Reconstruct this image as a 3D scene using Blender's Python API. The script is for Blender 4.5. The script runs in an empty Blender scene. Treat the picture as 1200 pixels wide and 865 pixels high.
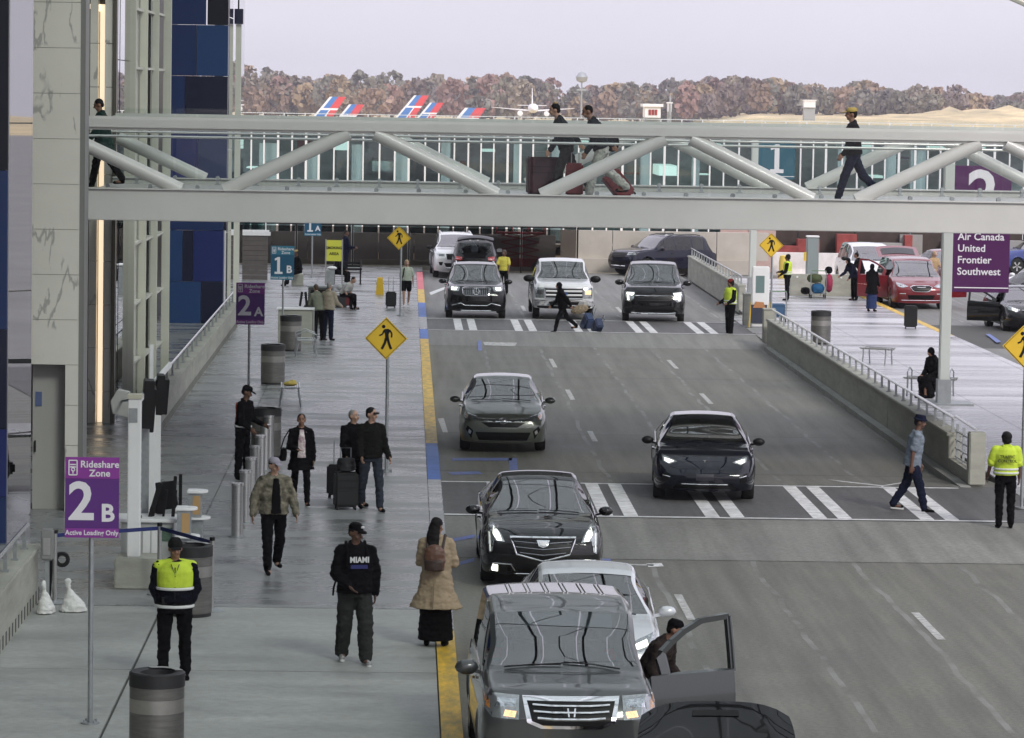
import bpy, bmesh, math, random
from math import sin, cos, pi, radians as rad, sqrt, atan2
from mathutils import Vector as V, Matrix, Euler, noise
from mathutils.bvhtree import BVHTree
random.seed(7)
SC = bpy.context.scene
COL = SC.collection
# ---------------------------------------------------------------- camera
FPX, CH = 4200.0, 7.5
ROLL = rad(0.95); YAW = 0.030535; PITCH = 0.076614
_c, _s = cos(ROLL), sin(ROLL)
_fw = V((sin(YAW)*cos(PITCH), cos(YAW)*cos(PITCH), -sin(PITCH)))
_r0 = V((cos(YAW), -sin(YAW), 0)); _u0 = _r0.cross(_fw)
cam = bpy.data.cameras.new('camera'); camo = bpy.data.objects.new('camera', cam); COL.objects.link(camo)
cam.sensor_fit = 'HORIZONTAL'; cam.sensor_width = 36.0; cam.lens = FPX*36/1200
cam.clip_start = 0.5; cam.clip_end = 6000
# the photograph is turned a little: the scene leans clockwise
_R = _r0*_c + _u0*_s; _U = _u0*_c - _r0*_s
camo.matrix_world = Matrix(((_R.x, _U.x, -_fw.x, 0), (_R.y, _U.y, -_fw.y, 0), (_R.z, _U.z, -_fw.z, CH), (0, 0, 0, 1)))
SC.camera = camo
SC.render.resolution_x, SC.render.resolution_y = 1024, 738
def _ray(x, y):
    X, Y = x-600, -(y-432.5)
    return _r0*(X*_c-Y*_s) + _u0*(X*_s+Y*_c) + _fw*FPX
def G(x, y, z=0.0):                       # photo pixel -> point on a level plane
    d = _ray(x, y); t = (z-CH)/d.z
    return V((d.x*t, d.y*t, z))
def A(x, y, Y):                           # photo pixel -> point at distance Y
    d = _ray(x, y); t = Y/d.y
    return V((d.x*t, Y, CH+d.z*t))
# ---------------------------------------------------------------- world, sun, exposure
W = bpy.data.worlds.new('World'); SC.world = W; W.use_nodes = True
nt = W.node_tree; nt.nodes.clear()
wo = nt.nodes.new('ShaderNodeOutputWorld'); bg = nt.nodes.new('ShaderNodeBackground'); bg2 = nt.nodes.new('ShaderNodeBackground')
sky = nt.nodes.new('ShaderNodeTexSky'); sky.sky_type = 'NISHITA'; sky.sun_disc = False
SUN_EL, SUN_AZ = rad(36), rad(152)          # azimuth measured from +Y towards +X
sky.sun_elevation = SUN_EL; sky.sun_rotation = SUN_AZ
nt.links.new(sky.outputs[0], bg.inputs[0]); bg.inputs[1].default_value = 0.05
tc = nt.nodes.new('ShaderNodeTexCoord'); nz = nt.nodes.new('ShaderNodeTexNoise'); mp = nt.nodes.new('ShaderNodeMapping')
mp.inputs['Scale'].default_value = (1.2, 1.2, 4); nz.inputs['Scale'].default_value = 2.2; nz.inputs['Detail'].default_value = 5
rp = nt.nodes.new('ShaderNodeValToRGB')
rp.color_ramp.elements[0].position = 0.3; rp.color_ramp.elements[0].color = (0.69, 0.67, 0.77, 1)
rp.color_ramp.elements[1].position = 0.7; rp.color_ramp.elements[1].color = (0.79, 0.77, 0.87, 1)
nt.links.new(tc.outputs['Generated'], mp.inputs[0]); nt.links.new(mp.outputs[0], nz.inputs['Vector']); nt.links.new(nz.outputs['Fac'], rp.inputs[0])
# overcast sky: brighter towards the zenith
sp = nt.nodes.new('ShaderNodeSeparateXYZ'); mr_ = nt.nodes.new('ShaderNodeMapRange'); mr_.inputs[1].default_value = 0.0; mr_.inputs[2].default_value = 1.0; mr_.inputs[3].default_value = 1.12; mr_.inputs[4].default_value = 2.3
nt.links.new(tc.outputs['Generated'], sp.inputs[0]); nt.links.new(sp.outputs[2], mr_.inputs[0]); nt.links.new(mr_.outputs[0], bg2.inputs[1])
nt.links.new(rp.outputs[0], bg2.inputs[0])
mx = nt.nodes.new('ShaderNodeMixShader'); mx.inputs[0].default_value = 0.88
nt.links.new(bg.outputs[0], mx.inputs[1]); nt.links.new(bg2.outputs[0], mx.inputs[2]); nt.links.new(mx.outputs[0], wo.inputs[0])
sl = bpy.data.lights.new('sun', 'SUN'); sl.energy = 2.2; sl.angle = rad(14); sl.color = (1, 0.95, 0.88)
so = bpy.data.objects.new('sun', sl); COL.objects.link(so)
_sd = V((sin(SUN_AZ)*cos(SUN_EL), cos(SUN_AZ)*cos(SUN_EL), sin(SUN_EL)))
so.rotation_euler = _sd.to_track_quat('Z', 'Y').to_euler()
SC.view_settings.view_transform = 'Standard'; SC.view_settings.look = 'None'
SC.view_settings.exposure = 0.08; SC.view_settings.gamma = 1.0
SC.cycles.max_bounces = 8; SC.cycles.transparent_max_bounces = 24; SC.cycles.volume_bounces = 0
SC.cycles.caustics_reflective = False; SC.cycles.caustics_refractive = False
SC.cycles.use_denoising = True
# ---------------------------------------------------------------- materials
MATS = {}
def mat(name, col, rough=0.6, metal=0.0, var=0.0, vscale=3.0, bump=0.0, bscale=40.0, coat=0.0, emis=None, estr=1.0,
        stretch=(1, 1, 1), col2=None, spec=0.5, rvar=0.0, objc=True):
    if name in MATS: return MATS[name]
    m = bpy.data.materials.new(name); m.use_nodes = True; N = m.node_tree.nodes; L = m.node_tree.links
    b = N['Principled BSDF']; MATS[name] = m
    c4 = (*col, 1)
    b.inputs['Base Color'].default_value = c4; b.inputs['Roughness'].default_value = rough; b.inputs['Metallic'].default_value = metal
    b.inputs['Specular IOR Level'].default_value = spec
    if coat: b.inputs['Coat Weight'].default_value = coat; b.inputs['Coat Roughness'].default_value = 0.03
    if emis: b.inputs['Emission Color'].default_value = (*emis, 1); b.inputs['Emission Strength'].default_value = estr
    if var or bump or rvar:
        t = N.new('ShaderNodeTexCoord'); mpn = N.new('ShaderNodeMapping'); mpn.inputs['Scale'].default_value = stretch
        L.new(t.outputs['Object'] if objc else t.outputs['Generated'], mpn.inputs[0])
    if var:
        n = N.new('ShaderNodeTexNoise'); n.inputs['Scale'].default_value = vscale; n.inputs['Detail'].default_value = 6; n.inputs['Roughness'].default_value = 0.65
        L.new(mpn.outputs[0], n.inputs['Vector'])
        r = N.new('ShaderNodeValToRGB'); r.color_ramp.elements[0].position = 0.3; r.color_ramp.elements[1].position = 0.72
        lo = col2 if col2 else tuple(x*(1-var) for x in col); hi = tuple(min(1, x*(1+var)) for x in col)
        r.color_ramp.elements[0].color = (*lo, 1); r.color_ramp.elements[1].color = (*hi, 1)
        L.new(n.outputs['Fac'], r.inputs[0]); L.new(r.outputs[0], b.inputs['Base Color'])
        if rvar:
            mr = N.new('ShaderNodeMapRange'); mr.inputs[3].default_value = max(0.02, rough-rvar); mr.inputs[4].default_value = rough+rvar
            mr.inputs[1].default_value = 0.3; mr.inputs[2].default_value = 0.7
            L.new(n.outputs['Fac'], mr.inputs[0]); L.new(mr.outputs[0], b.inputs['Roughness'])
    if bump:
        n2 = N.new('ShaderNodeTexNoise'); n2.inputs['Scale'].default_value = bscale; n2.inputs['Detail'].default_value = 4
        L.new(mpn.outputs[0], n2.inputs['Vector'])
        bp = N.new('ShaderNodeBump'); bp.inputs['Strength'].default_value = bump; bp.inputs['Distance'].default_value = 0.02
        L.new(n2.outputs['Fac'], bp.inputs['Height']); L.new(bp.outputs[0], b.inputs['Normal'])
    return m
def glass(name, tint=(0.6, 0.7, 0.7), refl=1.0, rough=0.01, ior=1.5, boost=0.0, single=False):
    if name in MATS: return MATS[name]
    m = bpy.data.materials.new(name); m.use_nodes = True; N = m.node_tree.nodes; L = m.node_tree.links; N.clear(); MATS[name] = m
    o = N.new('ShaderNodeOutputMaterial'); t = N.new('ShaderNodeBsdfTransparent'); g = N.new('ShaderNodeBsdfGlossy'); mxx = N.new('ShaderNodeMixShader')
    f = N.new('ShaderNodeFresnel'); f.inputs[0].default_value = ior
    t.inputs[0].default_value = (*tint, 1); g.inputs[1].default_value = rough; g.inputs[0].default_value = (refl, refl, refl, 1)
    ge = N.new('ShaderNodeNewGeometry'); ma = N.new('ShaderNodeMath'); ma.operation = 'MULTIPLY_ADD'; ma.inputs[1].default_value = 1/ior-ior; ma.inputs[2].default_value = ior
    L.new(ge.outputs['Backfacing'], ma.inputs[0]); L.new(ma.outputs[0], f.inputs[0])
    ad = N.new('ShaderNodeMath'); ad.operation = 'ADD'; ad.inputs[1].default_value = boost; ad.use_clamp = True
    L.new(f.outputs[0], ad.inputs[0])
    if single:
        iv = N.new('ShaderNodeMath'); iv.operation = 'SUBTRACT'; iv.inputs[0].default_value = 1; L.new(ge.outputs['Backfacing'], iv.inputs[1])
        mm = N.new('ShaderNodeMath'); mm.operation = 'MULTIPLY'; L.new(ad.outputs[0], mm.inputs[0]); L.new(iv.outputs[0], mm.inputs[1]); L.new(mm.outputs[0], mxx.inputs[0])
    else: L.new(ad.outputs[0], mxx.inputs[0])
    L.new(t.outputs[0], mxx.inputs[1]); L.new(g.outputs[0], mxx.inputs[2]); L.new(mxx.outputs[0], o.inputs[0])
    return m
M_CONC = mat('concrete', (0.30, 0.30, 0.28), 0.8, var=0.18, vscale=1.2, bump=0.3, bscale=25)
M_BARR = mat('barrier_concrete', (0.36, 0.36, 0.31), 0.8, var=0.22, vscale=1.6, bump=0.3, bscale=25, stretch=(1, .5, 2.5))
M_STEEL = mat('brushed_steel', (0.55, 0.55, 0.54), 0.32, 0.95, var=0.12, vscale=6, stretch=(1, 1, 12))
M_GALV = mat('galvanised_steel', (0.36, 0.38, 0.39), 0.5, 0.7, var=0.15, vscale=9)
M_RAIL = mat('polished_rail', (0.75, 0.75, 0.75), 0.22, 0.9)
M_WSTEEL = mat('painted_steel_offwhite', (0.63, 0.625, 0.60), 0.32, var=0.05, vscale=1.0, coat=0.15)
M_WHITE = mat('white_paint', (0.78, 0.78, 0.78), 0.4, var=0.04)
M_BLACK = mat('black_plastic', (0.006, 0.006, 0.0065), 0.45, spec=.25)
M_RUB = mat('rubber', (0.01, 0.01, 0.01), 0.85, var=0.2, vscale=12)
M_CHROME = mat('chrome', (0.85, 0.85, 0.86), 0.08, 1.0)
M_DKMET = mat('dark_metal', (0.06, 0.06, 0.065), 0.4, 0.5)
M_YEL = mat('yellow_sign_paint', (0.78, 0.50, 0.03), 0.45, var=0.06, vscale=4)
M_NAVY = mat('navy_tape', (0.01, 0.02, 0.12), 0.6)
M_GCLEAR = glass('clear_glass', (0.975, 0.985, 0.98), .55, single=True)
M_GWIN = glass('car_glass', (0.27, 0.31, 0.31), 0.95, boost=0.17)
M_GSIDE = glass('car_side_glass', (0.22, 0.24, 0.25), 0.9, boost=0.03)
M_LENS = glass('lamp_lens', (0.85, 0.87, 0.88), 1.0, boost=0.05)
M_LAMP = mat('lit_lamp', (1, 1, 0.95), 0.3, emis=(1.0, 0.98, 0.82), estr=3.2)
M_LAMPW = mat('lit_amber', (1, 0.6, 0.3), 0.3, emis=(1.0, 0.62, 0.30), estr=1.6)
# ---------------------------------------------------------------- mesh builder
class MB:
    def __init__(s): s.v = []; s.f = []; s.mi = []; s.cur = 0; s.smooth = []; s.sm = False
    def add(s, vs, fs):
        o = len(s.v); s.v += [tuple(p) for p in vs]
        for f in fs: s.f.append(tuple(i+o for i in f)); s.mi.append(s.cur); s.smooth.append(s.sm)
        return s
    def m(s, i, sm=None):
        s.cur = i
        if sm is not None: s.sm = sm
        return s
    def box(s, c, d, rz=0, M=None):
        x, y, z = d[0]/2, d[1]/2, d[2]/2
        vs = [V((a*x, b*y, e*z)) for e in (-1, 1) for a, b in ((-1, -1), (1, -1), (1, 1), (-1, 1))]
        R = M if M is not None else Matrix.Rotation(rz, 3, 'Z')
        vs = [R @ p + V(c) for p in vs]
        return s.add(vs, [(3, 2, 1, 0), (4, 5, 6, 7), (0, 1, 5, 4), (1, 2, 6, 5), (2, 3, 7, 6), (3, 0, 4, 7)])
    def bb(s, x0, x1, y0, y1, z0, z1): return s.box(((x0+x1)/2, (y0+y1)/2, (z0+z1)/2), (x1-x0, y1-y0, z1-z0))
    def bar(s, p0, p1, w, h=None):      # square bar
        h = h or w; p0, p1 = V(p0), V(p1); d = (p1-p0); q = d.to_track_quat('Z', 'Y').to_matrix()
        return s.box((p0+p1)/2, (w, h, d.length), M=q)
    def cyl(s, p0, p1, r0, r1=None, n=14, caps=True):
        r1 = r0 if r1 is None else r1; p0, p1 = V(p0), V(p1); d = p1-p0
        q = (d.normalized()).to_track_quat('Z', 'Y').to_matrix() if d.length > 1e-9 else Matrix.Identity(3)
        a = [q @ V((cos(2*pi*i/n), sin(2*pi*i/n), 0)) for i in range(n)]
        o = len(s.v)
        s.v += [tuple(p0+k*r0) for k in a] + [tuple(p1+k*r1) for k in a]
        for i in range(n):
            j = (i+1) % n; s.f.append((o+i, o+j, o+n+j, o+n+i)); s.mi.append(s.cur); s.smooth.append(True)
        if caps:
            s.f.append(tuple(o+i for i in reversed(range(n)))); s.f.append(tuple(o+n+i for i in range(n))); s.mi += [s.cur]*2; s.smooth += [False]*2
        return s
    def tube(s, pts, r, n=8, closed=False):
        pts = [V(p) for p in pts]; N = len(pts); o = len(s.v); q0 = None
        for k, p in enumerate(pts):
            if closed: d = pts[(k+1) % N]-pts[k-1]
            else: d = pts[min(k+1, N-1)]-pts[max(k-1, 0)]
            q = d.normalized().to_track_quat('Z', 'Y').to_matrix()
            if q0 is not None:   # keep twist low
                x = q0 @ V((1, 0, 0)); x = (x - d.normalized()*x.dot(d.normalized())).normalized(); z = d.normalized(); y = z.cross(x)
                q = Matrix((x, y, z)).transposed()
            q0 = q
            rr = r[k] if isinstance(r, (list, tuple)) else r
            s.v += [tuple(p+q @ V((cos(2*pi*i/n)*rr, sin(2*pi*i/n)*rr, 0))) for i in range(n)]
        for k in range(N if closed else N-1):
            for i in range(n):
                j = (i+1) % n; a, b = o+k*n, o+((k+1) % N)*n
                s.f.append((a+i, a+j, b+j, b+i)); s.mi.append(s.cur); s.smooth.append(True)
        if not closed:
            s.f.append(tuple(o+i for i in reversed(range(n)))); s.f.append(tuple(o+(N-1)*n+i for i in range(n))); s.mi += [s.cur]*2; s.smooth += [False]*2
        return s
    def lathe(s, prof, c=(0, 0, 0), n=24, sm=True):   # prof (r,z)
        o = len(s.v); c = V(c)
        for r, z in prof: s.v += [tuple(c+V((r*cos(2*pi*i/n), r*sin(2*pi*i/n), z))) for i in range(n)]
        for k in range(len(prof)-1):
            for i in range(n):
                j = (i+1) % n; s.f.append((o+k*n+i, o+k*n+j, o+(k+1)*n+j, o+(k+1)*n+i)); s.mi.append(s.cur); s.smooth.append(sm)
        s.f.append(tuple(o+i for i in reversed(range(n)))); s.f.append(tuple(o+(len(prof)-1)*n+i for i in range(n))); s.mi += [s.cur]*2; s.smooth += [False]*2
        return s
    def prism(s, poly, d, M):           # poly in local xy, extruded along z by d, placed with 4x4 M
        n = len(poly); vs = [M @ V((x, y, 0)) for x, y in poly] + [M @ V((x, y, d)) for x, y in poly]
        return s.add(vs, [tuple(reversed(range(n))), tuple(range(n, 2*n))] + [(i, (i+1) % n, n+(i+1) % n, n+i) for i in range(n)])
    def ell(s, c, r, n=12, M=None):
        m = n//2; vs = []; fs = []
        for k in range(1, m):
            t = pi*k/m
            for i in range(n): vs.append(V((r[0]*sin(t)*cos(2*pi*i/n), r[1]*sin(t)*sin(2*pi*i/n), r[2]*cos(t))))
        vs += [V((0, 0, r[2])), V((0, 0, -r[2]))]
        if M is not None: vs = [M @ p for p in vs]
        vs = [p+V(c) for p in vs]
        for k in range(m-2):
            for i in range(n): j = (i+1) % n; fs.append((k*n+i, (k+1)*n+i, (k+1)*n+j, k*n+j))
        T, B = (m-1)*n, (m-1)*n+1
        for i in range(n): j = (i+1) % n; fs.append((T, i, j)); fs.append((B, (m-2)*n+j, (m-2)*n+i))
        sm = s.sm; s.sm = True; s.add(vs, fs); s.sm = sm; return s
    def grid(s, P):                     # P[i][j] points
        o = len(s.v); n, m = len(P), len(P[0])
        for r in P: s.v += [tuple(p) for p in r]
        for i in range(n-1):
            for j in range(m-1): s.f.append((o+i*m+j, o+i*m+j+1, o+(i+1)*m+j+1, o+(i+1)*m+j)); s.mi.append(s.cur); s.smooth.append(s.sm)
        return s
    def mesh(s, name, mats):
        me = bpy.data.meshes.new(name); me.from_pydata(s.v, [], s.f)
        for m in (mats if isinstance(mats, (list, tuple)) else [mats]): me.materials.append(m)
        me.polygons.foreach_set('material_index', s.mi); me.polygons.foreach_set('use_smooth', s.smooth); me.update()
        if any(s.smooth) and len(s.v) < 6000: me.set_sharp_from_angle(angle=rad(38))
        return me
    def build(s, name, mats, parent=None, bev=0, **k):
        me = s.mesh(name, mats)
        if bev: me = bevel(me, bev)
        return link(name, me, parent, **k)
def bevel(me, w, seg=2):
    bm = bmesh.new(); bm.from_mesh(me)
    es = [e for e in bm.edges if len(e.link_faces) == 2 and e.calc_face_angle(0) > 0.5]
    bmesh.ops.bevel(bm, geom=es, offset=w, segments=seg, affect='EDGES', clamp_overlap=True)
    bm.to_mesh(me); bm.free(); return me
def link(name, me, parent=None, loc=None, rot=None, label=None):
    o = bpy.data.objects.new(name, me); COL.objects.link(o)
    if parent is not None: o.parent = parent
    if loc is not None: o.location = loc
    if rot is not None: o.rotation_euler = rot
    if label: o['label'] = label
    return o
def tag(o, label, cat, group=None, kind=None):
    o['label'] = label; o['category'] = cat
    if group: o['group'] = group
    if kind: o['kind'] = kind
    return o
def thing(name, label, cat, loc=(0, 0, 0), rz=0, group=None):
    o = bpy.data.objects.new(name, None); COL.objects.link(o); o.location = loc; o.rotation_euler = (0, 0, rz); o.empty_display_size = 0.2
    return tag(o, label, cat, group)
def struct(name, mb, m, parent=None):
    o = mb.build(name, m, parent); o['kind'] = 'structure'; return o
def dup(o, loc=None, rz=None, label=None, parent=None):
    c = o.copy(); COL.objects.link(c)
    if parent is not None: c.parent = parent
    if loc is not None: c.location = loc
    if rz is not None: c.rotation_euler = (0, 0, rz)
    if label: c['label'] = label
    for ch in list(o.children): dup(ch, parent=c)
    return c
def apply_mods(o):
    dg = bpy.context.evaluated_depsgraph_get(); me = bpy.data.meshes.new_from_object(o.evaluated_get(dg)); return me
_TX = {}
def text_mesh(txt, size, m, weight=0.0, ext=0.004, align='CENTER', squeeze=1.0):
    key = (txt, size, m.name, weight, squeeze)
    if key in _TX: return _TX[key]
    cu = bpy.data.curves.new('lettering', 'FONT'); cu.body = txt; cu.size = size; cu.extrude = ext; cu.offset = weight
    cu.align_x = align; cu.align_y = 'CENTER'; cu.resolution_u = 3; cu.space_character = 1.0+weight*8/size*0.1
    o = bpy.data.objects.new('lettering', cu); COL.objects.link(o)
    me = apply_mods(o); bpy.data.objects.remove(o)
    for v in me.vertices: v.co.x *= squeeze
    me.materials.clear(); me.materials.append(m); me.name = 'lettering'; _TX[key] = me
    return me
def one_mesh(h, m):      # figure 1 with a flag and a foot, drawn as on the boards
    w = h*.62; me = MB().prism([(-.36*w, -.5*h), (.40*w, -.5*h), (.40*w, -.37*h), (.15*w, -.37*h), (.15*w, .5*h), (-.06*w, .5*h), (-.36*w, .40*h), (-.33*w, .29*h), (-.12*w, .34*h), (-.12*w, -.37*h), (-.36*w, -.37*h)], .008, Matrix.Identity(4)).mesh('number', m)
    return me
def text(txt, size, m, parent, loc, weight=0.0, align='CENTER', rot=(pi/2, 0, 0), squeeze=1.0, name='lettering'):
    return link(name, text_mesh(txt, size, m, weight, align=align, squeeze=squeeze), parent, loc, rot)
def R4(loc, rx=0, ry=0, rz=0): return Matrix.Translation(V(loc)) @ Euler((rx, ry, rz)).to_matrix().to_4x4()
# ---------------------------------------------------------------- ground, road, pavements
def road_mat(name, base, seam=True, tint=(1, 1, .94)):
    m = mat(name, tuple(base*t for t in tint), 0.62, var=0.16, vscale=0.45, bump=0.35, bscale=60, rvar=0.10)
    N = m.node_tree.nodes; L = m.node_tree.links; b = N['Principled BSDF']
    src = b.inputs['Base Color'].links[0].from_socket
    t = N.new('ShaderNodeTexCoord'); sx = N.new('ShaderNodeSeparateXYZ'); L.new(t.outputs['Object'], sx.inputs[0])
    # streaks worn along the driving direction
    mpn = N.new('ShaderNodeMapping'); mpn.inputs['Scale'].default_value = (2.2, 0.09, 1); L.new(t.outputs['Object'], mpn.inputs[0])
    n = N.new('ShaderNodeTexNoise'); n.inputs['Scale'].default_value = 1.6; n.inputs['Detail'].default_value = 5; L.new(mpn.outputs[0], n.inputs['Vector'])
    r = N.new('ShaderNodeMapRange'); r.inputs[1].default_value = 0.3; r.inputs[2].default_value = 0.7; r.inputs[3].default_value = 0.76; r.inputs[4].default_value = 1.18
    L.new(n.outputs['Fac'], r.inputs[0])
    mu = N.new('ShaderNodeVectorMath'); mu.operation = 'SCALE'; L.new(src, mu.inputs[0]); L.new(r.outputs[0], mu.inputs['Scale'])
    out = mu.outputs[0]
    # fine speckle
    n3 = N.new('ShaderNodeTexNoise'); n3.inputs['Scale'].default_value = 14; n3.inputs['Detail'].default_value = 3; L.new(t.outputs['Object'], n3.inputs['Vector'])
    r3 = N.new('ShaderNodeMapRange'); r3.inputs[1].default_value = 0.25; r3.inputs[2].default_value = 0.75; r3.inputs[3].default_value = 0.78; r3.inputs[4].default_value = 1.2
    L.new(n3.outputs['Fac'], r3.inputs[0])
    mu3 = N.new('ShaderNodeVectorMath'); mu3.operation = 'SCALE'; L.new(out, mu3.inputs[0]); L.new(r3.outputs[0], mu3.inputs['Scale']); out = mu3.outputs[0]
    if seam:
        nn = N.new('ShaderNodeTexNoise'); nn.inputs['Scale'].default_value = 0.35; nn.inputs['Detail'].default_value = 8; L.new(t.outputs['Object'], nn.inputs['Vector'])
        def M(op, a, c2=None, v=None):
            q = N.new('ShaderNodeMath'); q.operation = op; L.new(a, q.inputs[0])
            if c2 is not None: L.new(c2, q.inputs[1])
            if v is not None: q.inputs[1].default_value = v
            return q.outputs[0]
        x = M('ADD', sx.outputs[0], M('MULTIPLY', nn.outputs['Fac'], v=0.30))
        x = M('FRACT', M('DIVIDE', x, v=1.67)); x = M('ABSOLUTE', M('SUBTRACT', x, v=0.5)); x = M('LESS_THAN', x, v=0.026)
        n4 = N.new('ShaderNodeTexNoise'); n4.inputs['Scale'].default_value = 0.9; n4.inputs['Detail'].default_value = 6; L.new(t.outputs['Object'], n4.inputs['Vector'])
        g = N.new('ShaderNodeMapRange'); g.inputs[1].default_value = 0.42; g.inputs[2].default_value = 0.60; g.inputs[4].default_value = 0.8; L.new(n4.outputs['Fac'], g.inputs[0])
        k = M('MULTIPLY', x, g.outputs[0])
        mixc = N.new('ShaderNodeMixRGB'); mixc.inputs[2].default_value = (base*1.7, base*1.7, base*1.6, 1)
        L.new(k, mixc.inputs[0]); L.new(out, mixc.inputs[1]); out = mixc.outputs[0]
    L.new(out, b.inputs['Base Color'])
    return m
def blotch(name, col, rough, lo=0.25, hi=1.0, scale=(0.5, 1.4, 1), rv=0.16, spec=0.5):
    """walked concrete: broad damp patches, on the right painted light stripes, change tone and gloss"""
    m = mat(name, col, rough, bump=0.25, bscale=50, spec=spec)
    N = m.node_tree.nodes; L = m.node_tree.links; b = N['Principled BSDF']
    t = N.new('ShaderNodeTexCoord'); mpn = N.new('ShaderNodeMapping'); mpn.inputs['Scale'].default_value = scale; L.new(t.outputs['Object'], mpn.inputs[0])
    n = N.new('ShaderNodeTexNoise'); n.inputs['Scale'].default_value = 0.8; n.inputs['Detail'].default_value = 7; n.inputs['Roughness'].default_value = 0.6; L.new(mpn.outputs[0], n.inputs['Vector'])
    r = N.new('ShaderNodeValToRGB'); r.color_ramp.elements[0].position = 0.32; r.color_ramp.elements[1].position = 0.68
    r.color_ramp.elements[0].color = (*[c*(1-lo) for c in col], 1); r.color_ramp.elements[1].color = (*[min(1, c*(1+lo*0.6)) for c in col], 1)
    L.new(n.outputs['Fac'], r.inputs[0])
    n3 = N.new('ShaderNodeTexNoise'); n3.inputs['Scale'].default_value = 9; n3.inputs['Detail'].default_value = 5; L.new(t.outputs['Object'], n3.inputs['Vector'])
    r3 = N.new('ShaderNodeMapRange'); r3.inputs[1].default_value = 0.25; r3.inputs[2].default_value = 0.75; r3.inputs[3].default_value = 0.88; r3.inputs[4].default_value = 1.1
    L.new(n3.outputs['Fac'], r3.inputs[0])
    mu = N.new('ShaderNodeVectorMath'); mu.operation = 'SCALE'; L.new(r.outputs[0], mu.inputs[0]); L.new(r3.outputs[0], mu.inputs['Scale']); L.new(mu.outputs[0], b.inputs['Base Color'])
    mr = N.new('ShaderNodeMapRange'); mr.inputs[1].default_value = 0.35; mr.inputs[2].default_value = 0.65; mr.inputs[3].default_value = max(.05, rough-rv); mr.inputs[4].default_value = rough+rv
    L.new(n.outputs['Fac'], mr.inputs[0]); L.new(mr.outputs[0], b.inputs['Roughness'])
    return m
M_ROAD = road_mat('road_surface', 0.145, tint=(1, .985, .83)); M_TABLE = road_mat('crossing_surface', 0.098, seam=False, tint=(1, 1, 1)); M_RAMP = road_mat('ramp_surface', 0.19, seam=False, tint=(1, 1, .9))
M_ROADF = road_mat('road_surface_far', 0.17)
M_WALK = blotch('pavement_concrete', (0.255, 0.262, 0.262), 0.30, lo=.34, rv=.18)
M_WALK2 = blotch('pavement_concrete_near', (0.345, 0.355, 0.335), 0.56, lo=0.26)
M_WALKR = blotch('pavement_concrete_right', (0.45, 0.445, 0.465), 0.28, lo=0.55, scale=(0.10, 0.8, 1), rv=0.12)  # bright and shaded stripes across this pavement are light painted into its tone
M_JOINT = mat('joint_filler', (0.07, 0.07, 0.065), 0.8)
M_CYEL = mat('kerb_paint_yellow', (0.70, 0.42, 0.02), 0.5, var=0.35, vscale=2.2, col2=(0.33, 0.24, 0.06), stretch=(3, 1, 3))
M_CBLU = mat('kerb_paint_blue', (0.07, 0.16, 0.50), 0.55, var=0.2, vscale=3)
M_CRED = mat('kerb_paint_red', (0.60, 0.12, 0.14), 0.55, var=0.2, vscale=3)
M_LINE = mat('road_line_paint', (0.78, 0.78, 0.78), 0.5, var=0.12, vscale=5, col2=(0.42, 0.42, 0.41), bump=0.1)
M_LINEW = mat('worn_line_paint', (0.50, 0.50, 0.48), 0.6, var=0.3, vscale=9, col2=(0.22, 0.22, 0.21))
M_BLUEL = mat('worn_blue_paint', (0.10, 0.16, 0.45), 0.6, var=0.3, vscale=8, col2=(0.12, 0.13, 0.22))
def hz(y, x=None):      # road height: two raised crossings with ramps
    for a, b, c, d, h in ((57.7, 62.4, 68.1, 71.0, 0.12), (106.5, 111.4, 117.5, 121.0, 0.12)):
        if a < y < b: return h*(y-a)/(b-a)
        if b <= y <= c: return h
        if c < y < d: return h*(d-y)/(d-c)
    return 0.0
struct('apron', MB().bb(-500, -16.1, -55, 186, -.5, -.30).bb(34.1, 500, -55, 186, -.5, -.30).bb(11.9, 34, 68.2, 175, -.4, -.02).bb(30.05, 34.05, -55, 68, -.4, -.02), mat('apron_concrete', (.20, .20, .195), .8, var=.15, vscale=.2))
# terrain: level round the terminal, falling to the airfield behind, rising again on the right
def terr(x, y):
    if y < 190: return -0.35
    z = -0.35 - 5.7*min(1, (y-190)/60)
    r = max(0, min(1, (x/max(y,1)-0.062)/0.035)); f = max(0, min(1, (y-420)/480))
    z += r*f*(7.3 + 1.2*noise.noise(V((x*.01, y*.006, 0))))
    # dirt mound
    m = math.exp(-((x-82)/20)**2-((y-860)/60)**2)*2.4*(0.8+0.5*noise.noise(V((x*.15, y*.05, 3))))
    m2 = math.exp(-((x-205)/30)**2-((y-1250)/50)**2)*6*(0.7+0.6*noise.noise(V((x*.12, y*.05, 5))))
    return z+m+m2
ys = [-60, 0, 60, 120, 180, 190, 200, 220, 250, 300, 360, 420, 480]+[520+20*i for i in range(52)]+[1600, 1800, 2200, 2800]
mb = MB().m(0, True); P = []
for y in ys:
    P.append([V((x, y, terr(x, y))) for x in [-600, -300, -150, -100, -60]+[-40+6*i for i in range(60)]+[350, 450, 700, 1000]])
mb.grid(P)
M_GRASS = mat('airfield_grass', (0.60, 0.47, 0.26), 0.9, var=0.35, vscale=0.05, col2=(0.25, 0.22, 0.13), stretch=(1, .5, 1))
struct('ground', mb, M_GRASS)
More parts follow.
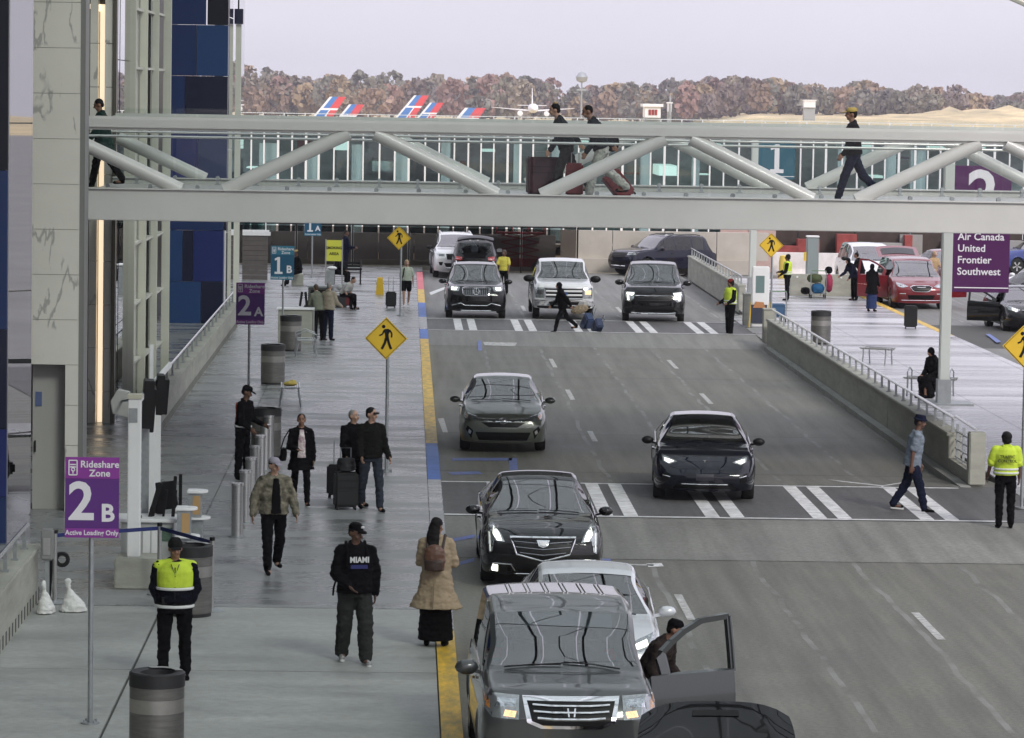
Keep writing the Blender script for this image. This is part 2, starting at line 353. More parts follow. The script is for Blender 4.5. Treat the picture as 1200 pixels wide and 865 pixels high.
# road, one strip per cast length; the raised crossings are darker, their near ramps paler
def strip(name, x0, x1, y0, y1, m, n=2, off=0.0, hf=hz):
    b = MB(); ysl = [y0+(y1-y0)*i/n for i in range(n+1)]
    b.grid([[V((x0, y, hf(y)+off)), V((x1, y, hf(y)+off))] for y in ysl]); return struct(name, b, m)
g = 0.03
for y0, y1, m in ((10, 57.65, M_ROAD), (57.7, 62.37, M_RAMP), (62.4, 68.07, M_TABLE), (68.1, 71.0, M_ROAD), (71.03, 79.0, M_ROAD), (79.04, 95, M_ROAD), (95.04, 106.45, M_ROAD), (106.5, 111.37, M_RAMP), (111.4, 117.47, M_TABLE), (117.5, 121, M_ROADF), (121.03, 151.4, M_ROADF)):
    strip('road', 0.75, 11.6 if y0 > 68 else 30, y0, y1, m, 6)
strip('road_bed', 0.7, 30, 5, 152, M_JOINT, 200, -0.05, lambda y: hz(y)-0.0)
strip('road', 17.3, 34, 68.1, 175, M_ROADF, 1, 0.0, lambda y: 0)
# pavement slabs with open joints
def slabs(name, xs, ysl, mats, z=0.15):
    root = struct(name, MB().bb(xs[0], xs[-1], ysl[0], ysl[-1], -0.3, z-0.03), M_JOINT)
    k = 0
    for j in range(len(ysl)-1):
        for i in range(len(xs)-1):
            g = 0.018; gx = g if ysl[j] < 50 else .007; me = MB().bb(xs[i]+gx, xs[i+1]-gx, ysl[j]+g, ysl[j+1]-g, z-0.029, z)
            o = me.build('slab', mats(j, i), root); k += 1
    return root
slabs('left_pavement', [-9.2, -5.2, -3.37, 0.50], [8, 22, 34, 45.1, 50.7], lambda j, i: M_WALK2)
slabs('left_pavement', [-9.2, -3.37, 0.50], [50.72, 64.7, 78.6, 92.5, 106.8, 121.2, 136, 151.3], lambda j, i: M_WALK)
slabs('right_pavement', [11.65, 13.95, 17.05], [68.1, 77, 86.4, 95.7, 105, 114.4, 123.8, 133.1, 146], lambda j, i: M_WALKR)
struct('traffic_island', MB().bb(11.62, 14.2, 60, 68.08, -0.3, 0.13), M_WALK)
struct('traffic_island', MB().bb(11.0, 11.64, 108.5, 121.5, -0.3, 0.13), M_WALK)
for y0, y1, m in ((8, 48.7, M_CYEL), (48.72, 57.0, M_WALK), (57.02, 62.4, M_WALK), (67.95, 75.0, M_CBLU), (75.02, 107, M_CYEL), (107.02, 111.4, M_CBLU), (117.5, 125.5, M_CBLU), (125.52, 134, M_CYEL), (134.02, 147, M_CRED), (62.42, 67.93, M_WALK), (111.42, 117.48, M_WALK), (147.02, 151.3, M_WALK)):
    struct('kerb', MB().bb(0.502, 0.752, y0, y1, -0.2, 0.153), m)
for y0, y1, m in ((68.1, 112, M_WALKR), (112.02, 128, M_CYEL), (128.02, 146, M_CYEL)):
    struct('kerb', MB().bb(17.052, 17.30, y0, y1, -0.2, 0.153), m)
struct('kerb', MB().bb(10.72, 10.93, 68.1, 106, -0.2, 0.13), M_CONC)
# painted markings: thin sheets following the road height
def mark(name, pts, m, off=0.005, par=None):
    b = MB(); b.add([V((x, y, hz(y)+off)) for x, y in pts], [tuple(range(len(pts)))]); return struct(name, b, m)
for Y0, Y1, Xr in ((62.45, 68.0, 10.75), (111.45, 117.4, 11.0)):
    mark('crossing_line', [(0.76, Y0+.03), (Xr, Y0+.03), (Xr, Y0+.18), (0.76, Y0+.18)], M_LINE)
    mark('crossing_line', [(0.76, Y1-.2), (Xr-.1, Y1-.2), (Xr-.1, Y1-.05), (0.76, Y1-.05)], M_LINE)
    for k, x in enumerate((1.62, 3.49, 5.37, 7.27, 9.17)):
        for dx in (0, 0.44):
            mark('crossing_bar', [(x+dx, Y0+.19), (x+dx+.25, Y0+.19), (x+dx+.25, Y1-.21), (x+dx, Y1-.21)], M_LINE, 0.007)
for X, L in ((4.2, ((51.0, 53.6), (77.4, 79.8), (88.0, 91.0), (98.4, 101.6), (124, 127))), (7.57, ((49.4, 52.0), (87.4, 90.4), (98.6, 101.8), (124, 127)))):
    for y0, y1 in L: mark('lane_dash', [(X-.06, y0), (X+.06, y0), (X+.06, y1), (X-.06, y1)], M_LINEW)
p = [G(*q) for q in ((970, 565), (1034, 576), (1084, 563), (1034, 580))]
mark('lane_arrow', [(q.x, q.y) for q in (p[0], p[3], p[2], p[1])], M_LINE)
p = [G(*q) for q in ((1012, 565.5), (1036, 568), (1026, 565.5))]
for pts, m in (([(513, 491), (520, 490), (525, 507), (519, 507)], M_LINEW), ([(596, 537), (606, 537), (607, 552), (597, 552)], M_BLUEL), ([(530, 537), (600, 537), (600, 540), (530, 540)], M_BLUEL),
               ([(700, 655), (715, 655), (720, 664), (704, 664)], M_BLUEL), ([(715, 660.5), (766, 662), (766, 663.5), (715, 662)], M_LINEW), ([(757, 661), (775, 660), (778, 664), (760, 665)], M_LINE),
               ([(560, 401), (564, 401), (565, 411), (560, 411)], M_BLUEL), ([(566, 402), (606, 403), (603, 406), (568, 405)], M_LINEW),
               ([(560, 553), (566, 558), (530, 560), (524, 555)], M_BLUEL),
               ([(503, 343), (522, 336), (524, 338), (505, 346)], M_LINE), ([(529, 635), (556, 631), (556, 634), (529, 638)], M_BLUEL), ([(533, 660), (556, 654), (556, 658), (533, 664)], M_BLUEL)):
    q = [G(*a) for a in pts]; mark('worn_mark', [(a.x, a.y) for a in reversed(q)], m)
for pts in ([(1116, 401), (1122, 402), (1130, 409), (1124, 409)], [(1155, 396), (1160, 396), (1173, 404), (1168, 405)]):
    q = [G(*a) for a in pts]; mark('worn_mark', [(a.x, a.y) for a in reversed(q)], M_BLUEL)
# ---------------------------------------------------------------- barriers with rails
def barrier(name, label, x0, x1, y0, y1, h, rail_x, slots=True, face=1, post_dy=1.2, base=0.15):
    t = thing(name, label, 'barrier', (0, 0, 0))
    n = max(1, int((y1-y0)/9)); xm = x0 if face > 0 else x1
    for k in range(n):
        a, b = y0+(y1-y0)*k/n+0.01, y0+(y1-y0)*(k+1)/n-0.01
        MB().bb(x0, x1, a, b, base-.1, h).bb(x0-.04, x1+.04, a, b, h+.001, h+.07).build('wall_section', M_BARR, t, bev=0.015)
    r = MB(); r.tube([(rail_x, y0+.2, h+.36), (rail_x, y1-.2, h+.36)], 0.032)
    r.build('handrail', M_RAIL, t)
    ps = MB().bar((rail_x, 0, 0), (rail_x, 0, .29), .05, .03).bb(rail_x-.05, rail_x+.05, -.05, .05, 0, .02).mesh('post', M_GALV)
    k = 0; y = y0+.35
    while y < y1-.1 and k < 60: link('post', ps, t, (0, y, h+.07)); y += post_dy; k += 1
    if slots:
        s = MB(); y = y0+.2; fx = x1 if face > 0 else x0
        while y < y1: s.bb(fx-.05, fx+.006*face if face > 0 else fx+.05, y, y+.1, base+.02, base+.2); y += .38
        o = s.build('drain_slots', M_JOINT, t); o['kind'] = 'stuff'
    return t
barrier('barrier_wall', 'low concrete barrier with steel rail at the near left edge of the pavement', -5.45, -5.16, 20, 51.0, 0.92, -5.30)
barrier('barrier_wall', 'long concrete barrier with brackets and rail beside the blue panelled wall', -5.43, -5.15, 76.2, 111, 0.86, -5.29, post_dy=1.9)
barrier('barrier_wall', 'concrete barrier with steel rail between the road and the right pavement', 10.95, 11.2, 71.2, 107.5, 0.80, 11.08, slots=False)
barrier('barrier_wall', 'farther concrete barrier with rail beside the dark blue car', 11.62, 11.85, 124, 146.5, 0.95, 11.73, slots=False)
# open rail at the near end of the right barrier
t = thing('end_railing', 'open steel railing with four bars and concrete end pillar at the crossing', 'railing', (11.08, 68.5, .13))
MB().bb(-.16, .16, -.16, .16, 0, 1.02).build('pillar', M_BARR, t, bev=.02)
for i in range(4):
    MB().tube([(0, .17, .3+.17*i), (0, 2.65, .28+.17*i)], .014, 6).build('bar', M_GALV, t)
for y in (.8, 1.6, 2.4): MB().bar((0, y, 0), (0, y, .95), .05, .03).build('post', M_GALV, t)
MB().tube([(0, .1, 1.06), (0, 2.7, 1.08)], .03).build('handrail', M_RAIL, t)
MB().bb(-.12, .12, .17, 2.68, 0, .24).build('footing', M_BARR, t)
# ---------------------------------------------------------------- back wall and fences
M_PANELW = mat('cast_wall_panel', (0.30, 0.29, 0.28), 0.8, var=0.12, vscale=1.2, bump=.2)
M_PANELB = mat('cast_wall_panel_pale', (0.50, 0.46, 0.41), 0.8, var=0.10, vscale=1.2, bump=.2)  # paler copy of the wall panel, sunlight put into its colour
M_SCREEN = glass('fence_screen', (0.5, 0.48, 0.47), 0.03, rough=.6)
t = thing('back_wall', 'concrete panel wall closing the roadway behind the dark mesh fence', 'wall', (0, 0, 0))
x = -8.6
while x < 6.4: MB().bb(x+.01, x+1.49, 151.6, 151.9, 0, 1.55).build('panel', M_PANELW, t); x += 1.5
MB().bb(-8.6, 6.4, 151.45, 151.95, 0, .42).build('plinth', M_BARR, t)
t = thing('back_wall', 'sunlit beige panel wall behind the dark blue car', 'wall', (0, 0, 0))
x = 6.6
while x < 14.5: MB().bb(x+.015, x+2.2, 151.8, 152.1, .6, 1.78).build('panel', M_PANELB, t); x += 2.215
MB().bb(6.6, 14.6, 151.6, 152.12, 0, .6).build('plinth', M_PANELB, t)
t = thing('mesh_fence', 'chain link fence with dark mesh screen in front of the back wall', 'fence', (0, 0, 0))
x = -6.9
while x < 7.6:
    MB().cyl((x, 150.4, 0), (x, 150.4, 1.95), .035, n=8).build('post', M_BLACK, t)
    if x < 6.3: MB().bb(x+.05, x+2.3, 150.38, 150.39, .25, 1.85).build('screen', M_SCREEN, t)
    x += 2.36
MB().tube([(-6.9, 150.4, 1.93), (7.2, 150.4, 1.93)], .03, 6).build('top_rail', M_BLACK, t)
t = thing('slatted_wall', 'dark brown ribbed wall at the far left end of the pavement', 'wall', (0, 0, 0))
for i in range(9): MB().bb(-8.2, -5.3, 139.0, 139.2, .15+.19*i, .325+.19*i).build('board', mat('brown_board', (.10, .085, .08), .7, var=.2), t)
MB().bb(-8.3, -5.2, 138.95, 139.25, 1.87, 2.0).build('coping', M_WHITE, t)
# pavement end window with white frame above the slatted wall
t = thing('end_window', 'white framed window band above the ribbed wall at the far left', 'window', (0, 139.1, 2.01))
for i in range(3):
    MB().bb(-8.2+.95*i, -7.32+.95*i, -.02, .02, .1, 2.3).build('pane', glass('teal_glass', (.45, .60, .60), .8, boost=.1), t)
    MB().bb(-7.31+.95*i, -7.26+.95*i, -.06, .06, .07, 2.3).build('mullion', M_WHITE, t)
MB().bb(-8.25, -5.25, -.08, .08, .0, .07).build('sill', M_WHITE, t)
# construction side on the right
M_REDB = mat('red_shutter', (0.28, 0.05, 0.045), .7, var=.35, vscale=2)
M_DKB = mat('dark_hoarding', (0.05, 0.035, 0.03), .8, var=.4, vscale=1.5)
t = thing('hoarding', 'dark brown site hoarding with red forms behind the white barriers', 'wall', (0, 0, 0))
for i in range(12):
    x = 14.9+2.5*i
    MB().bb(x, x+2.44, 158, 158.2, 0, 2.0).build('panel', M_DKB, t)
random.seed(3)
for i in range(26):
    x = 16+random.random()*20; w = .3+random.random()*.9; h = .5+random.random()*.9
    MB().bb(x, x+w, 157.0+i*.03, 157.6+i*.03, .3, .3+h).build('red_form', M_REDB if i % 3 else M_PANELW, t)
t = thing('site_wall', 'pinkish poured wall section at the start of the building site', 'wall', (0, 0, 0))
for i in range(2): MB().bb(13.6+1.2*i, 14.78+1.2*i, 154, 154.3, 0, 2.2).build('panel', mat('pink_wall', (.50, .36, .33), .8, var=.15), t)
MB().bb(14.15, 14.75, 153.6, 153.8, .2, 1.5).build('red_shutter', mat('faded_red', (.45, .12, .10), .7, var=.3, vscale=8), t)
JB = [(-.30, 0), (.30, 0), (.30, .12), (.15, .32), (.10, .82), (-.10, .82), (-.15, .32), (-.30, .12)]
def jersey(X, Y, m, label, L=2.0, rz=0, z=0):
    o = MB().prism([(a, b) for a, b in JB], L, R4((-L/2, 0, 0), pi/2, 0, pi/2)).build('jersey_barrier', m, bev=.01)
    o.location = (X, Y, z); o.rotation_euler = (0, 0, rz); tag(o, label, 'barrier', 'white barriers of the building site'); return o
M_JW = mat('barrier_white', (.75, .70, .70), .6, var=.15, vscale=3); M_JR = mat('barrier_orange', (.75, .16, .08), .6, var=.1)
for i, (px, py, m, lab) in enumerate(((930, 327, M_JW, 'white site barrier left of the grey cabinet'), (985, 328, M_JW, 'white site barrier just right of the grey cabinet'), (1012, 333, M_JW, 'white site barrier with a dark crack behind the luggage cart'), (1046, 330, M_JW, 'white site barrier behind the raised red tailgate'), (1075, 331, M_JW, 'white site barrier left of the tall purple sign'))):
    q = G(px, py); jersey(q.x, q.y, m, lab, 1.9, rad(-4+i*2)).scale = (1, 1, 1.35)
q = G(918, 328); o = MB().lathe([(.24, 0), (.24, .25), (.2, .27), (.2, .75), (.16, 1.0), (.1, 1.02)], n=14).build('traffic_drum', mat('drum_yellow', (.75, .55, .1), .5)); o.location = q; tag(o, 'yellow and white traffic drum at the left end of the site barriers', 'traffic drum')
q = G(951, 335)
t = thing('utility_cabinet', 'tall grey utility cabinet standing behind the luggage cart', 'cabinet', q)
MB().bb(-.24, .24, -.2, .2, 0, 1.95).build('cabinet_body', mat('cabinet_grey', (.22, .26, .26), .5), t, bev=.03); MB().bb(-.26, .26, -.22, .22, 1.951, 2.02).build('lid', M_WHITE, t, bev=.02); MB().bb(-.33, -.25, -.15, .1, 1.0, 1.35).build('yellow_box', M_YEL, t)
# low grey wall with holes in front of it
t = thing('planter_wall', 'low grey concrete wall with round holes behind the luggage cart', 'wall', (0, 0, 0))
for i in range(4):
    x = 14.45+1.15*i; MB().bb(x, x+1.13, 133.6, 133.9, .15, .95).build('wall_block', M_BARR, t)
for i in range(5): MB().cyl((14.7+.55*i, 133.58, .85), (14.7+.55*i, 133.61, .85), .04, n=10).build('hole', M_WHITE, t)
# red lift and scaffold behind the fence
t = thing('scissor_lift', 'dark red scissor lift parked behind the mesh fence', 'lift', (4.85, 151.0, 0))
M_RED = mat('machine_red', (.30, .03, .035), .5, var=.2)
MB().bb(-1.0, 1.0, -.25, .25, .25, .6).build('chassis', M_RED, t)
for x in (-.75, .75): MB().cyl((x, -.3, .25), (x, .3, .25), .25, n=14).build('wheel', M_RUB, t)
for k in range(3):
    z = .65+.32*k; MB().bar((-.8, -.27, z), (.8, -.27, z+.3), .06).bar((-.8, -.27, z+.3), (.8, -.27, z), .06).build('scissor_arm', M_RED, t)
MB().bb(-1.05, 1.05, -.3, .3, 1.62, 1.7).build('platform', M_RED, t)
for x in (-1.0, -.33, .33, 1.0): MB().bar((x, -.3, 1.7), (x, -.3, 2.35), .05).build('guard_post', M_RED, t)
for z in (2.0, 2.33): MB().bar((-1.0, -.3, z), (1.0, -.3, z), .05).build('guard_rail', M_RED, t)
# ---------------------------------------------------------------- glass concourse behind the bridge
M_TEAL = glass('concourse_glass', (.78, .86, .87), .6, boost=.05, single=True)
t = thing('glass_concourse', 'long low glass concourse with white mullions behind the footbridge', 'building', (0, 0, 0))
YC = 175.0; ZB, ZT = .35, 5.95
random.seed(11)
x = -9.5; k = 0
while x < 33:
    w = random.choice((.68, .74, .80, .62))
    MB().bb(x+.03, x+w-.03, YC-.01+random.uniform(-.01, .01), YC+.01, ZB, ZT-.12).build('pane', M_TEAL, t)
    mw = random.choice((.07, .08, .11))
    MB().bb(x-mw/2, x+mw/2, YC-.12, YC+.05, ZB-.1, ZT).build('mullion', M_WHITE, t)
    x += w; k += 1
MB().bb(-9.6, 33.2, YC-.14, YC+.1, ZT+.003, ZT+.10).build('roof_edge', M_WHITE, t)
MB().bb(-9.6, 33.2, YC-.14, YC+.1, ZB-.16, ZB-.10).build('sill', M_WHITE, t)
MB().bb(-9.6, 33.2, YC+.1, YC+7.9, ZT-.2, ZT).build('roof', M_GALV, t)
M_IN = mat('concourse_inner_wall', (.42, .48, .48), .6, var=.5, vscale=.5, stretch=(1, 1, 2))
MB().bb(-9.6, 33.2, YC+7.5, YC+7.8, -2, ZT-.25).build('rear_wall', M_IN, t)
for z in (.25, 2.9): MB().bb(-9.6, 33.2, YC+.3, YC+7.4, z-.2, z).build('floor', M_CONC, t)
M_INL = mat('inner_strip_light', (1, 1, 1), .5, emis=(.75, .95, .85), estr=.9)
random.seed(21)
for i in range(46):
    x = -9+i*.9+random.uniform(-.3, .3); z = random.choice((2.0, 2.5, 4.6, 5.1, 3.6)); w = random.uniform(.3, 1.3)
    MB().bb(x, x+w, YC+random.uniform(1, 6), YC+6.2, z, z+random.choice((.06, .12, .5))).build('wall_fitting', random.choice((M_INL, M_INL, M_REDB, M_IN, M_WHITE, M_NAVY)), t)
for px, w in ((314, .85), (365, .55), (418, .50), (470, .62), (522, .45), (605, .3), (652, .5), (756, .5), (815, .35), (985, .35), (1043, .5), (1075, .75)):
    q = A(px, 200, YC+1.2); MB().bb(q.x-w/2, q.x+w/2, YC+.9, YC+1.5, ZB, 4.9 if px < 500 else ZT-.25).build('column', M_WHITE, t)
for i in range(40):      # small posts standing on the roof edge
    x = -8+i*1.02; MB().bar((x, YC, ZT+.1), (x+.02, YC, ZT+.42), .05).build('roof_post', M_WHITE, t)
MB().bar((-8, YC, ZT+.43), (32, YC, ZT+.43), .03).build('roof_rail', M_WHITE, t)
# ---------------------------------------------------------------- airfield
def tail(px, py, Y, s, lab, w=1.0):
    q = A(px, py, Y); t = thing('parked_airliner', lab, 'airliner', (q.x, Y, q.z))
    MW = mat('aircraft_white', (.80, .80, .82), .35); MBl = mat('livery_blue', (.07, .20, .50), .4); MR = mat('livery_red', (.62, .08, .09), .4)
    # fin seen from the side, nose to the left; coordinates in metres, top of fin at z = 0
    def fin(u, v): return (-1.35+u*2.7*w-(1-v)*4.6*(1-.22*u), -5.6*(1-v))
    def quad(u0, u1, v0, v1, m, d=.34, off=0):
        pts = [fin(u0, v0), fin(u1, v0), fin(u1, v1), fin(u0, v1)]
        b = MB(); y0, y1 = -d/2-off, d/2+off
        b.add([V((x*s, y0, z*s)) for x, z in pts]+[V((x*s, y1, z*s)) for x, z in pts], [(0, 1, 2, 3), (7, 6, 5, 4), (0, 4, 5, 1), (1, 5, 6, 2), (2, 6, 7, 3), (3, 7, 4, 0)])
        return b, m
    b, m = quad(0, 1, 0, 1, MW); b.build('tail_fin', m, t)
    for u0, u1, v0, v1, m in ((.16, .52, .66, 1, MBl), (.52, 1, .66, 1, MR), (.12, .55, .26, .60, MBl), (.62, 1, .26, .60, MR), (.5, 1, 0, .22, MBl)):
        b, m = quad(u0, u1, v0, v1, m, off=.02); b.build('fin_stripe', m, t)
    f = MB(); prof = [(-32, .1), (-30.5, 1.1), (-27, 1.9), (-22, 2.0), (-4, 2.0), (2, 1.3), (6, .35)]
    o0 = len(f.v); n = 14
    f.tube([(x*s, 0, (-7.5+(0.5 if x > 0 else 0)+(.4 if x > 5 else 0))*s) for x, r in prof], [r*s for x, r in prof], n=14)
    f.build('fuselage', MW, t)
    MB().add([V((-.5*s, a*.5*s, -6.6*s)) for a in (1,)]+[V((3*s, .5*s, -6.6*s)), V((5.2*s, 6.5*s, -6.1*s)), V((3.6*s, 6.5*s, -6.1*s))], [(0, 1, 2, 3), (3, 2, 1, 0)]).add([V((-.5*s, -.5*s, -6.6*s)), V((3*s, -.5*s, -6.6*s)), V((5.2*s, -6.5*s, -6.1*s)), V((3.6*s, -6.5*s, -6.1*s))], [(3, 2, 1, 0), (0, 1, 2, 3)]).build('tailplane', MW, t)
    MB().add([V((-20*s, 2*s, -8.6*s)), V((-13*s, 2*s, -8.6*s)), V((-8*s, 16*s, -7.8*s)), V((-10.4*s, 16*s, -7.8*s)), V((-20*s, -2*s, -8.6*s)), V((-13*s, -2*s, -8.6*s)), V((-8*s, -16*s, -7.8*s)), V((-10.4*s, -16*s, -7.8*s))], [(0, 1, 2, 3), (3, 2, 1, 0), (7, 6, 5, 4), (4, 5, 6, 7)]).build('wing', MW, t)
    for a in (5.2, -5.2): MB().cyl((-21*s, a*s, -9.6*s), (-16.5*s, a*s, -9.6*s), 1.15*s, .9*s, 14).build('engine', MW, t)
    for x, y in ((-27, 0), (-12.5, 2.6), (-12.5, -2.6)): MB().bar((x*s, y*s, -9*s), (x*s, y*s, -11.6*s), .4*s).build('landing_gear', M_DKMET, t)
    return t
tail(396, 113.5, 600, 1.0, 'airliner with red and blue tail fin, leftmost and tallest of the parked jets')
tail(418, 122.5, 640, 1.0, 'airliner whose low red and blue fin overlaps the leftmost jet')
tail(494, 112, 620, 0.95, 'airliner with tall red and blue fin in the middle of the parked jets')
tail(512, 120.5, 660, 0.95, 'airliner with red and blue fin just right of the middle jet')
tail(553, 126.5, 700, 1.0, 'airliner with the lowest red and blue fin, nearest the truss peak on the right', 1.5)
def nose_on(px, py, Y, s, lab):
    q = A(px, py, Y); t = thing('parked_airliner', lab, 'airliner', (q.x, Y, q.z)); MW = MATS['aircraft_white']
    MB().tube([(0, -9*s, -.5*s), (0, -8*s, -.3*s), (0, -5*s, 0), (0, 10*s, 0), (0, 18*s, .8*s)], [.2*s, 1.1*s, 1.9*s, 1.9*s, .4*s], 16).build('fuselage', MW, t)
    MB().add([V((-.18*s, 12*s, 1.5*s)), V((.18*s, 12*s, 1.5*s)), V((.08*s, 16*s, 8.2*s)), V((-.08*s, 16*s, 8.2*s)), V((-.18*s, 17*s, 1.5*s)), V((.18*s, 17*s, 1.5*s)), V((.08*s, 18*s, 8.2*s)), V((-.08*s, 18*s, 8.2*s))], [(0, 1, 2, 3), (5, 4, 7, 6), (0, 3, 7, 4), (1, 5, 6, 2), (3, 2, 6, 7)]).build('tail_fin', MW, t)
    for a in (1, -1):
        MB().bb(min(0, a*6*s), max(0, a*6*s), 14*s, 17*s, 1.0*s, 1.25*s).build('tailplane', MW, t)
        MB().add([V((a*1.5*s, -1*s, -1.2*s)), V((a*1.5*s, 5*s, -1.2*s)), V((a*17*s, 8*s, .1*s)), V((a*17*s, 6*s, .1*s)), V((a*1.5*s, -1*s, -.6*s)), V((a*1.5*s, 5*s, -.6*s)), V((a*17*s, 8*s, .25*s)), V((a*17*s, 6*s, .25*s))], [(0, 1, 2, 3), (7, 6, 5, 4), (0, 4, 5, 1), (3, 7, 4, 0), (1, 5, 6, 2), (2, 6, 7, 3)]).build('wing', MW, t)
        MB().cyl((a*5.4*s, -3*s, -2.1*s), (a*5.4*s, 1*s, -2.1*s), 1.1*s, n=12).build('engine', MW, t)
    MB().bar((0, -5*s, -2*s), (0, -5*s, -4*s), .4*s).build('landing_gear', M_DKMET, t)
nose_on(625, 127, 760, .52, 'white airliner seen nose on left of the two travellers')
M_VAN = M_WHITE
def shed(px, py, Y, w, h, lab, cat='cabin', grille=True):
    q = A(px, py, Y); t = thing('ground_cabin', lab, cat, (q.x, Y, q.z))
    MB().bb(-w/2, w/2, 0, 3, 0, h).build('cabin_wall', M_WHITE, t); MB().bb(-w/2-.2, w/2+.2, -.2, 3.2, h+.01, h+.25).build('roof', M_WHITE, t)
    if grille:
        for k in range(3): MB().bb(-w*.28+k*w*.2, -w*.12+k*w*.2, -.06, .0, h*.25, h*.75).build('louvre', M_REDB, t)
    MB().bb(-w/2, w/2, .5, 2.5, -3, -.01).build('base', M_GALV, t)
shed(765, 138, 300, 1.3, .9, 'white ground power cabin with brown louvres left of the dirt mound')
shed(949, 126, 820, 2.6, 1.5, 'white van shaped cabin at the edge of the pale field', grille=False)
shed(785, 131, 700, .7, 1.6, 'small white box below a thin mast beside the dirt mound', grille=False)
def mast(px, py0, py1, Y, lab, head=True):
    a, b = A(px, py1, Y), A(px, py0, Y); t = thing('radar_mast', lab, 'mast', a)
    h = b.z-a.z; MB().cyl((0, 0, 0), (0, 0, h), .28, .16, 8).build('pole', M_GALV, t)
    if head:
        MB().lathe([(.3, h-.2), (1.3, h+.2), (1.5, h+1.2), (.9, h+2.2), (.2, h+2.5)], n=12).build('radar_head', M_GALV, t)
        MB().bb(-1.3, 1.3, -.2, .2, h-2.2, h-1.8).build('platform', M_GALV, t)
mast(681, 96, 138, 900, 'lighting mast with rounded head between the two travellers'); mast(785, 112, 135, 700, 'thin pointed mast left of the dirt mound', False)
# far wood: leaf clumps on a rough row of crowns
TREE = mat('autumn_leaves', (.2, .15, .1), .8)
def mktree():
    m = TREE; N = m.node_tree.nodes; L = m.node_tree.links; b = N['Principled BSDF']
    a = N.new('ShaderNodeVertexColor'); a.layer_name = 'leaf'; L.new(a.outputs[0], b.inputs['Base Color'])
mktree(); random.seed(5)
vs, fs, cs = [], [], []
PAL = [(.30, .17, .08), (.26, .10, .07), (.36, .24, .09), (.12, .12, .06), (.10, .11, .08), (.16, .10, .08), (.20, .16, .09), (.32, .14, .08), (.14, .13, .12), (.08, .10, .06)]
for k in range(560):
    Y = 1260+random.random()*240+(k % 3)*30; X = -130+random.random()*450*(Y/1300)
    if X > 0.9*Y*.2: Y += 60
    base = max(terr(X, Y), -3)-1; topn = 13.0+6.0*noise.noise(V((X*.02, 3, 1)))+2.0*noise.noise(V((X*.1, Y*.02, 7)))-max(0, (X-20)*.008)
    H = (topn-base)*random.uniform(.60, 1.07); r = random.uniform(4.5, 8.5); c = random.choice(PAL); sh = random.uniform(.75, 1.2)
    for j in range(190):
        u = random.random(); th = random.random()*2*pi; rr = r*sqrt(max(0, 1-(2*u-1)**2))*random.uniform(.6, 1.08)*(0.8+.4*noise.noise(V((th*1.5+k, u*3, k))))
        p = V((X+rr*cos(th), Y+rr*sin(th), base+H*(.22+.80*u)))
        s = random.uniform(.5, 1.25); q = Euler((random.random()*6, random.random()*6, random.random()*6)).to_matrix()
        o = len(vs); vs += [p+q @ V((-s, -s*.6, 0)), p+q @ V((s*.8, -s*.7, 0)), p+q @ V((s, s*.5, 0)), p+q @ V((0, s, 0)), p+q @ V((-s*.9, s*.5, .3))]
        fs.append((o, o+1, o+2, o+3, o+4)); g = sh*random.uniform(.88, 1.15); cs.append(tuple(.55*a*g+.45*(.27, .235, .215)[i_]*g for i_, a in enumerate(c))+(1,))  # leaf colours mixed with grey: distance haze painted in
me = bpy.data.meshes.new('far_wood'); me.from_pydata([tuple(p) for p in vs], [], fs); me.materials.append(TREE)
ca = me.color_attributes.new('leaf', 'FLOAT_COLOR', 'CORNER')
import array
buf = array.array('f')
for c in cs: buf.extend(c*5)
ca.data.foreach_set('color', buf)
o = link('far_wood', me); tag(o, 'autumn wood in brown, rust and dull green beyond the airfield', 'trees', kind='stuff')
# scrub and lower hedges at the wood's foot
# ---------------------------------------------------------------- footbridge
YN, YF = 69.0, 77.5
t = thing('footbridge', 'pale steel truss footbridge with glass sides spanning the roadway', 'bridge', (0, 0, 0))
BX0, BX1 = -6.3, 26.0
M_UND = mat('bridge_soffit', (.30, .31, .30), .6)
for Y, nm in ((YN, 'near'), (YF, 'far')):
    MB().bb(BX0, BX1, Y-.14, Y+.14, 4.96, 5.55).build('bottom_beam', M_WSTEEL, t, bev=.012)
    MB().bb(BX0, BX1, Y-.19, Y+.15, 5.556, 5.58).build('beam_cap', M_WSTEEL, t)
    MB().bb(BX0, BX1, Y-.13, Y+.13, 6.69, 6.95).build('top_chord', M_WSTEEL, t, bev=.05)
    xs = [-6.93+6.08*i for i in range(6)]
    for i, x in enumerate(xs):
        for s in (-1, 1):
            xb = x+s*2.62; 
            if xb < BX0 and s < 0: continue
            a = V((x+s*.25, Y, 6.70)); b = V((xb, Y, 5.56))
            if i == 0: a = V((-6.2, Y, 6.42))
            MB().cyl(a, b, .135, n=20).build('diagonal', M_WSTEEL, t)
MB().bb(BX0, BX1, YN+.2, YF-.2, 5.30, 5.42).build('deck', M_UND, t)
MB().bb(BX0, BX1, YN+.45, YF-.45, 5.422, 5.45).build('walkway', mat('walkway_terrazzo', (.42, .42, .40), .35, var=.1), t)
x = BX0
while x < BX1-.5: MB().bb(x, x+.12, YN+.16, YF-.16, 5.05, 5.298).build('cross_beam', M_UND, t); x += 2.02
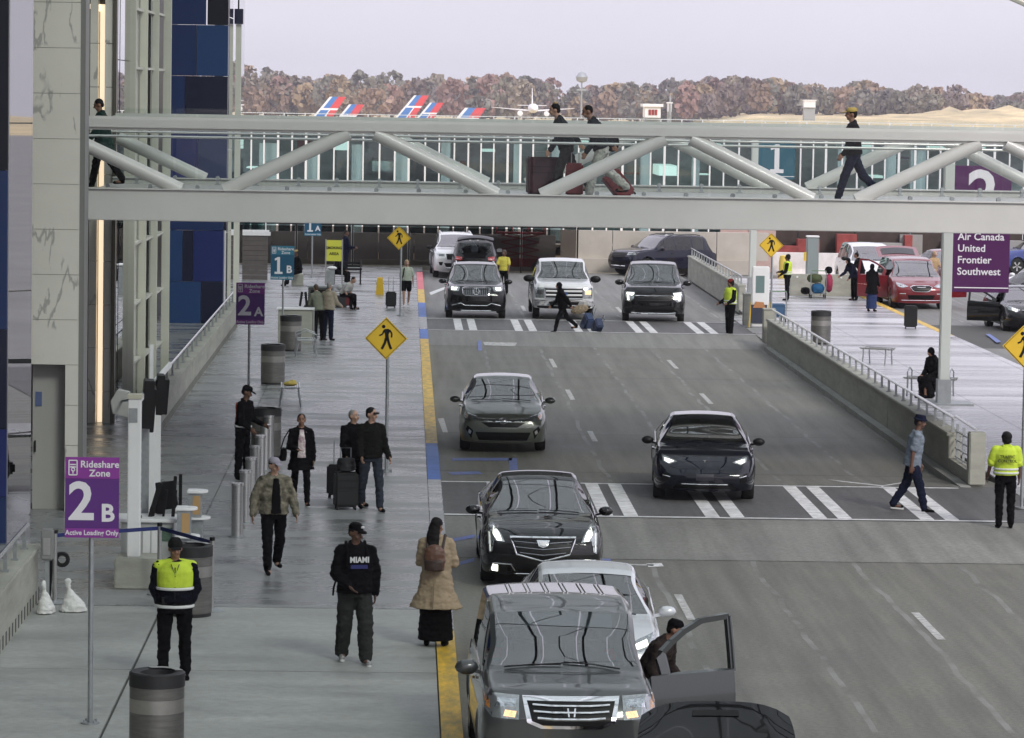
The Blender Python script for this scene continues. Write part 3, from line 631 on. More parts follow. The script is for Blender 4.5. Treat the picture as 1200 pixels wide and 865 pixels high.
for Y, s in ((YN+.55, 1), (YF-.55, -1)):
    MB().tube([(BX0, Y+.12*s, 6.56), (BX1, Y+.12*s, 6.56)], .026).build('handrail', M_STEEL, t)
    MB().bb(BX0, BX1, Y-.02, Y+.02, 6.615, 6.64).build('glass_cap', M_GALV, t) if s < 0 else None
    pane = MB().bb(.03, 1.70, -.008, .008, 5.47, 7.12 if s > 0 else 7.05).mesh('pane', M_GCLEAR)
    cl = MB().bb(-.03, .03, -.03, .03, 5.45, 5.62).bb(-.06, .06, -.05, .05, 5.45, 5.47).cyl((0, -.05, 5.6), (0, .05, 5.6), .045, n=8).mesh('clamp', M_GALV)
    x = BX0+.1
    while x < BX1-1.2:
        link('pane', pane, t, (x, Y, 0)); link('clamp', cl, t, (x+.45, Y, 0)); link('clamp', cl, t, (x+1.27, Y, 0)); x += 1.73
# ---------------------------------------------------------------- terminal front on the left
M_MARB = mat('marble_cladding', (.74, .715, .65), .35, var=.04, vscale=1.5)
def veins(m):
    N = m.node_tree.nodes; L = m.node_tree.links; b = N['Principled BSDF']; src = b.inputs['Base Color'].links[0].from_socket
    tcn = N.new('ShaderNodeTexCoord'); mpn = N.new('ShaderNodeMapping'); mpn.inputs['Rotation'].default_value = (0, rad(28), 0); mpn.inputs['Scale'].default_value = (1.6, 1, .45); L.new(tcn.outputs['Object'], mpn.inputs[0])
    n = N.new('ShaderNodeTexNoise'); n.inputs['Scale'].default_value = .9; n.inputs['Detail'].default_value = 9; n.inputs['Distortion'].default_value = .25; L.new(mpn.outputs[0], n.inputs['Vector'])
    def M(op, a, v): q = N.new('ShaderNodeMath'); q.operation = op; L.new(a, q.inputs[0]); q.inputs[1].default_value = v; return q.outputs[0]
    d = M('ABSOLUTE', M('SUBTRACT', n.outputs['Fac'], .5), 0)
    r = N.new('ShaderNodeMapRange'); r.inputs[1].default_value = .004; r.inputs[2].default_value = .014; r.inputs[3].default_value = .55; r.inputs[4].default_value = 0; L.new(d, r.inputs[0])
    n2 = N.new('ShaderNodeTexNoise'); n2.inputs['Scale'].default_value = 1.1; L.new(tcn.outputs['Object'], n2.inputs['Vector']); g2 = N.new('ShaderNodeMapRange'); g2.inputs[1].default_value = .50; g2.inputs[2].default_value = .54; L.new(n2.outputs['Fac'], g2.inputs[0])
    k = N.new('ShaderNodeMath'); k.operation = 'MULTIPLY'; L.new(r.outputs[0], k.inputs[0]); L.new(g2.outputs[0], k.inputs[1])
    mm = N.new('ShaderNodeMixRGB'); mm.inputs[2].default_value = (.17, .17, .18, 1); L.new(k.outputs[0], mm.inputs[0]); L.new(src, mm.inputs[1]); L.new(mm.outputs[0], b.inputs['Base Color'])
veins(M_MARB)
M_FGL = glass('facade_mirror_glass', (.10, .13, .18), .92, boost=.5)
M_BLUES = [mat('navy_panel_%s' % n, c, .35, coat=.2) for n, c in (('deep', (.006, .010, .035)), ('mid', (.012, .032, .12)), ('bright', (.015, .055, .17)), ('ink', (.002, .004, .014)), ('royal', (.012, .024, .14)))]
M_FRAME = mat('beige_frame', (.60, .60, .52), .45, var=.04)
M_DKGL = mat('dark_slot_glass', (.10, .11, .105), .12, spec=.8)
def xy(px, Y): return A(px, 300, Y).x
T = thing('terminal_front', 'terminal front with marble piers, navy panels and glass on the left', 'building', (0, 0, 0))
def clad(x0, x1, y0, y1, zs, m, name='cladding_panel', g=.006):
    for a, b in zip(zs[:-1], zs[1:]): MB().bb(x0, x1, y0, y1, a+g, b-g).build(name, m[int(a*7) % len(m)] if isinstance(m, list) else m, T)
# core walls behind the cladding
MB().bb(-16, -7.9, 20, 124, -.1, 18).build('rear_wall', M_DKMET, T)
# near navy pier at the left edge and mirror glass beside it
xr = xy(9.5, 57.6)
for k, (z0, z1) in enumerate(((-.1, .9), (.9, 2.0), (2.0, 3.6), (3.6, 6.15), (6.15, 8.9), (8.9, 12))):
    MB().bb(-9.0, xr, 57.5, 57.6, z0+.006, z1-.006).build('navy_panel', M_BLUES[(1, 4, 0, 1, 3, 1)[k]], T)
MB().bb(xr-.05, xr+.0, 57.61, 57.7, -.1, 12).build('edge_trim', M_GALV, T)
ga, gb = A(10, 300, 57.72), A(37.5, 300, 58.15)
for z0, z1 in ((-.1, 1.9), (1.9, 4.2), (4.2, 6.9), (6.9, 8.9), (8.9, 12)):
    MB().prism([(ga.x, 57.72), (gb.x, 58.15), (gb.x-.03, 58.19), (ga.x-.04, 57.75)], z1-z0-.024, R4((0, 0, z0+.012))).build('glass_panel', M_FGL, T)
MB().bb(-9, xy(35, 61.9), 58.6, 61.9, -.1, 12).build('inner_wall', M_DKMET, T)
# foremost marble pier
x0, x1 = xy(37, 62), xy(92.5, 62)
MB().bb(x0+.03, x1-.03, 62.03, 62.75, 2.75, 12.5).build('pier_core', M_CONC, T)
clad(x0, x1, 62.0, 62.78, [2.7+.78*i for i in range(13)], M_MARB, 'marble_slab', .004)
MB().bb(x1+.001, xy(98.5, 62), 62.03, 62.78, -.1, 12.5).build('pier_edge', mat('pier_edge_grey', (.20, .20, .19), .5), T)
xm = xy(77.5, 62)
clad(xm, x1, 62.0, 62.78, [-.1+.7*i for i in range(5)], M_MARB, 'marble_slab', .004)
MB().bb(x0, xm-.01, 62.35, 62.7, -.1, 2.69).build('service_door', mat('door_panel_grey', (.46, .45, .43), .5, var=.03), T)
hd = MB().bb(x0+.04, x0+.06, 62.30, 62.35, 1.15, 1.35).build('door_handle', M_BLACK, T)
MB().bb(x0+.05, x0+.16, 62.335, 62.349, 1.95, 2.2).build('door_notice', mat('notice_blue', (.12, .16, .32), .5), T)
# lit recess with marble walls
Yr = 78.6
xa, xb = xy(98, Yr)-.5, xy(136, Yr)
MB().bb(xa, xb, Yr+.5, Yr+.7, -.1, 12).build('recess_wall', mat('recess_dark', (.10, .10, .09), .6), T)
clad(xy(100, Yr), xy(104, Yr), Yr, Yr+.4, [-.1, 9.2], mat('recess_slot', (.05, .05, .045), .4), 'recess_jamb')
clad(xy(104, Yr), xy(113, Yr), Yr, Yr+.45, [-.1+.95*i for i in range(11)], M_MARB, 'marble_slab')
clad(xy(121.5, Yr), xy(131, Yr), Yr-.1, Yr+.45, [-.1+.95*i for i in range(11)], M_MARB, 'marble_slab')
M_GLOW = mat('warm_light_strip', (1, .9, .7), .5, emis=(1.0, .80, .58), estr=.80)
MB().bb(xy(114.5, Yr), xy(120.5, Yr), Yr+.2, Yr+.3, -.1, 9.3).build('light_strip', M_GLOW, T)
MB().bb(xy(100, Yr), xy(114, Yr), Yr+.1, Yr+.3, 9.15, 9.3).build('light_strip', M_GLOW, T)
MB().bb(xy(131.2, Yr), xy(135.5, Yr), Yr-.15, Yr+.1, -.1, 12).build('recess_jamb', mat('bronze_jamb', (.16, .15, .12), .3, .5), T)
MB().bb(xa, xb, Yr-.4, Yr+.5, 9.75, 12).build('soffit', M_FRAME, T)
# mirror glass, then beige fins with dark slots
fx2 = xy(136, Yr)
for z0, z1 in ((-.1, 2.3), (2.3, 5.0), (5.0, 8.1), (8.1, 12)):
    MB().bb(fx2-.03, fx2, Yr+.1, 82.1, z0+.01, z1-.01).build('glass_panel', M_FGL, T)
for i, (pa, pb) in enumerate(((150, 157.5), (163, 171), (177, 184), (190, 198.5))):
    Y = 82.2+i*2.6; a, b = xy(pa, Y), xy(pb, Y)
    MB().bb(a-.02, b, Y, Y+.14, -.1, 12.5).build('fin', M_FRAME, T, bev=.01)
    if i < 3:
        c = xy(pb, Y)-.01
        for z0, z1 in ((-.1, 1.15), (1.15, 2.5), (2.5, 3.9), (3.9, 5.2), (5.2, 6.55), (6.55, 7.95), (7.95, 9.3), (9.3, 12.5)):
            MB().bb(a-.1, a-.06, Y+.15, Y+2.58, z0+.03, z1-.03).build('dark_pane', M_DKGL, T)
            MB().bb(a-.12, b-.02, Y+.3, Y+2.58, z1-.028, z1+.028).build('transom', M_FRAME, T)
MB().bb(-8, xy(150, 82.2), 82.3, 91, -.1, 12.5).build('fin_backing', M_FRAME, T)
# navy panel tower facing the camera
Yb = 112.6
rows = [9.8+1.62*i for i in range(-6, 3)]
split = [[(198, 238, 1), (240, 265, 3)], [(198, 228, 1), (228, 265, 2)], [(198, 215, 1), (215, 265, 0)], [(198, 230, 4), (230, 265, 1)], [(198, 262, 1), (262, 265, 0)], [(198, 214, 2), (214, 226, 0), (226, 262, 4)], [(198, 236, 2), (236, 262, 0)], [(198, 232, 0), (232, 262, 1)], [(198, 265, 0)]]
ypx = [-32, 29, 89, 149, 209, 270, 330, 388, 449]
prevz = 14.0
for r in range(9):
    z1 = A(230, ypx[r], Yb).z if r else 13.6; z0 = A(230, ypx[r+1], Yb).z if r < 8 else -.1
    if r == 0: z0 = A(230, 29, Yb).z; z1 = 13.6
    for pa, pb, mi in split[r]:
        MB().bb(xy(pa, Yb)+.008, xy(pb, Yb)-.008, Yb+.02*(mi % 2), Yb+.6, z0+.008, z1-.008).build('navy_panel', M_BLUES[mi], T)
    if r == 8: break
# end glass with white post
fx3 = xy(265, Yb)+.01
for z0, z1 in ((-.1, 3.0), (3.0, 5.6), (5.6, 9.75), (9.75, 12.4)):
    MB().bb(fx3-.05, fx3, Yb+.62, 115.5, z0+.012, z1-.012).build('glass_panel', M_FGL, T)
    MB().bb(fx3-.05, fx3, 119.5, 123.6, z0+.012, z1-.012).build('glass_panel', M_FGL, T)
MB().bb(xy(273.5, 117), xy(280, 117), 117, 117.25, -.1, 9.6).build('end_post', M_FRAME, T)
MB().bb(xy(272, 117), xy(282, 117), 116.9, 117.3, 9.61, 10.1).build('navy_panel', M_BLUES[0], T)
MB().bb(fx3-.6, fx3-.3, 115.6, 119.4, -.1, 12.4).build('end_wall', M_WHITE, T)
# ---------------------------------------------------------------- canopy of steel arches high over the roadway (above the frame)
t = thing('roadway_canopy', 'open canopy of dark steel arches high over the roadway', 'canopy', (0, 0, 0))
M_ARCH = mat('canopy_steel', (.05, .055, .06), .5)
def arch_z(x): return 14.0+5.0*sin(pi*min(1, max(0, (x+9)/38)))
for Y in [12+8.5*i for i in range(17)]:
    MB().tube([(x, Y, arch_z(x)) for x in [-9+38*i/16 for i in range(17)]], .16, 8).build('arch', M_ARCH, t)
M_ROOFG = glass('canopy_glazing', (.69, .735, .715), .5, single=True)
for i in range(16):
    Y = 12+8.5*i
    for j in range(-8, 14, 3):
        z0, z1 = arch_z(j)+.20, arch_z(j+3)+.20
        MB().add([V((j+.05, Y+.1, z0)), V((j+2.95, Y+.1, z1)), V((j+2.95, Y+8.4, z1)), V((j+.05, Y+8.4, z0)), V((j+.05, Y+.1, z0+.02)), V((j+2.95, Y+.1, z1+.02)), V((j+2.95, Y+8.4, z1+.02)), V((j+.05, Y+8.4, z0+.02))], [(3, 2, 1, 0), (4, 5, 6, 7), (0, 1, 5, 4), (1, 2, 6, 5), (2, 3, 7, 6), (3, 0, 4, 7)]).build('roof_pane', M_ROOFG, t)
for X in (-8, -3.8, .4, 4.6, 8.8, 13.0, 18, 24):
    MB().tube([(X+.0, 8, arch_z(X)), (X, 150, arch_z(X))], .12, 6).build('purlin', M_ARCH, t)
for i in range(16):
    Y = 12+8.5*i
    for X in (.4, 8.8): MB().tube([(X, Y, arch_z(X)), (X+4.2, Y+8.5, arch_z(X+4.2))], .06, 6).build('brace', M_ARCH, t)
q0, q1, q2 = A(1178, -6, 74), A(1192, 0, 74), A(1212, 9, 74)
o = MB().tube([V((q0.x-1, 74, q0.z+.6)), q0, q1, q2, V((q2.x+1.5, 74, q2.z-.9)), V((q2.x+3.5, 74, q2.z-2.6))], .07, 8).build('canopy_edge', M_FRAME, t)
# ---------------------------------------------------------------- cars
def paint(name, col, rough=.22, metal=.0, coat=1.0): return mat('paint_'+name, col, .45 if sum(col) < .1 else rough, metal, coat=coat, var=.03, vscale=30, spec=.08 if sum(col) < .1 else .4)
def lerp(t, tab):
    if t <= tab[0][0]: return tab[0][1]
    for (a, va), (b, vb) in zip(tab[:-1], tab[1:]):
        if t <= b:
            k = (t-a)/(b-a) if b > a else 1; k = k*k*(3-2*k)*.35+k*.65
            return va+(vb-va)*k
    return tab[-1][1]
def car(kind, label, cat, loc, rz, col, S, group=None):
    """front faces -Y.  S: L W Hh wb fo(front overhang) top[(y,z)] belt[(y,z)] cowl hdr rf(roof end) deck wr(wheel r) tumble"""
    root = thing(kind, label, cat, loc, rz, group)
    L, Wd, wb, fo, rw = S['L'], S['W'], S['wb'], S['fo'], S['rw']
    hw = Wd/2; y0 = -L/2; yw = [y0+fo, y0+fo+wb]; zf = S.get('zf', .22)
    cowl, hdr, rfe, deck = S['cowl'], S['hdr'], S['rfe'], S['deck']      # distances from the nose
    top = S['top']; belt = S['belt']; wroof = S['wroof']; Ra = rw+.055
    key = [0, .04, .1, .2, .32, .5, .75, 1.0, cowl, (cowl+hdr)/2, hdr, hdr+.12, (hdr+rfe)/2, rfe, deck, (rfe+deck)/2, L-.5, L-.3, L-.18, L-.08, L-.03, L]
    drs = S['doors']
    for d in drs: key += [d, d+.035]
    for y in (fo, fo+wb):
        for k in range(-6, 7): key.append(y+Ra*sin(k*pi/12))
        key += [y-Ra-.012, y+Ra+.012]
    for k in range(30): key.append(L*k/30)
    key = sorted(key); st = [key[0]]
    for k in key[1:]:
        if k-st[-1] > .011: st.append(k)
    st[-1] = L
    nz = S.get('nose', [(zf, .10), (.35, .02), (.55, 0), (.72, .05), (.85, .16), (1.2, .22)])
    tl = S.get('tail', [(zf, .10), (.4, .0), (.7, .02), (.95, .05), (1.3, .12)])
    Rc, kf = S.get('rc', .62), S.get('kf', .80)
    def half(d):
        a = 1.0
        if d < Rc: a = kf+(1-kf)*sqrt(max(0, 1-(1-d/Rc)**2))
        e = L-d
        if e < .55: a = min(a, .84+.16*sqrt(max(0, 1-(1-e/.55)**2)))
        return hw*a
    NS, NG, NC, NT = 7, 5, 3, 7
    rings = []
    for d in st:
        w = half(d); zt = lerp(d, top); zb = min(lerp(d, belt), zt-.035)
        za = None
        for yy in (fo, fo+wb):
            if abs(d-yy) < Ra: za = rw+sqrt(Ra*Ra-(d-yy)**2)
        zl = max(zf+.02, za or 0); zl = min(zl, zb-.06)
        P = [(0, zf), (w-.30, zf), (w-.30, zl if za else zf+.004), (w*.965, zl)]
        for k in range(1, NS+1):
            u = k/NS; z = zl+(zb-zl)*u
            bul = 1.0-.030*(1-min(1, (z-zf)/.35))**2 - .045*max(0, (z-.62)/max(.1, zb-.62))**2 if zb > .66 else 1-.02*u
            if za and u < .2: bul += .008
            P.append((w*bul, z))
        gh = max(0.0, min(1.0, (zt-zb-.05)/.35))
        # greenhouse side
        wr = w*(.90 if gh <= 0 else .90+(wroof/hw-.90)*gh) if gh < 1 else w*wroof/hw
        wbt = w*.935
        zr = zt-.045*gh-.012
        for k in range(NG+1):
            u = k/NG; P.append((wbt+(wr-wbt)*(u**1.15), zb+.008+(zr-zb-.008)*u))
        for k in range(1, NC+1):
            u = k/NC*pi/2; P.append((wr-.07*(1-cos(u))-.02*gh, zr+(zt-zr)*.75*sin(u)))
        x1, z1 = P[-1]
        for k in range(1, NT+1):
            u = k/NT; P.append((x1*(1-u), z1+(zt+.012-z1)*(1-(1-u)**2)))
        rings.append(P)
    K = len(rings[0]); iB = 3+NS; iG0 = iB+1; iG1 = iG0+NG; iC1 = iG1+NC
    cm = (cowl+rfe)/2
    def pt(i, k, sgn):
        x, z = rings[i][k]; d = st[i]
        f = max(0, 1-d/.9); f2 = max(0, 1-(L-d)/.7)
        y = d + lerp(z, nz)*f*f*1.0 - lerp(z, tl)*f2*f2
        y += .16*(x/hw)**2*max(0, 1-d/1.0)
        y -= .10*(x/hw)**2*max(0, 1-(L-d)/.8)
        if k >= iG0 and cowl-.3 < d < deck+.2: y += .20*(x/hw)**2*max(-1, min(1, (cm-d)/(cm-cowl)))
        return V((sgn*x, y0+y, z))
    PV = {}; verts = []
    def vid(i, k, s):
        if rings[i][k][0] < 1e-6: s = 0
        q = (i, k, s)
        if q not in PV: PV[q] = len(verts); verts.append(pt(i, k, s or 1))
        return PV[q]
    groups = {}
    def put(g, f): groups.setdefault(g, []).append(f)
    wtop = S.get('glassroof', False); n = len(st)
    for i in range(n-1):
        dm = (st[i]+st[i+1])/2; zt = lerp(dm, top); zb = min(lerp(dm, belt), zt-.035)
        for k in range(K-1):
            for s in (1, -1):
                g = 'body'
                if iG0 < k+1 and iG0+0 <= k < iG1-0 and zt-zb > .10 and k >= iG0:
                    for (a, b) in S['win']:
                        if a < dm < b: g = 'win%d' % s
                if k >= iC1-1 and cowl+.02 < dm < hdr-.01: g = 'windshield'
                if k >= iC1-1 and S.get('rw1', rfe)+.05 < dm < S.get('rw2', deck)-.05: g = 'rear'
                if wtop and k >= iC1 and hdr+.08 < dm < rfe-.02: g = 'roofglass'
                for j in range(len(drs)-1):
                    if drs[j]+.03 < dm < drs[j+1]+.005:
                        if 4 <= k < iG0: g = 'door%d_%d' % (j, s)
                        elif iG0 <= k < iG1 and s and (j, s) in S.get('open', {}):
                            g = ('dwin%d_%d' if g.startswith('win') else 'door%d_%d') % (j, s)
                f = [vid(i, k, s), vid(i, k+1, s), vid(i+1, k+1, s), vid(i+1, k, s)]
                if s < 0: f.reverse()
                f2 = []
                for q in f:
                    if q not in f2: f2.append(q)
                if len(f2) > 2: put(g, tuple(f2))
    # caps: rows across
    for i, flip in ((0, False), (n-1, True)):
        ncx = 12; rows = []
        for k in range(K):
            x, z = rings[i][k]; row = []
            if x < 1e-6: rows.append([vid(i, k, 1)]); continue
            for c in range(ncx+1):
                u = -1+2*c/ncx
                if c == 0: row.append(vid(i, k, -1))
                elif c == ncx: row.append(vid(i, k, 1))
                else:
                    xx = x*u; d = st[i]; sg = 1 if i == 0 else -1
                    y = d + (lerp(z, nz) + .16*(xx/hw)**2 if i == 0 else -lerp(z, tl) - .10*(xx/hw)**2)
                    verts.append(V((xx, y0+y, z))); row.append(len(verts)-1)
            rows.append(row)
        for k in range(K-1):
            a, b = rows[k], rows[k+1]
            if len(a) == 1 or len(b) == 1:
                c1, r = (a, b) if len(a) == 1 else (b, a)
                for c in range(ncx): put('body', (c1[0], r[c], r[c+1]))
                continue
            for c in range(ncx):
                f = (a[c], a[c+1], b[c+1], b[c]); put('body', f if not flip else tuple(reversed(f)))
    allf = [f for fs in groups.values() for f in fs]
    bvh = BVHTree.FromPolygons([tuple(v) for v in verts], allf)
    def sub(name, g, m, parent, origin=None, shrink=0, solid=0, smooth=True):
        fs = groups.get(g)
        if not fs: return None
        idx = sorted({q for f in fs for q in f}); mp_ = {q: a for a, q in enumerate(idx)}
        org = V(origin or (0, 0, 0)); vv = [verts[q]-org for q in idx]
        me = bpy.data.meshes.new(name); me.from_pydata([tuple(v) for v in vv], [], [tuple(mp_[q] for q in f) for f in fs]); me.materials.append(m)
        bm = bmesh.new(); bm.from_mesh(me); bmesh.ops.recalc_face_normals(bm, faces=bm.faces) if solid == 0 and g == 'body' else None
        if shrink:
            vb = [v for v in bm.verts if v.is_boundary]; c = sum((v.co for v in bm.verts), V())/len(bm.verts)
            for v in vb: dv = (c-v.co); v.co += dv.normalized()*min(shrink, dv.length*.3)
        if solid:
            bmesh.ops.solidify(bm, geom=list(bm.faces), thickness=solid)
        for f in bm.faces: f.smooth = True
        bm.to_mesh(me); bm.free(); me.set_sharp_from_angle(angle=rad(38))
        return link(name, me, parent, tuple(org) if origin else None)
    body = sub('body', 'body', col, root)
    sub('windshield', 'windshield', M_GWIN, root); sub('rear_window', 'rear', M_GSIDE, root); sub('glass_roof', 'roofglass', M_GWIN, root)
    for s in (1, -1): sub('side_window', 'win%d' % s, M_GSIDE, root)
    opn = S.get('open', {})
    handle = MB().box((0, 0, 0), (.03, .17, .03)).mesh('handle', S.get('hmat', col))
    for j in range(len(drs)-1):
        for s in (1, -1):
            o_ang = opn.get((j, s)); y = drs[j]+.03; zq = .6
            org = V((s*half(y)*.98, y0+y, 0)) if o_ang else None
            d = sub('door', 'door%d_%d' % (j, s), col, root, origin=org, solid=.05 if o_ang else 0)
            if not d: continue
            hx = half(drs[j+1]-.2)*.985
            hp = V((s*(hx+.012), y0+drs[j+1]-.17, lerp(drs[j+1]-.2, belt)-.13))
            link('handle', handle, d, tuple(hp-(org or V((0, 0, 0)))))
            if o_ang:
                sub('window', 'dwin%d_%d' % (j, s), M_GSIDE, d, origin=(0, 0, 0)) if False else None
                fs = groups.get('dwin%d_%d' % (j, s))
                if fs:
                    w_ = sub('window', 'dwin%d_%d' % (j, s), M_GCLEAR, d, origin=tuple(org)); w_.location = (0, 0, 0)
                    # frame round the window
                    ys_ = [verts[q].y for f in fs for q in f]; zs_ = [verts[q].z for f in fs for q in f]
                    ed = {}
                    for f in fs:
                        for a, b in zip(f, f[1:]+f[:1]): ed[frozenset((a, b))] = ed.get(frozenset((a, b)), 0)+1
                    fr = MB()
                    for e, c in ed.items():
                        if c == 1:
                            a, b = tuple(e)
                            if (verts[a]-verts[b]).length > .004: fr.bar(verts[a]-org, verts[b]-org, .065, .06)
                    fr.build('window_frame', col, d)
                d.rotation_euler = (0, 0, -s*o_ang if True else 0)
    # dark lining so that gaps and wheel wells read dark
    # interior
    belt_m = lerp(cm, belt); yi0, yi1 = y0+cowl+.45, y0+rfe-.2
    M_INT = mat('car_interior', (.03, .03, .032), .8)
    MB().bb(-hw*.80, hw*.80, y0+cowl+.15, y0+cowl+.62, belt_m-.28, belt_m-.05).build('dashboard', M_INT, root, bev=.04)
    MB().bb(-hw*.86, hw*.86, y0+fo+.6, y0+L-.5, zf+.02, zf+.06).build('cabin_floor', M_INT, root)
    for r, yy in enumerate((y0+hdr+.45, y0+hdr+1.35)):
        if yy > yi1+.1: continue
        for s in (1, -1):
            MB().bb(s*.37-.24, s*.37+.24, yy-.45, yy+.05, .38, .58).box((s*.37, yy+.1, .88), (.46, .14, .66), M=Euler((rad(-12), 0, 0)).to_matrix()).box((s*.37, yy+.20, 1.25+.0*zf), (.26, .10, .18)).build('seat', S.get('seatm', M_INT), root, bev=.03)
    MB().tube([(.37+.18*cos(a), y0+cowl+.72+.05*sin(a), belt_m-.08+.17*sin(a)) for a in [2*pi*k/14 for k in range(14)]], .016, 6, closed=True).build('steering_wheel', M_BLACK, root)
    # wheels
    ty = MB().m(0, True); 
    prof = [(rw*.62, -.11), (rw*.93, -.11), (rw, -.07), (rw, .07), (rw*.93, .11), (rw*.62, .11)]
    tm = MB().lathe(prof, n=26); me_t = tm.mesh('tyre', M_RUB)
    rm = MB().lathe([(rw*.64, -.10), (rw*.66, .085), (rw*.60, .095), (rw*.58, .03), (.04, .02)], n=22)
    rm2 = MB()
    ns = S.get('spokes', 5)
    for k in range(ns):
        a = 2*pi*k/ns
        for da in ((-.10, .10) if ns < 8 else (0,)):
            rm2.bar((.03*cos(a), .03*sin(a), .085), (rw*.62*cos(a+da), rw*.62*sin(a+da), .09), .035, .05)
    rm2.cyl((0, 0, .0), (0, 0, .105), .06, n=10)
    dk = MB().cyl((0, 0, -.02), (0, 0, .045), rw*.58, n=22)
    me_r = rm.mesh('rim_barrel', M_BLACK); me_s = rm2.mesh('rim', S.get('rim', M_STEEL)); me_d = dk.mesh('brake_shade', M_DKMET)
    steer = S.get('steer', 0)
    for a, yy in enumerate(yw):
        for s in (1, -1):
            w_ = link('wheel', me_t, root, (s*(hw-.125), yy, rw)); w_.rotation_euler = (0, s*pi/2, steer if a == 0 else 0)
            link('rim_barrel', me_r, w_); link('rim', me_s, w_); link('brake_shade', me_d, w_)
    # mirrors
    ym = y0+cowl+.42; zm = lerp(cowl+.4, belt)+.06; ms = S.get('msize', 1)
    for s in (1, -1):
        if (0, s) in opn: continue
        b = MB().m(0, True).ell((s*(hw+.10), ym, zm+.02), (.115*ms, .075, .075*ms), 12).bar((s*(hw-.06), ym+.02, zm-.04), (s*(hw+.06), ym, zm-.01), .05, .035)
        b.build('mirror', S.get('mm', col), root)
        MB().m(0).box((s*(hw+.10), ym+.062, zm+.02), (.17*ms, .02, .10*ms)).build('mirror_glass', M_CHROME, root)
    # projected front pieces
    zm_ = S.get('zmap', 0)
    def onbody(x, z, off, back=False):
        if not back: z = z+zm_*max(0, min(1, (z-.3)/.3))
        h = bvh.ray_cast(V((x, -20 if not back else 20, z)), V((0, 1 if not back else -1, 0)))
        if h[0] is None: 
            h2 = bvh.find_nearest(V((x, y0 if not back else y0+L, z))); return h2[0]+V((0, -off, 0))
        return h[0]+V((0, -off if not back else off, 0))
    def patch(poly, m, name='trim', off=.006, parent=None, sym=False, cuts=3, depth=.02, back=False):
        res = []
        for sgn in ((1, -1) if sym else (1,)):
            bm = bmesh.new(); vs_ = [bm.verts.new((x*sgn, 0, z)) for x, z in poly]
            f = bm.faces.new(vs_); bmesh.ops.triangulate(bm, faces=[f])
            for _ in range(cuts):
                es = [e for e in bm.edges if e.calc_length() > .05]
                if es: bmesh.ops.subdivide_edges(bm, edges=es, cuts=1, use_grid_fill=True); bmesh.ops.triangulate(bm, faces=[f for f in bm.faces if len(f.verts) > 3])
            for v in bm.verts: v.co = onbody(v.co.x, v.co.z, off, back)
            r = bmesh.ops.extrude_face_region(bm, geom=list(bm.faces)); 
            for v in r['geom']:
                if isinstance(v, bmesh.types.BMVert): v.co.y += depth*(1 if not back else -1)
            bmesh.ops.recalc_face_normals(bm, faces=bm.faces)
            me = bpy.data.meshes.new(name); bm.to_mesh(me); bm.free(); me.materials.append(m)
            for p_ in me.polygons: p_.use_smooth = True
            me.set_sharp_from_angle(angle=rad(50))
            res.append(link(name, me, parent or root))
        return res
    def line(pts, r, m, name='trim', parent=None, sym=False, off=.01, closed=False, n=5):
        for sgn in ((1, -1) if sym else (1,)):
            pp = []
            seq = pts+[pts[0]] if closed else pts
            for (a, b), (c, d) in zip(seq[:-1], seq[1:]):
                for k in range(n): u = k/n; pp.append(onbody((a+(c-a)*u)*sgn, b+(d-b)*u, off))
            if not closed: pp.append(onbody(seq[-1][0]*sgn, seq[-1][1], off))
            MB().tube(pp, r, 6, closed=closed).build(name, m, parent or root)
    S['front'](root, patch, line, onbody) if 'front' in S else None
    # windscreen wipers and header trim
    yb = y0+cowl
    for x_, dx in ((-.05, -.62), (.60, -.62)):
        def ws(x, d): 
            h = bvh.ray_cast(V((x, y0+d, 4)), V((0, 0, -1))); return (h[0] if h[0] else V((x, y0+d, 1)))+V((0, -.01, .018))
        MB().tube([ws(x_, cowl+.03), ws(x_+dx*.5, cowl+.055), ws(x_+dx, cowl+.07)], .008, 5).build('wiper', M_BLACK, root)
    # roof rails
    if S.get('rails'):
        for s in (1, -1):
            xr = wroof-.09; zt = lerp(hdr+.6, top)
            MB().tube([V((s*xr, y0+hdr+.15, zt-.04)), V((s*xr, y0+hdr+.5, zt+.02)), V((s*xr, y0+rfe-.5, zt+.02)), V((s*xr, y0+rfe-.25, zt-.02))], .022, 6).build('roof_rail', S['rails'], root)
    def box_(name, c, d, m, parent=None, bev=0, rx=0): return MB().box(c, d, M=Euler((rx, 0, 0)).to_matrix()).build(name, m, parent or root, bev=bev)
    box_('rear_bumper', (0, y0+L-.03, .50), (Wd*.72, .14, .22), M_BLACK, bev=.04)
    for s in (1, -1): patch([(s*hw*.86, .78), (s*hw*.55, .80), (s*hw*.55, .92), (s*hw*.83, .95)], mat('tail_lamp_red', (.35, .01, .01), .2, coat=1), 'tail_lamp', back=True)
    return root, dict(onbody=onbody, patch=patch, line=line, y0=y0, hw=hw, bvh=bvh, lerp=lerp, half=half)
M_GRI = mat('grille_black', (.004, .004, .0045), .4, spec=.25); M_REFL = mat('lamp_reflector', (.62, .62, .60), .18, .6)
M_AMB = mat('amber_lens', (.85, .32, .06), .2, coat=1)
M_PLATE = mat('plate_dark', (.02, .02, .03), .5)
def lampset(poly, lit, patch, extra=None, lens=True):
    for o in patch(poly, M_REFL, 'headlight', .004, sym=True):
        sg = 1 if sum((v.co.x for v in o.data.vertices)) > 0 else -1
        if extra:
            for pl, m in extra: patch([(sg*x, z) for x, z in pl], m, 'lamp', .010, parent=o)
        if lens: patch([(sg*x, z) for x, z in poly], M_LENS, 'lens', .018, parent=o, depth=.008)
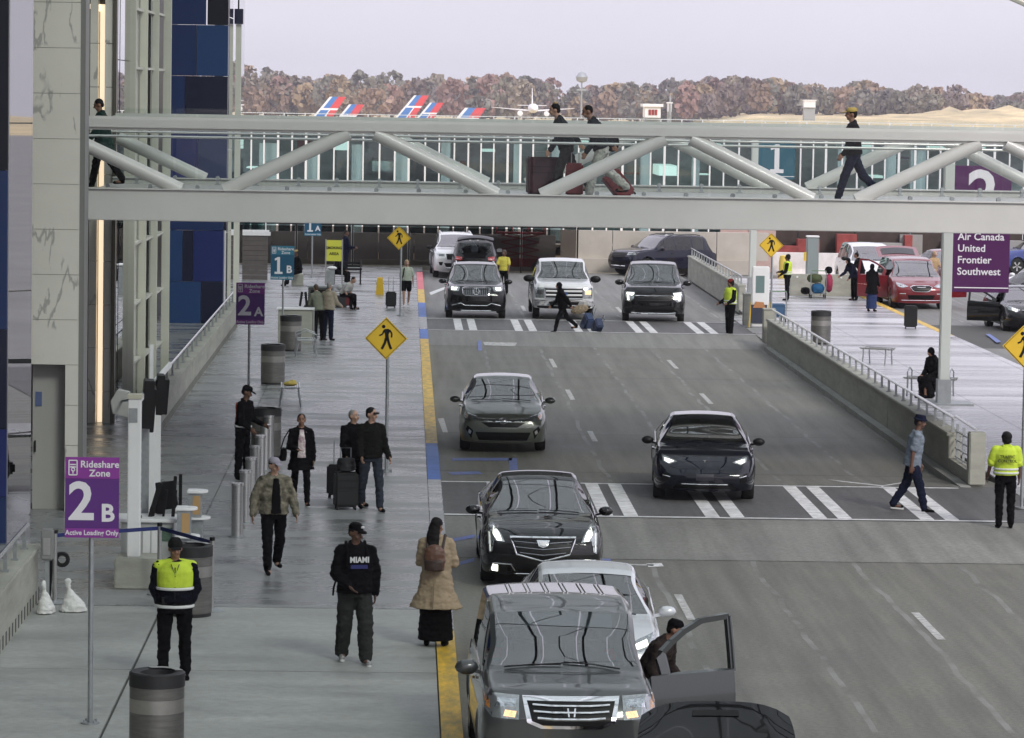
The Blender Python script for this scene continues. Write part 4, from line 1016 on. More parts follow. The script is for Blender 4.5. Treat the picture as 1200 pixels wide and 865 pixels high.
# ---- specs
SED = dict(top=[(0, .68), (.06, .80), (.30, .87), (.7, .93), (1.22, .985), (1.32, 1.00), (2.15, 1.36), (2.35, 1.43), (2.9, 1.455), (3.45, 1.40), (4.15, 1.10), (4.3, 1.08), (4.70, 1.04), (4.82, .92)],
           belt=[(0, .64), (.3, .79), (.8, .86), (1.3, .90), (2.5, .93), (4.0, .98), (4.6, .94), (4.82, .80)])
def fr_camry(root, patch, line, ob):
    patch([(-.46, .575), (.46, .575), (.30, .50), (-.30, .50)], M_GRI, 'grille')
    patch([(-.62, .655), (-.16, .64), (0, .615), (.16, .64), (.62, .655), (.48, .60), (.2, .585), (-.2, .585), (-.48, .60)], M_CHROME, 'grille_bar', .014)
    MB().tube([ob(.085*cos(a), .612+.055*sin(a), .03) for a in [2*pi*k/16 for k in range(16)]], .008, 5, closed=True).tube([ob(.04*cos(a), .625+.035*sin(a), .03) for a in [2*pi*k/12 for k in range(12)]], .006, 5, closed=True).tube([ob(.062*cos(a), .640+.016*sin(a), .03) for a in [2*pi*k/12 for k in range(12)]], .006, 5, closed=True).build('emblem', M_CHROME, root)
    patch([(-.58, .42), (.58, .42), (.50, .28), (-.50, .28)], M_GRI, 'lower_grille')
    lampset([(.48, .665), (.60, .70), (.82, .775), (.80, .63), (.62, .59)], 0, patch, [([(.74, .70), (.80, .74), (.79, .65), (.73, .63)], M_AMB), ([(.52, .66), (.60, .685), (.62, .63), (.56, .62)], M_CHROME)])
    patch([(.62, .44), (.74, .52), (.78, .46), (.66, .31)], M_GRI, 'fog_light', sym=True); patch([(.66, .43), (.71, .46), (.73, .41), (.68, .38)], M_REFL, 'fog_lamp', .012, sym=True)
    line([(-.60, .27), (.60, .27)], .010, M_CHROME, 'lower_trim')
def fr_ev(root, patch, line, ob):
    lampset([(.50, .655), (.60, .70), (.78, .765), (.76, .66), (.66, .615)], 1, patch, [([(.56, .665), (.68, .70), (.74, .71), (.73, .66), (.66, .635)], M_LAMP)])
    patch([(-.50, .36), (.50, .36), (.58, .27), (-.58, .27)], M_GRI, 'lower_intake'); patch([(.62, .47), (.78, .50), (.78, .38), (.66, .36)], M_GRI, 'side_intake', sym=True)
    line([(.63, .44), (.76, .465)], .010, M_CHROME, 'side_blade', sym=True)
    MB().box(ob(0, .685, .012), (.05, .012, .012)).box(ob(0, .665, .014), (.014, .012, .045)).build('emblem', M_CHROME, root)
    patch([(-.16, .49), (.16, .49), (.16, .40), (-.16, .40)], M_PLATE, 'plate', .012)
    line([(-.42, .345), (.42, .345)], .008, M_CHROME, 'lower_trim')
def fr_caddy(root, patch, line, ob):
    g = [(-.50, .665), (.50, .665), (.40, .475), (0, .405), (-.40, .475)]
    gr = patch(g, M_GRI, 'grille', .004)[0]
    for z, w in ((.61, .44), (.55, .42), (.49, .35)): line([(-w, z+.005), (0, z-.02), (w, z+.005)], .010, mat('smoked_chrome', (.28, .28, .30), .2, 1), 'slat', gr, off=.012)
    line(g, .014, M_CHROME, 'grille_frame', closed=True, off=.012); line([(-.50, .672), (.50, .672)], .022, M_CHROME, 'grille_top_bar', off=.014)
    patch([(-.10, .64), (.10, .64), (.07, .57), (0, .55), (-.07, .57)], M_CHROME, 'emblem', .03); patch([(-.06, .625), (.06, .625), (.04, .58), (0, .57), (-.04, .58)], M_WHITE, 'emblem_shield', .055)
    lampset([(.58, .60), (.63, .70), (.74, .82), (.82, .84), (.84, .72), (.82, .48), (.77, .50), (.74, .62)], 1, patch, [([(.62, .62), (.67, .73), (.75, .80), (.76, .70), (.70, .62)], M_LAMP), ([(.80, .72), (.825, .72), (.81, .50), (.79, .50)], mat('dim_lamp', (.8, .8, .75), .3, emis=(1, 1, .9), estr=.5))])
    line([(.42, .29), (.48, .36), (.76, .37), (.80, .27)], .010, M_CHROME, 'fog_trim', sym=True); patch([(.46, .33), (.54, .345), (.54, .29), (.48, .28)], M_GRI, 'fog_housing', sym=True)
    for s in (-1,): patch([(s*.68, .35), (s*.77, .36), (s*.77, .28), (s*.68, .27)], M_LAMP, 'fog_lamp', .014)
    patch([(-.42, .36), (.42, .36), (.36, .25), (-.36, .25)], M_GRI, 'lower_intake'); line([(-.42, .24), (.42, .24)], .008, M_CHROME, 'lower_trim')
def emblem_H(root, ob, z, m):
    pts = [(-.075, .058), (.075, .058), (.06, -.058), (-.06, -.058)]
    b = MB().tube([ob(x, z+y, .035) for x, y in pts], .008, 5, closed=True)
    for sg in (1, -1): b.bar(ob(sg*.040, z+.042, .04), ob(sg*.030, z-.042, .04), .016, .016)
    b.bar(ob(-.03, z, .04), ob(.03, z, .04), .014, .014); b.build('emblem', m, root)
def fr_pilot(root, patch, line, ob):
    g = [(-.47, .90), (.47, .90), (.42, .70), (.30, .655), (-.30, .655), (-.42, .70)]
    patch([(-.52, .945), (.52, .945), (.47, .68), (.32, .62), (-.32, .62), (-.47, .68)], M_CHROME, 'grille_surround', .012)
    gr = patch(g, M_GRI, 'grille', .022)[0]
    for z, w in ((.855, .41), (.79, .40), (.725, .36)): line([(-w, z+.01), (-w*.5, z), (w*.5, z), (w, z+.01)], .017, M_CHROME, 'slat', gr, off=.035)
    patch([(-.09, .86), (.09, .86), (.075, .72), (-.075, .72)], M_GRI, 'emblem_plate', .045); emblem_H(root, ob, .79, M_CHROME)
    lampset([(.55, .945), (.80, .955), (.93, .93), (.92, .80), (.84, .72), (.56, .71)], 1, patch, [([(.58, .79), (.70, .80), (.72, .74), (.60, .73)], M_LAMPW), ([(.58, .91), (.78, .92), (.80, .83), (.60, .83)], M_CHROME), ([(.86, .90), (.92, .90), (.91, .82), (.86, .80)], M_AMB)])
    patch([(-.55, .48), (.55, .48), (.5, .30), (-.5, .30)], M_GRI, 'lower_grille')
def fr_gle(root, patch, line, ob):
    g = [(-.46, .90), (-.38, .93), (.38, .93), (.46, .90), (.44, .72), (.36, .66), (-.36, .66), (-.44, .72)]
    gr = patch(g, M_GRI, 'grille', .006)[0]
    for k in range(13): x = -.40+.8*k/12; line([(x, .91), (x, .68)], .007, M_CHROME, 'slat', gr, off=.014, n=2)
    line(g, .010, M_CHROME, 'grille_frame', closed=True, off=.012)
    b = MB().tube([ob(.10*cos(a), .80+.10*sin(a), .03) for a in [2*pi*k/20 for k in range(20)]], .011, 6, closed=True)
    for a in (90, 210, 330): b.bar(ob(0, .80, .032), ob(.095*cos(rad(a)), .80+.095*sin(rad(a)), .032), .016, .016)
    b.build('emblem', M_CHROME, root)
    lampset([(.54, .93), (.70, .97), (.88, .96), (.87, .82), (.74, .79), (.58, .80)], 1, patch, [([(.62, .92), (.82, .93), (.82, .84), (.66, .83)], M_LAMP)])
    patch([(-.48, .52), (.48, .52), (.62, .36), (-.62, .36)], M_GRI, 'lower_grille'); line([(-.80, .42), (-.50, .47), (-.36, .42), (.36, .42), (.50, .47), (.80, .42)], .016, M_CHROME, 'lower_trim'); line([(-.5, .30), (.5, .30)], .02, M_CHROME, 'skid_trim')
def fr_pickup(root, patch, line, ob):
    gr = patch([(-.62, 1.12), (.62, 1.12), (.60, .80), (-.60, .80)], M_GRI, 'grille', .01)[0]
    for z in (1.03, .90): line([(-.60, z), (.60, z)], .035, M_WHITE, 'slat', gr, off=.02)
    line([(-.64, 1.13), (.64, 1.13), (.62, .79), (-.62, .79)], .02, mat('satin_chrome', (.6, .6, .62), .3, 1), 'grille_frame', closed=True, off=.015)
    patch([(-.12, .99), (.12, .99), (.12, .92), (-.12, .92)], mat('badge_blue', (.02, .06, .25), .3), 'emblem', .06)
    for s in (1, -1):
        o = patch([(s*.66, 1.14), (s*.95, 1.14), (s*.94, .80), (s*.66, .80)], M_REFL, 'headlight', .008)[0]
        patch([(s*.70, 1.06), (s*.90, 1.06), (s*.90, .92), (s*.70, .92)], M_LAMPW if s > 0 else mat('lamp_dark', (.12, .12, .13), .2), 'lamp', .016, parent=o)
        patch([(s*.66, 1.14), (s*.95, 1.14), (s*.94, .80), (s*.66, .80)], M_LENS, 'lens', .024, parent=o, depth=.008)
    patch([(-.98, .74), (.98, .74), (.96, .54), (-.96, .54)], mat('bumper_chrome', (.65, .65, .66), .12, 1), 'bumper', .05, depth=.06)
    patch([(-.5, .68), (.5, .68), (.46, .57), (-.46, .57)], M_GRI, 'bumper_opening', .058); patch([(-.90, .52), (.90, .52), (.82, .34), (-.82, .34)], M_GRI, 'air_dam', .02)
    patch([(.66, .68), (.80, .68), (.80, .58), (.66, .58)], M_REFL, 'fog_lamp', .06, sym=True)
def fr_tahoe(root, patch, line, ob):
    gr = patch([(-.56, 1.03), (.56, 1.03), (.60, .84), (.50, .70), (-.50, .70), (-.60, .84)], M_GRI, 'grille', .006)[0]
    for z in (.98, .86, .78): line([(-.53, z), (.53, z)], .008, M_DKMET, 'slat', gr, off=.016)
    line([(-.60, .93), (.60, .93)], .014, M_CHROME, 'grille_bar', off=.018); patch([(-.13, .955), (-.04, .955), (-.04, .98), (.04, .98), (.04, .955), (.13, .955), (.13, .905), (.04, .905), (.04, .88), (-.04, .88), (-.04, .905), (-.13, .905)], mat('bowtie_dark', (.05, .05, .05), .3), 'emblem', .03)
    lampset([(.62, 1.04), (.92, 1.06), (.94, .96), (.90, .76), (.78, .72), (.66, .82)], 1, patch, [([(.64, 1.01), (.88, 1.03), (.90, .96), (.70, .93)], M_LAMP), ([(.82, .93), (.88, .93), (.86, .78), (.80, .77)], M_LAMP)])
    patch([(-.70, .60), (.70, .60), (.62, .40), (-.62, .40)], M_GRI, 'lower_grille'); line([(-.72, .37), (-.5, .35), (.5, .35), (.72, .37)], .022, M_CHROME, 'lower_trim')
def fr_explorer(root, patch, line, ob):
    gr = patch([(-.50, .99), (.50, .99), (.46, .76), (-.46, .76)], M_GRI, 'grille', .006)[0]
    for z in (.93, .86, .80): line([(-.46, z), (.46, z)], .009, M_DKMET, 'slat', gr, off=.014)
    lampset([(.54, 1.0), (.88, 1.0), (.86, .90), (.56, .88)], 0, patch, [([(.60, .97), (.80, .97), (.80, .92), (.60, .92)], M_DKMET)])
    patch([(-.58, .62), (.58, .62), (.50, .46), (-.50, .46)], M_GRI, 'lower_grille'); line([(-.5, .42), (.5, .42)], .02, M_CHROME, 'lower_trim'); patch([(.62, .66), (.80, .66), (.76, .52), (.66, .52)], M_GRI, 'fog_housing', sym=True)
def fr_pacifica(root, patch, line, ob):
    g = [(-.40, .80), (-.28, .85), (.28, .85), (.40, .80), (.32, .68), (.22, .64), (-.22, .64), (-.32, .68)]
    patch(g, M_GRI, 'grille', .006); line(g, .014, M_CHROME, 'grille_frame', closed=True, off=.012); line([(-.16, .80), (0, .79), (.16, .80)], .012, M_CHROME, 'wing_emblem', off=.03)
    lampset([(.46, .82), (.62, .90), (.86, .95), (.85, .82), (.66, .77)], 0, patch, [([(.56, .83), (.66, .87), (.68, .82), (.60, .79)], M_CHROME)])
    patch([(-.50, .52), (.50, .52), (.44, .36), (-.44, .36)], M_GRI, 'lower_grille'); line([(.56, .56), (.78, .56)], .014, M_CHROME, 'fog_trim', sym=True); line([(-.7, .32), (.7, .32)], .01, M_CHROME, 'lower_trim')
def fr_plain(root, patch, line, ob):
    patch([(-.42, .68), (.42, .68), (.34, .54), (-.34, .54)], M_GRI, 'grille'); line([(-.42, .69), (0, .67), (.42, .69)], .014, M_CHROME, 'grille_bar')
    lampset([(.46, .70), (.62, .76), (.84, .82), (.82, .70), (.60, .62)], 1, patch, [([(.54, .70), (.70, .75), (.72, .69), (.58, .65)], M_LAMP)])
    patch([(-.55, .42), (.55, .42), (.48, .28), (-.48, .28)], M_GRI, 'lower_grille')
def spec(base, **k): d = dict(base); d.update(k); return d
SEDAN = dict(L=4.82, W=1.83, wb=2.78, fo=.96, rw=.335, cowl=1.28, hdr=2.22, rfe=3.35, deck=4.18, wroof=.62, doors=[1.42, 2.55, 3.52], win=[(1.55, 2.50), (2.60, 3.45), (3.50, 3.80)], top=SED['top'], belt=SED['belt'])
SUVT = [(0, .84), (.05, 1.0), (.22, 1.08), (.6, 1.12), (1.15, 1.17), (1.22, 1.20), (1.95, 1.64), (2.15, 1.71), (2.9, 1.75), (4.2, 1.70), (4.35, 1.62), (4.72, 1.12), (4.86, .95)]
SUV = dict(L=4.86, W=1.98, wb=2.85, fo=.90, rw=.38, cowl=1.18, hdr=2.02, rfe=4.22, deck=4.72, wroof=.70, zf=.28, rc=.45, kf=.86, doors=[1.32, 2.45, 3.45], win=[(1.45, 2.40), (2.50, 3.40), (3.50, 4.15)],
           top=SUVT, belt=[(0, .78), (.2, .98), (.8, 1.05), (1.3, 1.09), (4.2, 1.10), (4.86, .92)], nose=[(.28, .10), (.5, .0), (.8, .01), (.95, .07), (1.15, .16)], msize=1.15)
def sc(tab, fx, fz): return [(a*fx, b*fz) for a, b in tab]
def scaled(base, L, H_, **k):
    fx = L/base['L']; fz = H_/max(z for _, z in base['top']); d = dict(base)
    for q in ('cowl', 'hdr', 'rfe', 'deck', 'wb', 'fo', 'L'): d[q] = base[q]*fx
    d['doors'] = [a*fx for a in base['doors']]; d['win'] = [(a*fx, b*fx) for a, b in base['win']]
    d['top'] = sc(base['top'], fx, fz); d['belt'] = sc(base['belt'], fx, fz); d.update(k); return d
def at_front(px, py, L, yaw=0, z=0):       # place so that the front axle line meets the pixel
    p = G(px, py, z); f = V((sin(yaw), -cos(yaw), 0)); c = p-f*(L/2-.95); c.z = z; return c
BLK = paint('black', (.003, .003, .004)); 
P1 = spec(SUV, W=1.93, front=fr_pilot, nose=[(.28, .10), (.5, .0), (.9, .02), (1.05, .10), (1.2, .14)], wroof=.80, open={(0, 1): rad(62)}, kf=.90, rc=.35,
          zmap=.17, belt=[(0, .85), (.2, 1.02), (.8, 1.08), (1.3, 1.11), (4.2, 1.12), (4.86, .92)],
          top=[(0, .88), (.05, 1.09), (.2, 1.16), (.6, 1.19), (1.1, 1.22), (1.18, 1.25), (1.85, 1.68), (2.05, 1.76), (2.9, 1.82), (4.2, 1.78), (4.35, 1.70), (4.72, 1.15), (4.86, .95)])
GREY = paint('steel_grey', (.055, .060, .060), .28, .3)
rp, rpi = car('suv_car', 'grey boxy suv with chrome grille and opened driver door nearest the camera', 'car', (1.80, 40.0, 0), rad(1), GREY, P1)
for i in range(6):
    x = -.52+.208*i
    for dx in (-.022, .022):
        pts = []
        for y in (.55, .9, 1.3, 1.6):
            h_ = rpi['bvh'].ray_cast(V((x+dx, y, 4)), V((0, 0, -1)))[0]; pts.append(h_+V((0, 0, .004)))
        MB().tube(pts, .008, 5).build('roof_rib', M_CHROME, rp)
car('sedan_car', 'silver white sedan half hidden behind the grey suv', 'car', (2.40, 45.7, 0), rad(-1.5), paint('silver_white', (.62, .64, .66), .3, .2), scaled(SEDAN, 4.8, 1.46, front=fr_plain, zmap=.09, W=1.82, hmat=M_CHROME))
car('sedan_car', 'black luxury sedan with wide chrome grille stopped at the near crossing', 'car', at_front(633, 682, 5.1), rad(0), BLK, scaled(SEDAN, 5.13, 1.50, front=fr_caddy, zmap=.12, W=1.88, rw=.36, spokes=9, rc=.7, kf=.84))
car('sedan_car', 'dark grey green sedan with amber front lamp in the left lane', 'car', at_front(590, 527, 4.8, z=0), rad(-1), paint('grey_green', (.14, .155, .13), .28, .35), scaled(SEDAN, 4.82, 1.47, front=fr_camry, zmap=.09, W=1.83))
car('electric_car', 'black smooth nosed electric sedan with glass roof on the near crossing', 'car', at_front(824, 584, 4.7, rad(-3.5), .1), rad(-3.5), paint('ink_blue_black', (.002, .003, .009)), scaled(SEDAN, 4.70, 1.44, front=fr_ev, zmap=.09, W=1.88, rw=.34, glassroof=True, nose=[(.2, .12), (.35, .02), (.5, 0), (.66, .10), (.8, .24)], rc=.75, kf=.76, mm=M_BLACK, rim=M_DKMET,
   top=[(0, .64), (.06, .76), (.30, .84), (.7, .91), (1.35, .98), (1.42, 1.0), (2.15, 1.37), (2.5, 1.42), (3.0, 1.44), (3.5, 1.38), (4.25, 1.13), (4.70, 1.02)], cowl=1.40, hdr=2.20, rfe=3.4, deck=4.2))
car('suv_car', 'black luxury suv with round star emblem and bright lamps at the far crossing', 'car', at_front(557, 373, 4.95, z=.06), 0, BLK, scaled(SUV, 4.93, 1.78, front=fr_gle, zmap=.14, W=2.0, rails=M_CHROME, wroof=.72))
PK = spec(SUV, L=5.9, W=2.03, wb=3.68, fo=.93, rw=.41, cowl=1.25, hdr=1.95, rfe=3.75, deck=4.0, wroof=.76, zf=.40, rc=.30, kf=.93, rw1=3.74, rw2=4.01, doors=[1.45, 2.55, 3.60], win=[(1.55, 2.5), (2.6, 3.5)], msize=1.6, mm=M_BLACK,
          top=[(0, 1.0), (.05, 1.18), (.3, 1.24), (.7, 1.28), (1.2, 1.31), (1.28, 1.33), (1.85, 1.82), (2.0, 1.89), (2.8, 1.95), (3.7, 1.90), (3.95, 1.42), (4.05, 1.36), (5.8, 1.34), (5.9, 1.1)], belt=[(0, .95), (.3, 1.12), (1.2, 1.22), (3.9, 1.26), (5.9, 1.05)], nose=[(.4, .03), (.7, 0), (1.1, .02), (1.3, .08)], front=fr_pickup, zmap=-.05)
car('pickup_truck', 'white pickup truck with big dark mirrors at the far crossing', 'truck', at_front(659, 374, 5.9, z=.06), 0, paint('white', (.72, .73, .74), .3), PK)
TH = spec(scaled(SUV, 5.35, 1.92), W=2.06, rw=.42, front=fr_tahoe, wroof=.76, zf=.32, kf=.90, msize=1.3)
car('suv_car', 'large black suv with split bright lamps right of the white pickup', 'car', at_front(767, 378, 5.35, rad(-1.5), .06), rad(-3.2), BLK, TH)
car('suv_car', 'white suv with black grille farthest back in the left lane', 'car', at_front(534, 325, 5.05), rad(2), paint('white', (.72, .73, .74), .3), scaled(SUV, 5.05, 1.78, front=fr_explorer, W=2.0, rails=M_WHITE, mm=M_BLACK))
car('suv_car', 'dark blue suv turning across the road behind the large black suv', 'car', G(776, 322), rad(-58), paint('dark_blue', (.003, .004, .018)), scaled(SUV, 4.7, 1.70, front=fr_explorer, W=1.9, rails=M_DKMET))
# car behind the star-emblem suv with its tailgate up
rt, _ = car('suv_car', 'dark car mostly hidden behind the black star emblem suv, its tailgate raised', 'car', G(557, 330)+V((0, 3.4, 0)), pi, BLK, scaled(SUV, 4.6, 1.6, front=fr_plain, zmap=.09, W=1.9))
MB().m(0, True).grid([[V((x*.72, 2.0+v*.85, 1.62+.20*sin(v*2.6)-.10*x*x)) for x in [-1+.25*k for k in range(9)]] for v in [0, .2, .4, .6, .8, 1.0]]).build('tailgate', M_DKMET, rt)
# right roadway
RED = paint('metallic_red', (.17, .008, .014), .3, .2)
VAN = scaled(SUV, 5.1, 1.78, front=fr_pacifica, W=2.0, wroof=.74, cowl=1.05, hdr=2.0, zf=.22, rw=.35, open={(0, -1): rad(62), (0, 1): rad(60)}, kf=.84, rc=.6, mm=M_BLACK,
   top=[(0, .68), (.05, .80), (.25, .92), (.6, 1.02), (1.05, 1.12), (1.1, 1.15), (2.0, 1.66), (2.2, 1.73), (3, 1.78), (4.5, 1.74), (4.7, 1.65), (4.98, 1.1), (5.1, .9)], seatm=mat('seat_grey', (.2, .2, .2), .8))
rv, _ = car('minivan', 'red minivan with its front doors and tailgate open at the right kerb', 'van', at_front(1074, 361, 5.1, rad(2)), rad(2), RED, VAN)
MB().m(0, True).grid([[V((x*.78, 2.25+v*.95, 1.72+.34*v-.06*x*x)) for x in [-1+.25*k for k in range(9)]] for v in [0, .2, .4, .6, .8, 1.0]]).build('tailgate', RED, rv)
MB().m(0, True).grid([[V((x*.62, 2.42+v*.50, 1.80+.2*v-.05*x*x)) for x in [-1+.25*k for k in range(9)]] for v in [0, .25, .5, .75, 1.0]]).build('tailgate_window', M_DKMET, rv)
car('sedan_car', 'black sedan with wide open passenger door at the right edge', 'car', at_front(1204, 390, 4.7, rad(0)), rad(2), BLK, scaled(SEDAN, 4.7, 1.46, front=fr_plain, zmap=.09, open={(0, -1): rad(66)}))
car('hatchback_car', 'blue car side on behind the tall purple airline sign', 'car', G(1216, 320), rad(-75), paint('blue', (.02, .04, .20)), scaled(SUV, 4.5, 1.6, front=fr_plain, zmap=.09, W=1.84, rw=.34))
car('sedan_car', 'white sedan beside the lower right corner of the airline sign', 'car', G(1222, 352), rad(-30), paint('white', (.72, .73, .74), .3), scaled(SEDAN, 4.6, 1.42, front=fr_plain))
car('minivan', 'white van parked behind the red minivan', 'van', G(1033, 344)+V((0, 4.5, 0)), rad(2), paint('white', (.72, .73, .74), .3), spec(VAN, open={}, front=fr_plain))
car('sedan_car', 'dark red car just left of the tall purple airline sign', 'car', G(1112, 338)+V((.2, 2, 0)), rad(8), paint('dark_red', (.16, .012, .018)), scaled(SEDAN, 4.7, 1.48, front=fr_plain))
car('sedan_car', 'dark car right of the red minivan, below the blue car', 'car', G(1208, 368)+V((0.9, 2.5, 0)), rad(10), BLK, scaled(SEDAN, 4.7, 1.42, front=fr_plain))
# black car just below the frame, boot lid up
rb, _ = car('sedan_car', 'black car at the bottom edge with its glossy tailgate raised', 'car', (A(838, 840, 35.2).x, 33.15, 0), 0, BLK, scaled(SEDAN, 4.6, 1.34, front=fr_plain, zmap=.09, W=1.8))
_g = MB().m(0, True)
LIDC = V((0, 0, 0))
def lid(x, v): return V((x*.79*(1-.07*v*v*v), 1.72+v*.40-.10*x*x, .92+v*.64-.13*x**4*v-.06*v*v+.02*sin(v*3)))
_g.grid([[lid(-1+x/6, v/8) for x in range(13)] for v in range(9)])
_l = _g.build('tailgate', BLK, rb)
_sol = MB().m(0, True).grid([[lid(-1+x/6, v/8)+V((0, .04, -.05)) for x in range(13)] for v in reversed(range(9))]).build('tailgate_lining', M_DKMET, rb)
MB().grid([[lid(-.30+.60*x/6, .72+.1*v)+V((0, -.012, .012)) for x in range(7)] for v in range(2)]).build('plate_recess', M_BLACK, rb)
# ---------------------------------------------------------------- people
def blob(prims, vox, smooth=3, wr=0.0, seed=0):
    """prims -> one continuous surface.  ('c',p0,r0,p1,r1) tapered capsule, ('e',c,(rx,ry,rz),rot3x3) ellipsoid, ('l',[(c,rx,ry,M)..]) loft"""
    b = MB()
    for p in prims:
        if p[0] == 'c':
            b.cyl(p[1], p[3], p[2], p[4], 12); b.ell(p[1], (p[2],)*3, 12); b.ell(p[3], (p[4],)*3, 12)
        elif p[0] == 'e': b.ell(p[1], p[2], 14, p[3] if len(p) > 3 else None)
        elif p[0] == 'l':
            n = 20; rows = []
            for c, rx, ry, M in p[1]: rows.append([V(c)+M @ V((rx*cos(2*pi*i/n), ry*sin(2*pi*i/n), 0)) for i in range(n)])
            o = len(b.v); b.v += [tuple(q) for r in rows for q in r]
            for k in range(len(rows)-1):
                for i in range(n): j = (i+1) % n; b.f.append((o+k*n+i, o+k*n+j, o+(k+1)*n+j, o+(k+1)*n+i)); b.mi.append(0); b.smooth.append(True)
            b.f.append(tuple(o+i for i in reversed(range(n)))); b.f.append(tuple(o+(len(rows)-1)*n+i for i in range(n))); b.mi += [0, 0]; b.smooth += [True]*2
        elif p[0] == 'b': b.box(p[1], p[2], M=p[3] if len(p) > 3 else None)
    me = b.mesh('shape', []); ob = bpy.data.objects.new('shape', me); COL.objects.link(ob)
    rm = ob.modifiers.new('r', 'REMESH'); rm.mode = 'VOXEL'; rm.voxel_size = vox; rm.adaptivity = 0
    sm = ob.modifiers.new('s', 'SMOOTH'); sm.factor = .5; sm.iterations = smooth
    out = apply_mods(ob); bpy.data.objects.remove(ob); bpy.data.meshes.remove(me)
    if wr:
        out.update()
        nrm = [v.normal.copy() for v in out.vertices]
        for v, n_ in zip(out.vertices, nrm):
            q = v.co; d = noise.noise(V((q.x*9+seed, q.y*9, q.z*16)))+.6*noise.noise(V((q.x*22, q.y*22+seed, q.z*34)))
            v.co = q+n_*wr*d
    for p in out.polygons: p.use_smooth = True
    return out
def cloth(name, col, rough=.85, var=.12, vs=8, col2=None): return mat('cloth_'+name, col, rough, var=var, vscale=vs, col2=col2, bump=.25, bscale=90, spec=.08)
SKIN = {'l': mat('skin_light', (.42, .25, .18), .5, spec=.4), 'm': mat('skin_medium', (.25, .13, .085), .5, spec=.4), 'd': mat('skin_dark', (.12, .062, .042), .5, spec=.4)}
HAIR = {'k': mat('hair_black', (.006, .005, .005), .6, spec=.15), 'g': mat('hair_grey', (.22, .21, .20), .7), 'b': mat('hair_brown', (.06, .035, .02), .6), 'y': mat('hair_blond', (.35, .24, .12), .6)}
CB = cloth('black', (.0035, .0035, .0045)); CN = cloth('navy', (.006, .008, .022)); CJ = cloth('denim', (.030, .036, .048)); CDJ = cloth('dark_denim', (.008, .011, .026))
CK = cloth('tan_coat', (.34, .265, .18)); CG = cloth('charcoal', (.028, .029, .028)); CHV = cloth('hi_vis', (.50, .64, .06), .6); CRF = mat('reflective_tape', (.62, .63, .62), .35)
M_EYE = mat('eye_dark', (.015, .01, .01), .2); M_LIP = mat('lip', (.25, .09, .08), .5); M_SOLE = mat('shoe_white', (.6, .6, .6), .6)
